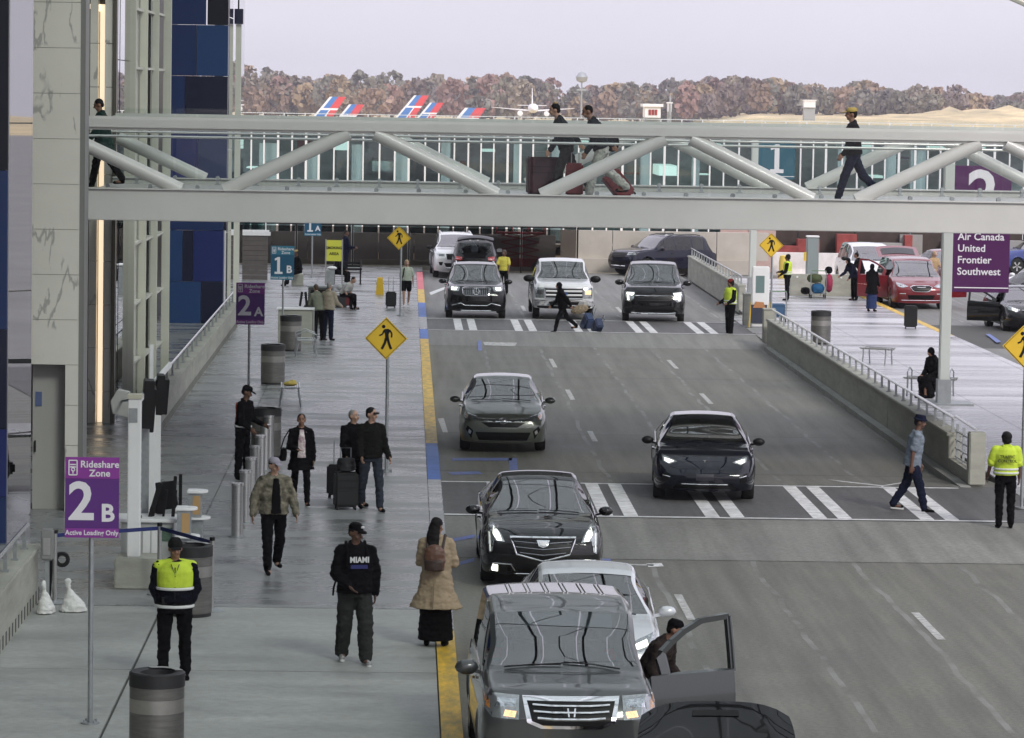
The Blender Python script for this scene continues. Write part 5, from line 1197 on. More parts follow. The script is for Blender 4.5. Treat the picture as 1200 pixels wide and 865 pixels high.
def person(label, loc, rz, h=1.75, S='m', pose=None, top=None, legs=None, hair=('short', 'k'), hat=None, shoes=None, group=None, near=True, build=1.0, z=None, tee=None, vest=None, coat_open=False, skirt=None, sit=False, face=True):
    """local frame: the person faces -Y, its left hand side is +X"""
    P = dict(lean=0, hl=0, hr=0, kl=3, kr=3, al=4, ar=4, sl=6, sr=6, bl=10, br=10, sab=8, sabr=None, il=0, ir=0, hy=0, hp=0, spl=4, tw=0); P.update(pose or {})
    for k in P:
        if P[k] is not None: P[k] = rad(P[k])
    if P['sabr'] is None: P['sabr'] = P['sab']
    s = h/1.75; vox = (.0115 if near else .019)*s
    f = build
    pel = V((0, 0, .93)); ln = P['lean']
    up = V((0, -sin(ln), cos(ln))); fwd = V((0, -cos(ln), -sin(ln)))
    tw = Matrix.Rotation(P['tw'], 3, 'Z'); X = tw @ V((1, 0, 0)); fwd = tw @ fwd
    def T(x, y, zz): return pel + X*x - fwd*y + up*zz       # torso frame
    MT = Matrix((X, -fwd, up)).transposed()
    I = Matrix.Identity(3)
    hip = {}; knee = {}; ank = {}; toe = {}
    for sd, sg in (('l', 1), ('r', -1)):
        a, kn = P['h'+sd], P['k'+sd]; ab = P['spl']
        hip[sd] = pel+V((sg*.095*f, 0, -.03))
        knee[sd] = hip[sd]+V((sg*sin(ab)*.5, -sin(a), -cos(a)*cos(ab)))*.42
        b = a-kn; ank[sd] = knee[sd]+V((sg*sin(ab)*.2, -sin(b), -cos(b)))*.41
        tp = V((sg*.12, -1, -.10 if not sit else -.05)).normalized(); toe[sd] = tp
    sh = {}; el = {}; wr = {}; hd = {}
    for sd, sg in (('l', 1), ('r', -1)):
        sh[sd] = T(sg*.172*f, 0, .450); a = P['a'+sd]; ab = P['sab'] if sd == 'l' else P['sabr']
        d = X*sg*sin(ab) + (-up*cos(a) + fwd*sin(a))*cos(ab); el[sd] = sh[sd]+d*.285
        e = a+P['b'+sd]; inn = P['i'+sd]
        d2 = (-up*cos(e)+fwd*sin(e))*cos(inn) - X*sg*sin(inn) + X*sg*sin(ab)*.3; d2.normalize(); wr[sd] = el[sd]+d2*.25; hd[sd] = d2
    nk = T(0, .01, .545); hc = nk+up*.125-V((0, .02, 0)); hyaw = Matrix.Rotation(P['hy'], 3, 'Z') @ Matrix.Rotation(P['hp'], 3, 'X'); MH = hyaw
    zmin = min(ank['l'].z, ank['r'].z)-.085
    off = V((0, 0, -zmin))
    def sc_(v): return (V(v)+off)*s
    def HP(x, y, zz): return hc+MH @ V((x, y, zz))
    pr = []
    # body
    R = lambda c, rx, ry, M=MT: (c, rx, ry, M)
    torso = [R(T(0, 0, -.07), .145*f, .10*f), R(T(0, 0, .02), .165*f, .115*f), R(T(0, .0, .14), .142*f, .10*f), R(T(0, 0, .27), .155*f, .108*f), R(T(0, .005, .40), .170*f, .112*f), R(T(0, .01, .468), .130*f, .088*f), R(T(0, .01, .525), .07, .06)]
    pr.append(('l', torso)); pr.append(('c', T(0, .012, .50), .058, hc-up*.05, .052))
    pr.append(('e', HP(0, .012, .02), (.074, .093, .098), MH)); pr.append(('e', HP(0, -.022, -.045), (.052, .062, .062), MH)); pr.append(('e', HP(0, -.058, -.078), (.026, .024, .022), MH))
    pr.append(('c', HP(0, -.082, .015), .010, HP(0, -.104, -.022), .016))
    for sg in (1, -1):
        pr.append(('e', HP(sg*.076, .012, -.005), (.012, .022, .032), MH)); pr.append(('e', HP(sg*.036, -.07, -.035), (.022, .018, .022), MH))
    for sd, sg in (('l', 1), ('r', -1)):
        pr += [('c', sh[sd], .052*f, el[sd], .040), ('c', el[sd], .040, wr[sd], .027)]
        w = wr[sd]; d = hd[sd]; side = X*sg; pn = d.cross(side).normalized()
        q = d.to_track_quat('Z', 'Y').to_matrix()
        inner = (fwd - d*fwd.dot(d)).normalized() if abs(fwd.dot(d)) < .95 else up
        wid = inner; flat = d.cross(wid).normalized()
        Mh = Matrix((flat, wid, d)).transposed()
        pr.append(('e', w+d*.045, (.018, .040, .055), Mh))
        for k_ in range(4):
            o_ = (k_-1.5)*.0195; ln_ = (.040, .047, .044, .034)[k_] if True else 0
            a0 = w+d*.085+wid*(-o_); a1 = a0+d*ln_*.75+(-X*sg)*.006; a2 = a1+(d*.6-X*sg*.8).normalized()*ln_*.75
            pr += [('c', a0, .0098, a1, .009), ('c', a1, .009, a2, .008)]
        t0 = w+d*.025+wid*.030; t1 = t0+d*.030+wid*.024; t2 = t1+d*.026-X*sg*.012
        pr += [('c', t0, .013, t1, .011), ('c', t1, .011, t2, .009)]
        pr += [('c', hip[sd], .082*f, knee[sd], .054), ('c', knee[sd], .054, ank[sd], .036), ('e', ank[sd]+V((0, -.06, -.045)), (.038, .095, .03))]
    pr = [tuple((sc_(q) if isinstance(q, V) else (tuple(k*s for k in q) if isinstance(q, tuple) else (q*s if isinstance(q, float) else ([(sc_(c), a*s, b_*s, M) for c, a, b_, M in q] if isinstance(q, list) else q)))) for q in p) for p in pr]
    me = blob(pr, vox, 2); me.materials.append(SKIN[S]); me.name = 'person'
    body = link('person', me, None, loc, (0, 0, rz)); tag(body, label, 'person', group)
    seed = (hash(label) % 97) if False else len(label)
    def garment(name, prims, m, wrk=.008, sm=3, vx=None, lab=None):
        q = [tuple((sc_(a) if isinstance(a, V) else (tuple(k*s for k in a) if isinstance(a, tuple) else (a*s if isinstance(a, float) else ([(sc_(c), x_*s, y_*s, M) for c, x_, y_, M in a] if isinstance(a, list) else a)))) for a in p) for p in prims]
        g = blob(q, (vx or vox*1.15), sm, wrk if near else wrk*.6, seed); g.materials.append(m); g.name = name
        return link(name, g, body, label=lab)
    # legs
    if legs:
        kd, m, w = legs   # 'trousers'/'shorts', material, looseness
        g = [('l', [R(T(0, 0, .09), .152*f+.012, .112*f+.012), R(T(0, 0, .0), .172*f+.01, .128*f+.008), R(pel+V((0, 0, -.11)), .165*f+w*.4, .115*f+w*.5, I)])]
        for sd in 'lr':
            if kd == 'shorts': e_ = hip[sd].lerp(knee[sd], .62); g.append(('c', hip[sd], .094*f+w*.5, e_, .085+w*.5))
            else:
                g += [('c', hip[sd], .092*f+w*.4, knee[sd], .066+w), ('c', knee[sd], .066+w, ank[sd]+V((0, 0, .01)), .052+w)]
        garment('trousers' if kd != 'shorts' else 'shorts', g, m, .014)
    if skirt:
        m, zt_, zb_, rb = skirt
        garment('skirt', [('l', [(pel+V((0, 0, zt_)), .17*f, .125*f, I), (pel+V((0, 0, (zt_+zb_)/2)), (.19*f+rb)/2, (.16+rb*.8)/2, I), (pel+V((0, 0, zb_)), rb, rb*.8, I)])], m, .016)
    # shoes
    sm_ = shoes or (CB, False)
    for sd in 'lr':
        a = ank[sd]; t_ = toe[sd]
        g = [('c', a+V((0, .012, -.045)), .040, a+t_*.155+V((0, 0, -.045)), .036), ('c', a+V((0, .0, -.01)), .040, a+t_*.05+V((0, 0, -.04)), .040)]
        o = garment('shoe', g, sm_[0], 0, 2)
        if sm_[1]: garment('sole', [('c', a+V((0, .02, -.072)), .036, a+t_*.16+V((0, 0, -.072)), .034)], M_SOLE, 0, 1).parent = o
    # top
    if tee:
        garment('shirt', [('l', [R(c, rx+.010, ry+.010, M) for c, rx, ry, M in torso[:6]]), ('c', T(0, .01, .50), .072, T(0, .01, .53), .060)], tee, .004)
    if top:
        kd, m, w, hem, slv = top     # kind, material, looseness, hem below pelvis, sleeve 1=long .45=short 0=none
        rr = [R(T(0, 0, .02), .172*f+w, .125*f+w), R(T(0, 0, .14), .158*f+w, .115*f+w), R(T(0, 0, .27), .165*f+w, .118*f+w), R(T(0, .005, .40), .172*f+w*.7, .120*f+w*.7), R(T(0, .01, .475), .128*f+w*.3, .094*f+w*.3), R(T(0, .01, .53), .072+w*.2, .070+w*.2)]
        if hem > .1: low = [(pel+V((0, 0, -hem)), .185*f+w+hem*(.18 if kd != 'flare' else .34), .15*f+w+hem*(.15 if kd != 'flare' else .26), I), (pel+V((0, 0, -hem*.45)), .180*f+w+hem*.07, .135*f+w+hem*.07, I)]
        else: low = [R(T(0, 0, -hem), .176*f+w, .132*f+w)]
        g = [('l', low+rr)]
        for sd in 'lr':
            if slv >= .9: g += [('c', sh[sd], .060*f+w*.35, el[sd], .050+w*.5), ('c', el[sd], .050+w*.5, wr[sd]-hd[sd]*.01, .038+w*.4), ('c', T(0, .01, .50), .055+w*.2, sh[sd], .056*f+w*.3)]
            elif slv > 0: g += [('c', sh[sd], .062*f+w*.4, sh[sd].lerp(el[sd], .75), .060+w*.7), ('c', T(0, .01, .50), .052+w*.2, sh[sd], .056*f+w*.3)]
            else: g += [('c', sh[sd]*1.0, .066*f, sh[sd].lerp(el[sd], .08), .06)]
        if kd in ('hood', 'jacket', 'coat', 'flare'):
            g.append(('c', T(-.05, .045, .53), .035+w*.3, T(.05, .045, .53), .035+w*.3))
        if kd == 'hood': g.append(('e', T(0, .09, .50), (.10, .05, .06)))
        ob = garment({'hood': 'sweatshirt', 'jacket': 'jacket', 'coat': 'coat', 'flare': 'coat', 'shirt': 'shirt'}.get(kd, 'jacket'), g, m, .015)
        if coat_open and tee:   # open front: dark placket parted over the shirt
            garment('shirt_front', [('l', [(c+fwd*(ry+w+.004)*1.0, (.085, .080, .072, .062, .05, .045)[i], .014, M) for i, (c, rx, ry, M) in enumerate([R(T(0, 0, z_), 0, y_) for z_, y_ in ((-.03, .126), (.10, .113), (.25, .112), (.38, .112), (.45, .098), (.50, .080))])])], tee, .004, 2)
    if vest:
        kd, m = vest; w = (top[2] if top else 0)+.012
        zs = (.20, .30, .40, .475, .515) if kd == 'yoke' else (.02, .14, .27, .40, .475, .515)
        dims = {.02: (.172, .125), .14: (.158, .115), .20: (.160, .116), .27: (.165, .118), .30: (.168, .12), .40: (.176, .122), .475: (.136, .100), .515: (.09, .082)}
        garment('vest', [('l', [R(T(0, .005 if z_ > .3 else 0, z_), dims[z_][0]*f+w, dims[z_][1]*f+w) for z_ in zs])]+([('c', sh[sd], .07*f+w*.6, sh[sd].lerp(el[sd], .55), .064+w*.6) for sd in 'lr'] if kd == 'sleeved' else [])+([('c', T(0, .01, .49), .062+w*.3, sh[sd]+up*.008, .057*f+w*.3) for sd in 'lr'] if kd in ('yoke', 'full', 'sleeved') else []), m, .004)
        for z_ in ((.19, -.03) if kd == 'yoke' else (.13, .06)) if kd != 'plain' else (.04,):
            dd = (.165, .121) if z_ > .1 else (.172, .128)
            garment('reflective_band', [('l', [R(T(0, 0, z_-.018), dd[0]*f+w+.008, dd[1]*f+w+.008), R(T(0, 0, z_+.018), dd[0]*f+w+.008, dd[1]*f+w+.008)])], CRF, 0, 0, vox*.8)
    # hair
    kind, hc_ = hair; hm = HAIR[hc_]
    if kind == 'short': garment('hair', [('e', HP(0, .022, .038), (.081, .092, .088), MH), ('e', HP(0, .055, -.01), (.066, .055, .06), MH)], hm, .003, 1)
    elif kind == 'buzz': garment('hair', [('e', HP(0, .020, .032), (.077, .091, .088), MH), ('e', HP(0, .045, -.005), (.066, .058, .05), MH)], hm, .001, 1)
    elif kind == 'bun': garment('hair', [('e', HP(0, .022, .038), (.080, .092, .086), MH), ('e', HP(0, .115, .03), (.035, .035, .035), MH), ('e', HP(0, .05, -.02), (.07, .05, .06), MH)], hm, .003, 1)
    elif kind == 'long': garment('hair', [('e', HP(0, .022, .038), (.084, .095, .088), MH), ('l', [(HP(0, .055, .03), .08, .055, MT), (HP(0, .075, -.12), .088, .045, MT), (T(.03, .14, .36), .085, .035, MT), (T(.05, .15, .22), .05, .025, MT)])], hm, .008, 2)
    elif kind == 'afro': garment('hair', [('e', HP(0, .025, .035), (.10, .105, .10), MH), ('e', HP(0, .05, -.03), (.09, .07, .07), MH)], hm, .008, 1)
    elif kind == 'scarf': garment('headscarf', [('e', HP(0, .018, .012), (.092, .105, .118), MH), ('l', [(T(0, .02, .40), .20, .13, MT), (T(0, .02, .50), .15, .11, MT), (HP(0, .03, -.10), .095, .09, MT)])], CB, .010, 3)
    if hat:
        kd, m = hat
        if kd == 'cap':
            o = garment('cap', [('l', [(HP(0, .012, .045), .088, .103, MH), (HP(0, .012, .085), .084, .098, MH), (HP(0, .012, .125), .055, .068, MH)])], m, .001, 1)
            garment('brim', [('e', HP(0, -.115, .045), (.062, .062, .010), MH @ Matrix.Rotation(rad(12), 3, 'X'))], m, 0, 1, .007*s).parent = o
        elif kd == 'beanie': garment('beanie', [('l', [(HP(0, .01, .02), .092, .105, MH), (HP(0, .012, .08), .090, .103, MH), (HP(0, .012, .135), .055, .065, MH)])], m, .003, 2)
        elif kd == 'bucket': garment('hat', [('l', [(HP(0, .005, .045), .125, .135, MH), (HP(0, .005, .06), .118, .13, MH), (HP(0, .01, .07), .09, .105, MH), (HP(0, .012, .135), .08, .09, MH)])], m, .002, 1)
    if face:
        for sg in (1, -1):
            link('eye', MB().ell(tuple(sc_(HP(sg*.030, -.079, .020))), (.013*s, .006*s, .007*s), 8).mesh('eye', M_EYE), body)
            link('eyebrow', MB().bar(sc_(HP(sg*.016, -.087, .040)), sc_(HP(sg*.047, -.075, .042)), .010*s, .007*s).mesh('eyebrow', hm if hc_ != 'g' else HAIR['g']), body)
        link('mouth', MB().ell(tuple(sc_(HP(0, -.083, -.052))), (.022*s, .008*s, .006*s), 8).mesh('mouth', M_LIP), body)
    return body, dict(T=lambda *a: sc_(T(*a)), HP=lambda *a: sc_(HP(*a)), hand={k: sc_(wr[k]+hd[k]*.09) for k in 'lr'}, MT=MT, MH=MH, g=garment, Tr=T, HPr=HP, R=R, s=s, fwd=fwd, up=up, X=X, I=I)
def gp(px, py, z=.15): return G(px, py, z)
def backpack(name, label, cat, info, body, m, m2, w=.15, h_=.20, d=.09, z0=.30, off=.21, straps=True):
    T = info['Tr']; s = info['s']; off_ = None
    root = bpy.data.objects.new(name, None)
    g = blob([('e', info['T'](0, off, z0), (w*s, d*s, h_*s), info['MT']), ('l', [(info['T'](0, off, z0-h_*.9), w*.9*s, d*.9*s, info['MT']), (info['T'](0, off, z0+h_*.6), w*.9*s, d*.8*s, info['MT'])])], .012, 3, .008); g.materials.append(m); g.name = name
    o = link(name, g, None, body.location, body.rotation_euler); tag(o, label, cat)
    g2 = blob([('l', [(info['T'](0, off+d*.75, z0-h_*.85), w*.8*s, .05*s, info['MT']), (info['T'](0, off+d*.75, z0-h_*.1), w*.8*s, .045*s, info['MT'])])], .012, 2, .004); g2.materials.append(m2)
    link('pocket', g2, o)
    if straps:
        for sg in (1, -1):
            MB().tube([info['T'](sg*.10, off-.04, z0+h_*.5), info['T'](sg*.115, .03, .56), info['T'](sg*.12, -.135, .44), info['T'](sg*.135, -.15, .30), info['T'](sg*.17, .0, .12)], .020, 6).build('strap', m2, o)
    return o
YAW_F = 0
# 1 guard in the foreground
CVN = cloth('vest_navy', (.004, .005, .010))
gq = gp(204, 796)
b, i_ = person('foremost guard in yellow topped vest, knit cap and dark glasses, hands behind the back', gq, rad(4), 1.78, 'm', dict(hl=-3, hr=6, kl=2, kr=8, sl=14, al=-14, ar=-14, bl=28, br=28, il=25, ir=25, sab=13, spl=5, hy=6, hp=6), ('jacket', CVN, .022, -.02, 1), ('trousers', CB, .014), ('buzz', 'k'), ('beanie', cloth('knit_black', (.012, .012, .012))), vest=('yoke', CHV), build=1.16)
MB().box(tuple(i_['HP'](0, -.098, .022)), (.125, .02, .032)).build('sunglasses', M_BLACK, b)
MB().bar(i_['T'](0, -.158, .0), i_['T'](0, -.166, .46), .012, .012).build('zip', M_BLACK, b)
MB().tube([i_['T'](-.05, -.155, .50), i_['T'](0, -.17, .36), i_['T'](.05, -.155, .50)], .006, 5).build('lanyard', M_DKMET, b)
MB().box(tuple(i_['T'](-.13, -.11, .04)), (.06, .05, .10)).build('radio', M_BLACK, b)
# 2 man in camouflage jacket
CCAM = cloth('camouflage', (.19, .17, .13), .85, .5, 11, (.035, .036, .026))
b, i_ = person('man in camouflage jacket and pale cap walking past the steel bollards', gp(320, 671), rad(14), 1.80, 'l', dict(hl=-12, hr=16, kl=20, kr=8, al=10, ar=-8, bl=18, br=18, sab=20, sabr=22, hy=22, hp=6), ('jacket', CCAM, .045, .04, 1), ('trousers', CB, .014), ('short', 'k'), ('cap', cloth('cap_grey', (.30, .28, .33))), tee=CB, coat_open=True, build=1.05)
# 3 woman with dark open coat
CTEE = cloth('print_tee', (.62, .58, .56), .8, .5, 10, (.25, .12, .16))
b, i_ = person('woman in long dark open coat over a printed pale tee shirt carrying a shoulder bag', gp(352, 592), rad(6), 1.66, 'm', dict(hl=12, hr=-10, kl=6, kr=16, al=2, ar=6, bl=6, br=75, ir=35, sab=10, hy=-4), ('coat', CB, .03, .26, 1), ('trousers', CB, .004), ('bun', 'k'), tee=CTEE, coat_open=True, shoes=(CB, True), build=.97)
w = V((-.30, -.05, .86)); 
o = MB().build('shoulder_bag', CB) if False else None
g = blob([('l', [(V((-.33, -.02, .80)), .07, .16, Matrix.Identity(3)), (V((-.30, -.02, 1.02)), .05, .15, Matrix.Identity(3))])], .014, 3, .012); g.materials.append(CB); o = link('shoulder_bag', g, None, b.location, b.rotation_euler); tag(o, 'black shoulder bag hanging at the elbow of the woman in the dark open coat', 'bag')
MB().tube([(-.36, .02, 1.0), (-.30, .0, 1.20), (-.20, .03, 1.36), (-.18, -.06, 1.34), (-.27, -.1, 1.02)], .012, 5).build('strap', CB, o)
# 4 and 5 two men with luggage
b, i_ = person('older man with cropped grey hair, left of the two men with black luggage', gp(413, 592), rad(28), 1.74, 'l', dict(hl=14, hr=-12, kl=8, kr=16, al=20, ar=12, bl=25, br=24, sab=12, hy=28), ('jacket', CB, .028, .06, 1), ('trousers', CB, .014), ('buzz', 'g'), build=1.04)
b, i_ = person('taller man in black jacket, jeans and sunglasses beside the pedestrian sign pole', gp(434, 598), rad(16), 1.86, 'l', dict(hl=16, hr=-10, kl=8, kr=14, al=4, ar=16, bl=34, br=26, il=-6, sab=10, hy=38), ('jacket', cloth('jacket_black', (.008, .008, .007)), .026, .05, 1), ('trousers', CJ, .010), ('short', 'k'), shoes=(CB, False), build=1.0)
MB().box(tuple(i_['HP'](0, -.094, .022)), (.13, .03, .032), M=i_['MH']).build('sunglasses', M_BLACK, b)
# 6 worker in orange red vest seen from the side
CORV = cloth('orange_red', (.36, .06, .025), .7)
b, i_ = person('worker in black with an orange red back panel, cap and pale belt behind the bollards', gp(284, 562), rad(62), 1.80, 'd', dict(hl=3, hr=-2, kl=3, kr=2, al=14, ar=10, bl=60, br=50, sab=4, hy=16, hp=22, lean=6, spl=2), ('jacket', CB, .018, -.02, 1), ('trousers', CB, .012), ('short', 'k'), ('cap', CB), face=False)
i_['g']('back_panel', [('l', [i_['R'](i_['Tr'](0, .055, z_), .14+.05*(z_ > .3), .10) for z_ in (.0, .14, .27, .40, .47)])], CORV, .004)
i_['g']('belt', [('l', [i_['R'](i_['Tr'](0, 0, z_), .198, .155) for z_ in (.03, .065)])], CRF, 0, 0)
# 7 man with lettered sweatshirt
b, i_ = person('man in black sweatshirt with white and blue lettering, cap and baggy grey trousers', gp(415, 777), rad(10), 1.84, 'd', dict(hl=10, hr=-8, kl=4, kr=14, al=-4, ar=8, bl=14, br=42, il=6, ir=38, sab=14, hy=32, hp=10), ('hood', CB, .045, .06, 1), ('trousers', CG, .036), ('short', 'k'), ('cap', CB), shoes=(cloth('trainer', (.30, .30, .30), .7, .6, 30), True), build=1.07)
MB().ell(tuple(i_['HP'](0.02, -.088, .095)), (.032, .012, .018), 10, i_['MH']).build('cap_badge', M_SOLE, b)
for k, (tx, m_) in enumerate((('MIAMI', M_SOLE),)):
    q = i_['T'](.02, -.19, .36); text(tx, .10, m_, b, tuple(q), .004, rot=(pi/2, 0, 0), squeeze=.9)
MB().box(tuple(i_['T'](.02, -.172, .275)), (.22, .012, .05)).build('print_block', mat('print_blue', (.012, .015, .11), .6), b)
o = backpack('backpack', 'dark backpack with a pale pocket on the man in the lettered sweatshirt', 'backpack', i_, b, cloth('pack_cream', (.45, .43, .36)), CB, .19, .18, .09, .34, .24)
MB().tube([i_['T'](-.20, .18, .10), i_['T'](-.24, .16, -.02), i_['T'](-.25, .15, -.12)], .014, 5).build('strap', CB, o)
# 8 woman in tan coat seen from behind
b, i_ = person('woman in tan coat and long black skirt seen from behind at the kerb', gp(510, 757), rad(172), 1.74, 'm', dict(al=10, ar=10, bl=88, br=80, il=20, ir=20, sab=12, hy=-25, hp=10), ('flare', CK, .038, .42, 1), None, ('long', 'k'), skirt=(CB, 0, -.86, .24), build=1.0, face=False)
CBR = mat('brown_leather', (.115, .055, .035), .4, var=.25, vscale=7)
backpack('backpack', 'brown leather backpack on the woman in the tan coat', 'backpack', i_, b, CBR, mat('dark_leather', (.04, .022, .016), .45, var=.2), .155, .19, .10, .27, .22)
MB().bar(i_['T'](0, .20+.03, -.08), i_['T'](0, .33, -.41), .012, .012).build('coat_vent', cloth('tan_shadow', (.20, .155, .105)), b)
# 9 man with hat crossing
b, i_ = person('man in grey blue shirt and dark hat walking over the near crossing', G(1068, 600, .1), rad(84), 1.80, 'd', dict(hl=-14, hr=18, kl=18, kr=6, al=10, ar=-6, bl=12, br=10, sab=8, lean=9, hy=-4, hp=10), ('shirt', cloth('grey_blue', (.17, .20, .24)), .030, .10, .45), ('trousers', CDJ, .016), ('short', 'k'), ('bucket', CN), shoes=(CB, True), face=True)
# 10 traffic controller from behind
b, i_ = person('traffic controller seen from behind in a yellow lettered jacket at the right edge', G(1177, 619, .1), rad(176), 1.70, 'd', dict(hl=0, hr=0, al=2, ar=4, bl=30, br=20, sab=22, sabr=12, spl=2), ('jacket', cloth('hi_vis_jacket', (.50, .64, .06), .6), .040, -.04, .45), ('trousers', CB, .012), ('afro', 'k'), vest=('sleeved', CHV), build=1.02, face=False)
for k, tx in enumerate(('TRAFFIC', 'CONTROL')): text(tx, .068, M_BLACK, b, tuple(i_['T'](0, .222, .36-.075*k)), .002, rot=(pi/2, 0, pi))
# 11 guard at the far crossing
b, i_ = person('guard in yellow vest and dark cap standing at the right end of the far crossing', G(855, 393, .06), rad(-62), 1.78, 'd', dict(hl=4, al=5, ar=5, bl=60, br=55, sab=6, spl=3), ('jacket', CB, .03, -.02, 1), ('trousers', CB, .02), ('afro', 'k'), ('beanie', cloth('cap_red', (.16, .02, .02))), vest=('full', CHV), near=False, face=False, build=1.14)
# 12 traveller pushing over the far crossing
b, i_ = person('hooded traveller in black pulling two bags over the far crossing', G(659, 390, .08), rad(-80), 1.66, 'm', dict(hl=26, hr=-26, kl=14, kr=24, al=-30, ar=26, bl=10, br=30, lean=12, sab=5), ('hood', CB, .04, .10, 1), ('trousers', CB, .01), ('scarf', 'k'), near=False, face=False)
# 13 woman in shorts
b, i_ = person('woman in pale green top and dark shorts beside the far pedestrian sign', gp(476, 360), rad(8), 1.66, 'l', dict(hl=-14, hr=14, kl=18, kr=6, al=-8, ar=12, bl=12, br=16, sab=12), ('shirt', cloth('pale_green', (.42, .46, .38)), .012, -.02, .45), ('shorts', CB, .02), ('long', 'y'), shoes=(M_SOLE, False), near=False)
MB().tube([i_['T'](-.10, -.11, .50), i_['T'](-.13, -.13, .3), i_['T'](-.15, -.02, .1)], .02, 5).build('pack_strap', CB, b)
# 14,15 pair at the kiosk
b, i_ = person('grey haired person in beige jacket seen from behind at the middle counter', gp(384, 399), rad(150), 1.74, 'l', dict(al=18, ar=18, bl=55, br=55, sab=12, lean=6), ('jacket', cloth('beige_jacket', (.30, .26, .20)), .04, .04, 1), ('trousers', CDJ, .014), ('short', 'g'), near=False, face=False)
person('person in grey green jacket leaning at the middle counter left of the beige jacket', gp(373, 399), rad(-152), 1.70, 'l', dict(al=30, ar=30, bl=55, br=55, sab=12, lean=18), ('jacket', cloth('grey_green', (.16, .17, .13)), .035, .06, 1), ('trousers', CB, .014), ('short', 'b'), near=False, face=False)
# seated people
SITP = dict(hl=86, hr=86, kl=84, kr=88, al=18, ar=22, bl=50, br=55, il=25, ir=25, sab=8, lean=10, hp=14)
b, i_ = person('person in black seated on the black bench near the back wall', gp(395, 335), rad(70), 1.72, 'm', SITP, ('jacket', CB, .04, .0, 1), ('trousers', CB, .014), ('short', 'k'), near=False, sit=True, face=False)
b, i_ = person('person in dark clothes seated at the left wall behind the teal sign', gp(350, 335), rad(-70), 1.72, 'd', dict(SITP, kl=50, hl=75), ('jacket', CB, .03, .0, 1), ('trousers', CB, .014), ('short', 'k'), ('cap', cloth('cap_tan', (.35, .25, .12))), near=False, sit=True, face=False)
b, i_ = person('person in pale top bending over luggage beside the middle counter', gp(402, 362), rad(60), 1.62, 'l', dict(SITP, lean=40), ('shirt', cloth('pale_top', (.45, .44, .42)), .02, .0, .45), ('trousers', CB, .014), ('short', 'k'), near=False, sit=True, face=False)
b, i_ = person('officer in dark navy uniform standing by the yellow notice', gp(405, 323), rad(100), 1.84, 'd', dict(al=8, ar=10, bl=60, br=70, sab=6, spl=2, hp=10), ('jacket', CN, .03, -.02, 1), ('trousers', CN, .014), ('buzz', 'k'), near=False, face=False)
b, i_ = person('person in yellow shirt standing behind the black star emblem suv', G(590, 345), rad(-20), 1.68, 'd', dict(al=8, ar=20, bl=30, br=40, sab=12), ('shirt', cloth('yellow_shirt', (.62, .55, .10)), .02, .02, .45), ('trousers', CB, .014), ('afro', 'b'), near=False, face=False)
# right pavement
person('guard in yellow vest with afro hair beside the luggage cart', gp(922, 352), rad(-100), 1.70, 'd', dict(al=10, ar=14, bl=40, br=60, sab=6), ('jacket', CB, .02, -.02, 1), ('trousers', CB, .014), ('afro', 'k'), vest=('full', CHV), near=False, face=False, build=1.14)
person('woman in long blue gown and black headscarf beside the red minivan', gp(1021, 365), rad(150), 1.68, 'd', dict(al=10, ar=10, bl=30, br=30, sab=5), ('coat', CB, .02, .30, 1), None, ('scarf', 'k'), skirt=(cloth('blue_gown', (.03, .045, .12)), 0, -.84, .20), near=False, face=False)
person('person in dark jacket loading the red minivan at its open front door', G(1009, 347, .0), rad(-120), 1.72, 'm', dict(al=40, ar=50, bl=30, br=40, lean=20, sab=6), ('jacket', CB, .03, .02, 1), ('trousers', CB, .014), ('short', 'k'), near=False, face=False)
person('person in blue jacket leaning behind the white luggage left of the red minivan', G(1001, 352, .15), rad(-60), 1.66, 'm', dict(al=40, ar=50, bl=30, br=40, lean=30, sab=6), ('jacket', CN, .03, .02, 1), ('trousers', CB, .014), ('scarf', 'k'), near=False, face=False)
person('person with blond hair standing behind the red minivan', G(1093, 345, 0), rad(30), 1.70, 'l', dict(al=20, ar=10, bl=60, br=20, lean=6), ('shirt', cloth('tan_top', (.40, .28, .16)), .02, .02, .45), ('trousers', CB, .014), ('long', 'y'), near=False, face=False)
b, i_ = person('woman in black abaya and headscarf seated on the steel bench near the sign pole', gp(1096, 466), rad(-58), 1.66, 'm', dict(SITP, lean=16), ('coat', CB, .05, .05, 1), None, ('scarf', 'k'), skirt=(CB, .05, -.40, .22), near=True, sit=True, face=False)
i_['g']('robe', [('c', i_['Tr'](.08, 0, -.03), .13, i_['Tr'](.10, -.42, .04), .11), ('c', i_['Tr'](-.08, 0, -.03), .13, i_['Tr'](-.10, -.42, .04), .11), ('c', i_['Tr'](.08, -.40, .02), .12, i_['Tr'](.1, -.40, -.34), .15), ('c', i_['Tr'](-.08, -.40, .02), .12, i_['Tr'](-.1, -.40, -.34), .15)], CB, .014)
# driver getting out of the grey suv
person('driver with dark cap getting out at the open door of the grey suv', V((2.86, 41.1, .0)), rad(60), 1.70, 'm', dict(hl=42, hr=34, kl=62, kr=54, lean=34, al=30, ar=20, bl=40, br=40, hp=15, hy=20), ('jacket', cloth('dark_brown', (.03, .022, .02)), .03, .02, 1), ('trousers', CB, .014), ('short', 'k'), ('cap', CB))
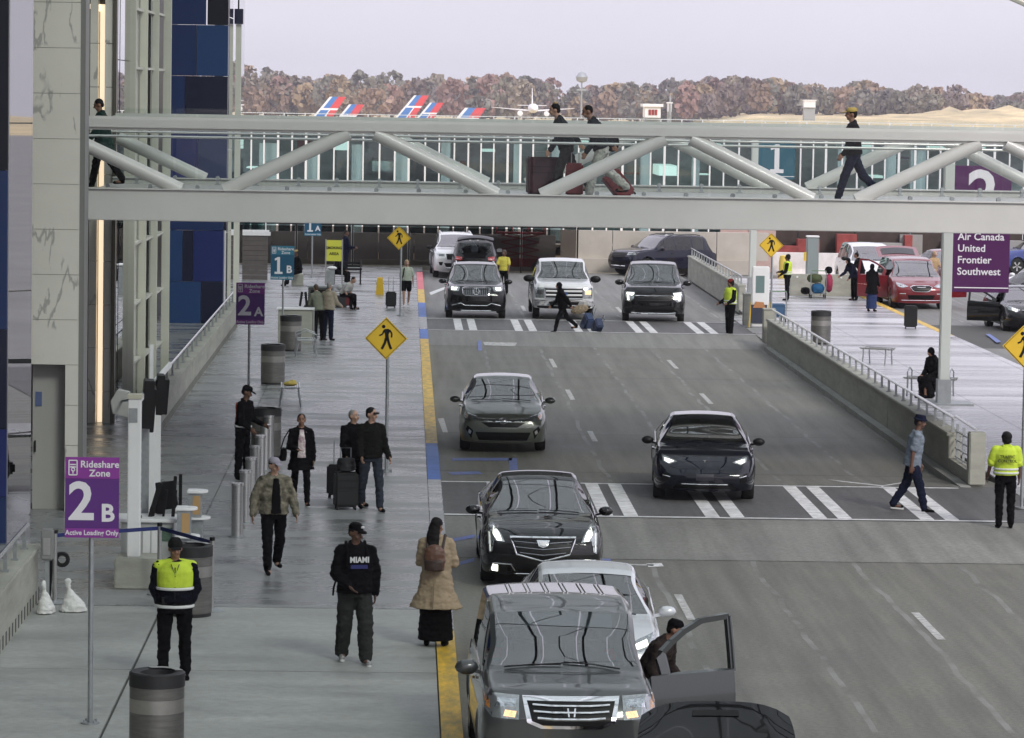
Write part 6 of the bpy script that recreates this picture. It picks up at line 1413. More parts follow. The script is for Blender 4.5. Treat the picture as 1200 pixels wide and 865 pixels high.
# footbridge travellers (floor 5.45)
def br(px, Y): p = A(px, 230, Y); return V((p.x, Y, 5.45))
b, i_ = person('traveller in dark jacket with pale hair tuft leading the pair on the footbridge', br(663, 71.6), rad(-90), 1.96, 'l', dict(hl=18, hr=-20, kl=8, kr=26, al=24, ar=-34, bl=26, br=14, lean=19, hp=8, sab=6), ('jacket', cloth('dark_slate', (.008, .013, .016)), .03, .02, 1), ('trousers', CG, .014), ('short', 'k'))
i_['g']('hair_tuft', [('e', i_['HPr'](0, .03, .12), (.045, .05, .03))], HAIR['y'], .004, 1)
b, i_ = person('bald traveller in dark jacket and grey camouflage trousers following on the footbridge', br(704, 70.9), rad(-90), 1.96, 'm', dict(hl=20, hr=-20, kl=10, kr=28, al=20, ar=-30, bl=30, br=14, lean=22, hp=16, sab=6), ('jacket', cloth('dark_slate', (.008, .013, .016)), .03, .02, 1), ('trousers', cloth('grey_camo', (.42, .42, .38), .8, .4, 16, (.2, .2, .18)), .022), ('buzz', 'k'))
b, i_ = person('man in black jacket, jeans and tan cap striding over the footbridge', br(999, 71.0), rad(-90), 1.96, 'm', dict(hl=22, hr=-26, kl=6, kr=20, al=10, ar=-6, bl=30, br=50, lean=4, hp=2, sab=5), ('jacket', CB, .028, .04, 1), ('trousers', CDJ, .014), ('short', 'k'), ('cap', cloth('cap_tan2', (.45, .33, .10))))
b, i_ = person('person in dark green coat walking beside the marble pier on the footbridge', br(121, 74.0), rad(-90), 1.86, 'm', dict(hl=18, hr=-18, kl=8, kr=16, al=20, ar=-10, bl=30, br=20, lean=8, hp=20), ('coat', cloth('dark_green', (.015, .035, .03)), .05, .30, 1), ('trousers', CB, .014), ('short', 'k'))
# ---------------------------------------------------------------- signs
M_PUR = mat('sign_purple', (.10, .02, .20), .4); M_PUR2 = mat('sign_magenta', (.25, .035, .30), .4); M_TEALS = mat('sign_teal', (.012, .09, .17), .4); M_TEAL2 = mat('sign_teal_band', (.03, .18, .28), .4)
M_LET = mat('sign_lettering', (.80, .78, .82), .5); M_PLUM = mat('sign_plum', (.075, .008, .085), .35); M_POSTW = mat('sign_post_pale', (.55, .58, .55), .4)
def zone_sign(px0, py0, px1, py1, base, num, let, c1, c2, label):
    b = gp(*base); Y = b.y; p0, p1 = A(px0, py0, Y), A(px1, py1, Y); w, h = p1.x-p0.x, p0.z-p1.z; cx, cz = (p0.x+p1.x)/2-b.x, (p0.z+p1.z)/2-b.z
    t = thing('zone_sign', label, 'sign', b, 0, 'rideshare zone signs')
    MB().cyl((0, 0, 0), (0, 0, cz+h/2-.02), .030, n=10).build('pole', M_GALV, t); MB().cyl((0, 0, 0), (0, 0, .02), .11, n=12).build('base_plate', M_GALV, t)
    for a in range(4): MB().cyl((.08*cos(a*pi/2+.7), .08*sin(a*pi/2+.7), .02), (.08*cos(a*pi/2+.7), .08*sin(a*pi/2+.7), .05), .014, n=6).build('bolt', M_GALV, t)
    bd = MB().bb(cx-w/2, cx+w/2, -.045, -.034, cz-h/2, cz+h/2).build('board', c1, t)
    MB().bb(cx-w/2, cx+w/2, -.052, -.0455, cz+h*.235, cz+h/2).build('top_band', c2, bd); MB().bb(cx-w/2, cx+w/2, -.052, -.0455, cz-h/2, cz-h*.385).build('bottom_band', c2, bd)
    yy = -.056
    text('Rideshare', h*.118, M_LET, bd, (cx+w*.14, yy, cz+h*.41), h*.0022); text('Zone', h*.118, M_LET, bd, (cx+w*.14, yy, cz+h*.30), h*.0022)
    if num == '1': link('number', one_mesh(h*.50, M_LET), bd, (cx-w*.17, -.047, cz-h*.08), (pi/2, 0, 0))
    else: text(num, h*.66, M_LET, bd, (cx-w*.20, -.049, cz-h*.07), h*.014)
    text(let, h*.30, M_LET, bd, (cx+w*.29, -.049, cz-h*.20), h*.009)
    text('Active Loading Only', h*.085, M_LET, bd, (cx, yy, cz-h*.44), h*.0016, squeeze=.92)
    ic = MB(); x0, x1, z0, z1 = cx-w*.43, cx-w*.28, cz+h*.28, cz+h*.46
    for a, b_ in (((x0, z0), (x0, z1)), ((x0, z1), (x1, z1)), ((x1, z1), (x1, z0)), ((x1, z0), (x0, z0))): ic.bar((a[0], yy, a[1]), (b_[0], yy, b_[1]), h*.014)
    ic.bb(x0+.02*w, x1-.02*w, yy-.003, yy+.003, z1-h*.06, z1-h*.045).bb(x0+.02*w, x1-.02*w, yy-.003, yy+.003, z1-h*.09, z1-h*.075)
    ic.tube([((x0+x1)/2+.03*w*cos(a), yy, z0+h*.065+.03*w*sin(a)) for a in [2*pi*k/10 for k in range(10)]], h*.008, 4, closed=True).bar(((x0+x1)/2, yy, z0+h*.045), ((x0+x1)/2, yy, z0+h*.015), h*.014)
    ic.build('phone_icon', M_LET, bd); return t
zone_sign(77, 535, 139.5, 630, (105.5, 848), '2', 'B', M_PUR, M_PUR2, 'large purple zone sign reading 2B on the nearest pole')
zone_sign(277, 331, 310, 380.5, (291, 491), '2', 'A', M_PUR, M_PUR2, 'smaller purple zone sign reading 2A')
zone_sign(317.5, 288, 344.5, 328, (331, 406), '1', 'B', M_TEALS, M_TEAL2, 'teal zone sign reading 1B')
zone_sign(357, 248, 376.5, 276.5, (365.5, 325), '1', 'A', M_TEALS, M_TEAL2, 'farthest teal zone sign reading 1A')
def walker(s):     # walking figure of the crossing sign, flat print raised a hair
    b = MB(); R_ = lambda x, z: V((x*s, 0, z*s))
    def limb(pts, w):
        for (p, q), ww in zip(zip(pts[:-1], pts[1:]), w if isinstance(w, (list, tuple)) else [w]*9): b.bar(R_(*p), R_(*q), .006, ww*s) if False else b.add([R_(p[0], p[1])+V((-(q[1]-p[1]), 0, q[0]-p[0])).normalized()*ww*s/2, R_(*p)-V((-(q[1]-p[1]), 0, q[0]-p[0])).normalized()*ww*s/2, R_(*q)-V((-(q[1]-p[1]), 0, q[0]-p[0])).normalized()*ww*s/2, R_(*q)+V((-(q[1]-p[1]), 0, q[0]-p[0])).normalized()*ww*s/2], [(0, 1, 2, 3)])
    n = 12; b.add([R_(-.12+.085*cos(2*pi*k/n), .56+.085*sin(2*pi*k/n)) for k in range(n)], [tuple(range(n))])
    b.add([R_(*q) for q in ((-.09, .44), (.10, .46), (.20, .38), (.12, .20), (.13, 0), (-.04, 0), (-.06, .22), (-.13, .34))], [tuple(reversed(range(8)))])
    limb([(-.10, .38), (-.17, .20), (-.32, .13)], .075); limb([(.16, .40), (.27, .22), (.25, .05)], .075)
    limb([(.0, .02), (-.06, -.22), (-.20, -.50)], .12); limb([(.07, .02), (.13, -.22), (.24, -.50)], .12)
    return b
def cross_sign(px, py, half, base, label, z=.15):
    b = gp(*base, z) if z else gp(*base); Y = b.y; c = A(px, py, Y); hd = half*Y/FPX
    t = thing('pedestrian_sign', label, 'sign', b, 0, 'yellow pedestrian crossing signs')
    MB().cyl((0, 0, 0), (0, 0, c.z-b.z+hd*.7), .032, n=10).build('pole', M_GALV, t); MB().cyl((0, 0, 0), (0, 0, .03), .12, n=12).build('base_plate', M_GALV, t)
    cx, cz = c.x-b.x, c.z-b.z
    def dia(r, y0, y1, m, nm, par): return MB().prism([(r, 0), (0, r), (-r, 0), (0, -r)], y1-y0, R4((cx, y1, cz), pi/2)).build(nm, m, par)
    bd = dia(hd, -.045, -.036, M_YEL, 'board', t)
    f = MB()
    cs = [V((cx+hd*.93, -.048, cz)), V((cx, -.048, cz+hd*.93)), V((cx-hd*.93, -.048, cz)), V((cx, -.048, cz-hd*.93))]
    for k in range(4): f.bar(cs[k], cs[(k+1) % 4], hd*.045, .006)
    f.build('border', M_BLACK, bd)
    link('walking_figure', walker(hd).mesh('walking_figure', M_BLACK), bd, (cx, -.050, cz)); return t
cross_sign(452.5, 396.5, 25, (452.5, 552), 'yellow diamond walking figure sign on the pole beside the two men with luggage')
cross_sign(467.5, 279, 14, (469, 370), 'yellow diamond walking figure sign beside the woman in shorts')
cross_sign(903.5, 287.5, 14.5, (903, 391), 'yellow diamond walking figure sign above the far end of the right barrier')
cross_sign(1200.5, 405.5, 26.5, (1197, 596), 'yellow diamond walking figure sign cut by the right edge', .13)
def big_sign(px0, px1, Ypx, base, lines, num, cb, label, zt=5.93, zb=2.9):
    Y = base; x0, x1 = A(px0, 250, Y).x, A(px1, 250, Y).x
    t = thing('airline_sign', label, 'sign', (x0, Y, .15)); pw = .25
    MB().bb(-pw, 0, -.13, .13, .12, zt+.05).build('post', M_POSTW, t, bev=.02)
    MB().bb(-.55, .55, -.5, .5, 0, .04).bb(-pw-.04, .04, -.17, .17, .04, .6).build('post_base', M_GALV, t)
    w = x1-x0; bd = MB().bb(.01, w, -.06, .06, zb, zt).build('board', cb, t, bev=.01)
    MB().bb(.06, w-.01, -.066, -.061, zb+.10, zb+.125).build('rule', M_LET, bd)
    k = one_mesh(1.08, M_LET) if num == '1' else text_mesh(num, 1.55, M_LET, .03); link('number', k, bd, (w*.50, -.064, zt-.72), (pi/2, 0, 0))
    for i, l in enumerate(lines):
        q = A(0, lines[l], Y) if False else None
        text(l, .245, M_LET, bd, (.12, -.064, zb+.50+.282*(len(lines)-1-i)), .004, align='LEFT')
    return t
big_sign(1117, 1184, 0, 86.6, {'Delta': 0, 'Air Canada': 0, 'United': 0, 'Frontier': 0, 'Southwest': 0}, '2', M_PLUM, 'tall plum airline sign with number 2 reading Air Canada, United, Frontier, Southwest') if False else big_sign(1117, 1184, 0, 86.6, {'Air Canada': 0, 'United': 0, 'Frontier': 0, 'Southwest': 0}, '2', M_PLUM, 'tall plum airline sign with number 2 reading Air Canada, United, Frontier, Southwest', 5.95-.15, 2.88-.15)
big_sign(887, 930, 0, 135.0, {}, '1', mat('sign_deep_teal', (.015, .10, .15), .4), 'farther teal sign with number 1 on a pale post', 5.95-.15, 4.3)
# yellow notice
q = gp(391, 336); t = thing('smoking_area_notice', 'yellow standing notice with grey frame beside the officer', 'sign', q)
w = 18*q.y/FPX; z0 = A(391, 306, q.y).z-.15; z1 = A(391, 281.5, q.y).z-.15
MB().bb(-w/2, w/2, -.02, .02, z0, z1).build('board', mat('notice_yellow', (.62, .62, .06), .5), t)
for x in (-w/2-.02, w/2+.02): MB().bar((x, 0, 0), (x, 0, z1+.03), .05).build('frame_post', M_STEEL, t)
text('SMOKING', .145, M_BLACK, t, (0, -.025, (z0+z1)/2+.10), .003, squeeze=.9); text('AREA', .145, M_BLACK, t, (0, -.025, (z0+z1)/2-.12), .003)
# wet floor sign
t = thing('wet_floor_sign', 'small yellow folding floor sign on the pavement near the far kerb', 'sign', gp(445, 345))
for s in (1, -1): MB().prism([(-.15, 0), (.15, 0), (.10, .62), (-.10, .62)], .015, R4((0, .16*s, 0), pi/2-rad(13)*s)).build('panel', M_YEL, t)
text('CAUTION', .06, M_BLACK, t, (0, -.15, .42), .002, rot=(pi/2-rad(13), 0, 0))
# ---------------------------------------------------------------- litter bins
M_BIN = mat('bin_steel', (.17, .165, .155), .45, .7, var=.25, vscale=3, stretch=(1, 1, 9)); M_BINB = mat('bin_band', (.33, .32, .30), .4, .75, var=.15); M_BINT = mat('bin_top_black', (.012, .012, .013), .55)
def bin_(p, label, r=.30, h=1.0, inner=False):
    t = thing('litter_bin', label, 'bin', p, 0, 'round steel litter bins')
    MB().lathe([(r*.96, 0), (r*.96, .05)], n=28).build('plinth', M_BINT, t)
    MB().lathe([(r, .051), (r, h*.56)], n=36).build('lower_shell', M_BIN, t); MB().lathe([(r*1.004, h*.561), (r*1.004, h*.71)], n=36).build('band', M_BINB, t); MB().lathe([(r, h*.711), (r, h*.84)], n=36).build('upper_shell', M_BIN, t)
    MB().lathe([(r*1.02, h*.841), (r*1.02, h*.985), (r*.95, h), (r*.62, h*.985), (r*.60, h*.93)], n=36).build('top_ring', M_BINT, t)
    MB().lathe([(r*.58, h*.90), (r*.58, h*.92)], n=24).build('liner', M_BLACK, t)
    MB().bb(-.05, .30*r*2, -.005, .005, 0, .001); MB().prism([(r*.66*cos(a), r*.66*sin(a)) for a in (0.2, .8, 1.4, 2.0)]+[(r*.93*cos(a), r*.93*sin(a)) for a in (2.0, 1.4, .8, .2)], .006, R4((0, 0, h*1.001))).build('steel_rim_plate', M_STEEL, t)
    return t
bin_(V((A(185, 700, 38.9).x, 38.9, .15)), 'nearest litter bin, cut by the bottom edge below the guard')
bin_(gp(224, 721), 'litter bin half hidden behind the guard in the vest', .29)
bin_(gp(311.5, 536), 'litter bin at the far end of the bollard row')
bin_(gp(319.5, 450), 'litter bin left of the bench with the yellow bag')
bin_(gp(340.5, 411), 'litter bin in front of the teal 1B sign')
bin_(gp(961.5, 403), 'litter bin on the right pavement behind the barrier rail')
# ---------------------------------------------------------------- bollards
for i, (px, ty) in enumerate(((278.5, 566), (288, 551), (294.5, 536), (299.5, 522.5), (305, 510), (310.5, 497.5), (315.5, 486.5))):
    z = 1.04; p = G(px, ty, z); t = thing('bollard', ['bollard nearest the camera, at the near end of its row', 'second bollard from the near end', 'third bollard from the near end', 'middle bollard of the row of seven', 'third bollard from the far end', 'second bollard from the far end', 'bollard at the far end, in front of a litter bin'][i], 'bollard', (p.x, p.y, .15), 0, 'steel bollards in a row')
    MB().cyl((0, 0, .0), (0, 0, .845), .098, n=24).build('tube', M_STEEL, t); MB().cyl((0, 0, .846), (0, 0, .89), .110, n=24).build('cap', M_RAIL, t); MB().cyl((0, 0, 0), (0, 0, .02), .14, n=20).build('collar', M_GALV, t)
# ---------------------------------------------------------------- benches
def bench(p, rz, label, L=1.5, W_=.42, arms=False):
    t = thing('steel_bench', label, 'bench', p, rz, 'steel benches'); n = 11
    for i in range(n):
        x = -W_/2+W_*i/(n-1); sag = -.05*cos(pi*x/W_)
        MB().bb(x-.013, x+.013, -L/2, L/2, .455+sag, .468+sag).build('slat', M_STEEL, t)
    for y in (-L/2+.12, L/2-.12):
        MB().tube([(-W_/2-.04, y, 0), (-W_/2+.02, y, .32), (-W_/2, y, .44), (W_/2, y, .44), (W_/2-.02, y, .32), (W_/2+.04, y, 0)], .022, 6).build('leg', M_GALV, t)
        if arms: MB().tube([(-W_/2, y, .44), (-W_/2-.02, y, .60), (0, y, .70), (W_/2+.02, y, .60), (W_/2, y, .44)], .018, 6).build('arm', M_GALV, t)
    return t
bench(gp(340, 474), rad(2), 'steel bench holding a yellow bag, left of the pavement middle', 1.5, .42)
bench(gp(358, 416), rad(4), 'steel bench with arched arms behind the bench with the bag', 1.2, .5, True)
bench(gp(1028, 427), rad(62), 'steel bench on the right pavement behind the barrier', .9, .5)
bench(gp(1090, 464), rad(70), 'steel bench under the seated woman in black', 1.3, .5, True)
o = blob([('e', (0, 0, .07), (.17, .20, .06)), ('e', (.06, .1, .11), (.08, .10, .05))], .014, 2, .012); o.materials.append(cloth('bag_yellow', (.62, .48, .12))); o = link('yellow_bag', o, None, gp(340, 474)+V((0, -.15, .43))); tag(o, 'yellow bag with white wrapping lying on the steel bench', 'bag')
t = thing('black_bench', 'black bench with curled arms near the back wall', 'bench', gp(407, 333), rad(0))
for i in range(5): MB().bb(-.55, .55, -.2+.09*i, -.13+.09*i, .42, .45).build('slat', M_BLACK, t)
for i in range(3): MB().bb(-.55, .55, .26+.02*i, .29+.02*i, .52+.12*i, .60+.12*i).build('back_slat', M_BLACK, t)
for x in (-.5, .5): MB().tube([(x, -.25, 0), (x, -.2, .42), (x, -.28, .62), (x, .1, .66), (x, .3, .9)], .03, 6).bar((x, .25, 0), (x, .25, .45), .05).build('side_frame', M_BLACK, t)
# ---------------------------------------------------------------- luggage
def suitcase(p, rz, label, m, w=.42, h=.64, d=.27, tilt=0, handle=.42, group=None, roll=0):
    t = thing('suitcase', label, 'suitcase', p, rz, group); t.rotation_euler = (tilt, roll, rz)
    MB().bb(-w/2, w/2, -d/2, d/2, .05, h).build('shell', m, t, bev=.035)
    MB().bb(-w*.42, w*.42, -d/2-.018, -d/2+.002, .10, h*.52).build('pocket', m, t, bev=.008)
    for k in range(2): MB().bb(-w*.40, w*.40, -d/2-.008, -d/2+.001, h*.60+.12*k, h*.612+.12*k).build('zip', M_BLACK, t)
    for x in (-w*.38, w*.38):
        for y in (-d*.35, d*.35): MB().cyl((x-.015, y, .028), (x+.015, y, .028), .028, n=10).build('wheel', M_BLACK, t)
    if handle: MB().tube([(-w*.22, d*.3, h-.03), (-w*.22, d*.3, h+handle), (w*.22, d*.3, h+handle), (w*.22, d*.3, h-.03)], .011, 6).build('handle', M_GALV, t)
    return t
CL = mat('luggage_black', (.004, .004, .0045), .6, var=.2, vscale=20, bump=.2, bscale=150); CLR = mat('luggage_red', (.16, .018, .022), .55, var=.2, vscale=10); CMAR = mat('luggage_maroon', (.045, .010, .018), .55, var=.25, vscale=9)
p0 = gp(405, 597); suitcase(p0, rad(8), 'black suitcase with a bag on top beside the two men', CL, .42, .66, .30)
g = blob([('l', [(V((0, 0, .0)), .18, .14, Matrix.Identity(3)), (V((0, 0, .22)), .15, .12, Matrix.Identity(3))])], .014, 2, .01); g.materials.append(CL); o = link('duffel_bag', g, None, p0+V((0, 0, .69)), (0, 0, .1)); tag(o, 'black bag riding on the suitcase of the two men', 'bag')
suitcase(gp(396, 583), rad(-5), 'second black suitcase just behind the one with the bag on top', CL, .40, .60, .26)
suitcase(gp(458, 361), rad(4), 'black cabin suitcase with raised handle beside the woman in shorts', CL, .36, .56, .25, handle=.5)
suitcase(gp(408, 360), rad(-6), 'red suitcase standing beside the middle counter', CLR, .33, .50, .25, handle=.3)
g = blob([('e', (0, 0, .1), (.15, .12, .12)), ('e', (-.2, .05, .06), (.14, .12, .12))], .016, 2, .01); g.materials.append(cloth('bag_pale', (.45, .45, .46))); o = link('soft_bag', g, None, gp(405, 356)+V((0, 0, .52))); tag(o, 'pale soft bag on top of the red suitcase', 'bag')
suitcase(gp(1067, 385), rad(-10), 'tall ribbed black suitcase standing alone on the right pavement', CL, .42, .74, .30, handle=0)
suitcase(gp(998, 343), rad(15), 'pale suitcase standing left of the red minivan', mat('luggage_white', (.55, .56, .52), .5), .36, .95, .26, handle=0)
p0 = G(685, 387, .06); suitcase(p0, rad(-70), 'dark blue suitcase pulled over the far crossing', mat('luggage_blue', (.02, .04, .10), .5), .36, .62, .26, tilt=rad(0), roll=rad(40))
suitcase(G(697, 390, .06), rad(-75), 'second dark blue suitcase pulled over the far crossing, lying lowest', mat('luggage_blue2', (.015, .03, .08), .5), .34, .60, .24, roll=rad(52), handle=.3)
g = blob([('e', (0, 0, 0), (.30, .16, .15))], .018, 2, .01); g.materials.append(cloth('stripe_bag', (.28, .22, .14), .8, .5, 20, (.05, .05, .05))); o = link('striped_bag', g, None, G(679, 380, .06)+V((0, 0, .48)), (0, rad(-15), 0)); tag(o, 'brown striped holdall lying across the pulled suitcases', 'bag')
# footbridge luggage
suitcase(br(636, 72.0), rad(4), 'large dark maroon suitcase in front of the leading footbridge traveller', CMAR, .66, .80, .34, handle=.1)
suitcase(br(673, 71.2), rad(-6), 'upright red suitcase between the two footbridge travellers', CLR, .34, .70, .28, handle=.2)
suitcase(br(737, 71.6), rad(10), 'red suitcase tilted behind the bald footbridge traveller', CLR, .38, .66, .28, roll=rad(-40), handle=.35)
g = blob([('e', (0, 0, 0), (.16, .12, .18))], .016, 2, .01); g.materials.append(CB); o = link('backpack', g, None, br(716, 71.8)+V((0, 0, 1.10))); tag(o, 'black backpack hanging behind the bald footbridge traveller', 'backpack')
# luggage carts
def cart(p, rz, label, load):
    t = thing('luggage_cart', label, 'cart', p, rz)
    for x in (-.28, .28): MB().tube([(x, .30, .12), (x, .34, .95), (x*.9, .36, 1.02)], .018, 6).build('upright', M_GALV, t); MB().tube([(x, .32, .14), (x, -.55, .14)], .018, 6).build('rail', M_GALV, t)
    MB().tube([(-.27, .36, 1.02), (.27, .36, 1.02)], .02, 6).build('push_bar', mat('cart_green', (.10, .20, .10), .5), t)
    MB().bb(-.28, .28, -.55, .30, .15, .17).build('deck', M_GALV, t)
    for x in (-.26, .26):
        for y in (-.45, .28): MB().cyl((x-.02, y, .07), (x+.02, y, .07), .07, n=12).build('wheel', M_RUB, t)
    return t
p0 = gp(958, 349); cart(p0, rad(178), 'steel luggage cart piled with green, blue and pink bags', 1)
for c, r_, m, lab in (((0, 0, .35), (.26, .30, .20), cloth('bag_blue', (.03, .12, .25)), 'blue bag lowest on the luggage cart'), ((-.12, .0, .72), (.30, .28, .18), cloth('bag_green', (.08, .10, .05)), 'dark green holdall on top of the blue bag'), ((.42, .05, .55), (.15, .18, .36), cloth('bag_pink', (.35, .05, .10)), 'pink suitcase bag on the right of the luggage cart'), ((.40, .05, 1.03), (.15, .15, .14), CB, 'black bag on top of the pink one'), ((-.45, .05, .25), (.18, .3, .14), CB, 'black bag at the left foot of the luggage cart')):
    g = blob([('e', (0, 0, 0), r_), ('b', (0, 0, 0), (r_[0]*1.5, r_[1]*1.5, r_[2]*1.5))], .025, 3, .01); g.materials.append(m); o = link('travel_bag', g, None, p0+V(c)); tag(o, lab, 'bag')
p1 = gp(909, 377); cart(p1, rad(185), 'steel luggage cart with blue crate parked beside the information stand', 0)
o = MB().bb(-.26, .26, -.4, .2, 0, .42).bb(-.24, .24, -.42, -.40, .05, .36).build('blue_crate', mat('crate_blue', (.03, .09, .18), .5), bev=.02); o.location = p1+V((0, 0, .18)); tag(o, 'blue crate on the luggage cart beside the information stand', 'crate')
# information stand and its barrier pieces
t = thing('information_stand', 'pale information stand with grey screen and dark poster at the far crossing', 'kiosk', gp(890, 383))
MB().bb(-.28, .28, -.12, .12, 0, 1.95).build('housing', M_WHITE, t, bev=.03); MB().bb(-.16, .12, -.128, -.121, 1.1, 1.65).build('screen', mat('screen_grey', (.15, .22, .22), .3), t)
MB().bb(-.30, .22, -.16, -.125, .12, .72).build('poster', mat('poster_dark', (.03, .035, .06), .5), t); MB().prism([(-.24, 0), (.16, 0), (.10, .18), (-.16, .2)], .01, R4((0, -.16, .62), pi/2)).build('poster_print', mat('print_orange', (.45, .20, .08), .6), t)
for x in (-.34, .26): MB().bar((x-.02, -.25, 0), (x+.05, -.1, .8), .03).build('easel_leg', M_YEL, t)
o = MB().bb(-.16, .16, -.16, .16, 0, .98).bb(-.18, .18, -.18, .18, .981, 1.03).build('pillar', M_BARR, bev=.015); o.location = gp(876, 381, .13); tag(o, 'low concrete pillar at the end of the farther barrier', 'pillar')
o = MB().bb(-.18, .18, -.18, .18, 0, .98).bb(-.2, .2, -.2, .2, .981, 1.03).build('pillar', M_BARR, bev=.015); o.location = V((11.05, 108.0, .13)); tag(o, 'low concrete pillar at the far end of the long right barrier', 'pillar')
# ---------------------------------------------------------------- kiosk area on the left
Y0 = 52.6
def X_(px, Y): return A(px, 560, Y).x
t = thing('check_in_kiosk', 'tall white check in frame with black screens on a pale block', 'kiosk', (X_(157.5, Y0), Y0, .15))
xo = X_(157.5, Y0)
MB().bb(X_(136, Y0)-xo, X_(187, Y0)-xo, -.25, .45, 0, .46).build('block', M_BARR, t, bev=.02)
MB().bb(X_(150, Y0)-xo, X_(165, Y0)-xo, -.08, .10, .461, 2.80).build('post', M_WHITE, t, bev=.01)
MB().bb(X_(150, Y0)-xo-.01, X_(165, Y0)-xo+.01, -.1, .16, 2.801, 2.86).build('post_cap', mat('cap_beige', (.50, .48, .38), .6), t)
MB().bb(X_(151, Y0)-xo, X_(161, Y0)-xo, -.088, -.081, 2.45, 2.66).build('notice', M_GALV, t)
for (pa, pb, dy, zt, m) in ((166, 174, 1.4, 2.6, M_GALV), (174.5, 181, 2.8, 2.5, M_WHITE), (181, 187.5, 4.2, 2.45, M_WHITE), (174, 178, 7.5, 3.05, M_WHITE)):
    MB().bb(X_(pa, Y0+dy)-xo, X_(pb, Y0+dy)-xo, dy, dy+.12, .0, zt).build('panel', m, t)
MB().bb(X_(158, Y0)-xo, X_(158, Y0)-xo+.05, .2, 7.4, 2.7, 2.78).build('top_rail', M_WHITE, t)
for k, (px, py, dy, w, h) in enumerate(((173, 473, 1.3, .16, .72), (178.5, 480, 1.9, .07, .66), (187, 462, 3.6, .12, .62), (193, 464, 4.6, .10, .56))):
    q = A(px, py, Y0+dy); MB().box((q.x-xo, dy, q.z-.15), (w, .5, h), M=Euler((0, rad(4), rad(6))).to_matrix()).build('hanging_screen', M_BLACK, t, bev=.01)
q = A(142, 474, 56); o = MB().prism([(-.12, -.14), (.12, -.20), (.14, .20), (-.05, .24), (-.16, .05)], .25, R4((0, .12, 0), pi/2)).build('loudspeaker', mat('speaker_grey', (.42, .42, .40), .5), bev=.01); o.location = q; tag(o, 'grey angular loudspeaker left of the white check in frame', 'speaker')
MB().bar((0, 0, .05), (.30, -2.0, .25), .03).build('bracket', M_GALV, o)
# desk with equipment
q = G(183, 606, 1.10); t = thing('check_in_desk', 'pale check in desk with paper notices and black equipment', 'desk', (q.x, q.y, .15))
MB().bb(-.62, .32, -.30, .45, .90, .95).build('desk_top', M_WHITE, t, bev=.01); MB().bb(-.50, .28, -.24, .40, 0, .90).build('desk_body', mat('desk_grey', (.42, .43, .42), .5), t)
for k in range(2): MB().bb(-.18+.13*k, -.07+.13*k, -.252, -.242, .30, .80).build('paper_notice', M_WHITE, t)
MB().bb(.10, .26, -.252, -.242, .62, .82).build('picture', mat('picture_green', (.08, .14, .10), .5, var=.5, vscale=20), t)
for k, (x, y, w, h, z, r) in enumerate(((-.02, .05, .07, .55, 1.25, -16), (.14, .25, .30, .42, 1.30, 8), (.26, .10, .05, .62, 1.30, -3), (.34, .3, .05, .55, 1.35, 0), (.02, .4, .22, .30, 1.15, -20))):
    MB().box((x, y, z-.05), (w, .05, h), M=Euler((0, rad(-r), 0)).to_matrix()).build('monitor', M_BLACK, t, bev=.008)
for x in (-.05, .10, .24): MB().bar((x, .1, .95), (x+.05, .1, 1.35), .035).build('stand', M_BLACK, t)
MB().box((-.28, -.1, .965), (.14, .08, .03)).build('scanner', M_BLACK, t)
# rounded podiums
def podium(px, py, label):
    q = G(px, py, 1.30); t = thing('podium', label, 'podium', (q.x, q.y, .15), 0, 'rounded podiums beside the check in desk')
    arc = lambda r, z, d, nm, m, cx=0: MB().prism([(cx+r*cos(a), r*.9*sin(a)) for a in [-pi/2+pi*k/12 for k in range(13)]]+[(-.12, .9*r), (-.12, -.9*r)], d, R4((0, 0, z))).build(nm, m, t, bev=.006)
    arc(.20, 1.11, .04, 'top', M_WHITE); arc(.24, .70, .035, 'shelf', M_WHITE)
    MB().bb(-.10, .10, -.14, .14, .74, 1.11).build('upper_body', M_GALV, t); MB().bb(-.03, .085, -.146, -.141, .78, 1.07).build('tan_panel', mat('tan_panel', (.48, .30, .13), .6), t)
    MB().bb(-.10, .12, -.14, .14, 0, .70).build('lower_body', M_GALV, t); return t
podium(216, 594, 'nearer rounded podium with a tan panel'); podium(229, 574, 'farther rounded podium with a tan panel')
# belt barrier posts
def stanchion(p, label, h=1.0):
    t = thing('barrier_post', label, 'stanchion', p, 0, 'belt barrier posts'); MB().lathe([(.18, 0), (.18, .015), (.12, .03), (.03, .045)], n=24).build('base', M_GALV, t); MB().cyl((0, 0, .04), (0, 0, h), .032, n=14).build('post', M_STEEL, t); MB().cyl((0, 0, h), (0, 0, h+.05), .038, n=14).build('head', M_BLACK, t); return t
sp = [V((A(248, 700, 50.3).x, 50.3, .15)), V((A(187, 700, 52.0).x, 51.9, .15)), V((A(64, 700, 50.9).x, 50.9, .15))]
for p, l in zip(sp, ('belt barrier post right of the litter bin behind the guard', 'belt barrier post in front of the pale check in block', 'belt barrier post beside the white sandbags')): stanchion(p, l)
for a, b_, l in ((0, 1, 'navy belt running right of the guard'), (1, 2, 'navy belt running left over the white sandbags')):
    o = MB().bar(sp[a]+V((0, 0, .97)), sp[b_]+V((0, 0, .97)), .008, .055).build('belt', M_NAVY); tag(o, l, 'belt')
t = thing('card_reader', 'grey box on a post beside the near barrier end', 'reader', gp(55, 712)); MB().bar((0, 0, 0), (0, 0, 1.1), .06).build('post', M_GALV, t); MB().bb(-.09, .09, -.08, .08, .68, 1.12).build('reader_box', mat('reader_grey', (.25, .25, .25), .5), t, bev=.02); MB().bb(-.05, .05, -.09, -.081, .76, 1.0).build('reader_plate', M_STEEL, t)
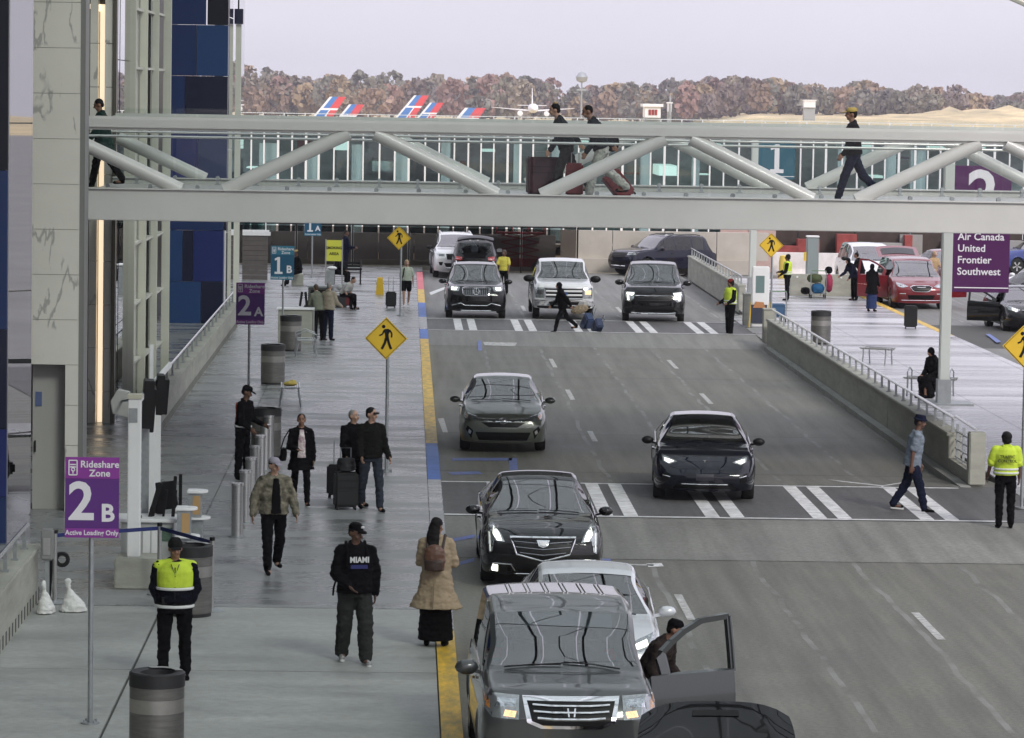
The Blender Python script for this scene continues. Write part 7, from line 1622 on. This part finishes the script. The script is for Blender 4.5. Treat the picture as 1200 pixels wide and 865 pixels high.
# sandbags and hand truck
def sandbag(p, label, rz=0, s=1.0):
    g = blob([('l', [(V((0, 0, .01)), .20*s, .13*s, Matrix.Identity(3)), (V((0, 0, .10)), .17*s, .13*s, Matrix.Identity(3)), (V((-.03, 0, .24)), .08*s, .07*s, Matrix.Identity(3)), (V((-.06, 0, .32)), .025*s, .025*s, Matrix.Identity(3))]), ('c', (-.06, 0, .32), .025, (-.07, 0, .36), .03), ('e', (-.08, 0, .42), (.05, .04, .06))], .011, 2, .014, rz); g.materials.append(mat('white_sack', (.68, .68, .66), .7, var=.08, bump=.5, bscale=30)); o = link('sandbag', g, None, p, (0, 0, rz)); tag(o, label, 'sandbag', 'white sandbags'); return o
sandbag(gp(54, 719), 'crumpled white sandbag at the foot of the near barrier end', 1.2, .9); sandbag(gp(86, 717), 'tall knotted white sandbag right of the other one', 0, 1.0)
t = thing('trolley', 'black folded trolley with one big wheel behind the sandbags', 'trolley', gp(70, 700)); MB().tube([(0.03+.085*cos(a), 0, .55+.085*sin(a)) for a in [2*pi*k/16 for k in range(16)]], .03, 6, closed=True).build('wheel', M_RUB, t); MB().bar((-.16, .05, 0), (-.10, .05, .9), .05).bar((-.22, .05, 0), (-.16, .05, .9), .04).build('frame', M_BLACK, t)
# middle counter
q = gp(356, 402); t = thing('service_counter', 'pale service counter with small screen beside the person in beige', 'counter', q); MB().bb(-.75, .25, -.2, .35, 0, .98).build('counter_body', M_BARR, t, bev=.01); MB().bb(-.8, .30, -.25, .40, .981, 1.02).build('counter_top', M_WHITE, t)
for x, r in ((-.1, 8), (.05, -6)): MB().box((x, .1, 1.28), (.07, .05, .42), M=Euler((0, rad(r), 0)).to_matrix()).build('monitor', M_BLACK, t)
MB().bb(.26, .30, -.18, .3, .1, 1.0).build('side_panel', M_STEEL, t)
t = thing('service_counter', 'dark bin shaped counter behind the person in beige', 'counter', gp(375, 379)); MB().bb(-.38, .38, -.25, .25, 0, 1.15).build('counter_body', mat('counter_dark', (.07, .07, .065), .5), t, bev=.02); MB().bb(-.42, .42, -.28, .28, 1.151, 1.2).build('counter_top', M_GALV, t); MB().bb(-.30, .30, -.258, -.251, .9, 1.08).build('slot', M_BLACK, t)
t = thing('service_counter', 'grey stand in front of the seated person near the yellow notice', 'counter', gp(387, 349)); MB().bb(-.14, .14, -.2, .2, 0, 1.0).build('stand_body', M_GALV, t, bev=.02); MB().ell((.05, 0, 1.06), (.18, .12, .07)).build('helmet', M_WHITE, t)
# glossy raised tailgate of the black car below the frame

o = MB().bb(-.22, .22, -.3, .3, 0, .42).build('ledge_block', M_BARR, bev=.02); o.location = gp(350, 334)+V((-.05, .1, 0)); tag(o, 'low concrete block under the person seated behind the teal 1B sign', 'block')
o = MB().bb(-.2, .2, -.2, .2, 0, .40).build('stool', M_DKMET, bev=.03); o.location = gp(403, 360)+V((-.1, .1, 0)); tag(o, 'small dark stool under the person bending over luggage', 'stool')
# ---------------------------------------------------------------- thin autumn haze
hm = bpy.data.materials.new('haze'); hm.use_nodes = True; N = hm.node_tree.nodes; N.clear()
o_ = N.new('ShaderNodeOutputMaterial'); pv = N.new('ShaderNodeVolumePrincipled'); pv.inputs['Color'].default_value = (.92, .90, .98, 1); pv.inputs['Density'].default_value = 0.00018; pv.inputs['Anisotropy'].default_value = 0.3
hm.node_tree.links.new(pv.outputs[0], o_.inputs['Volume'])
hz_o = MB().bb(-1050, 1050, -100, 2850, -9, 32).build('haze', hm); hz_o['kind'] = 'stuff'; hz_o['label'] = 'thin pale haze over the airfield'; hz_o['category'] = 'haze'
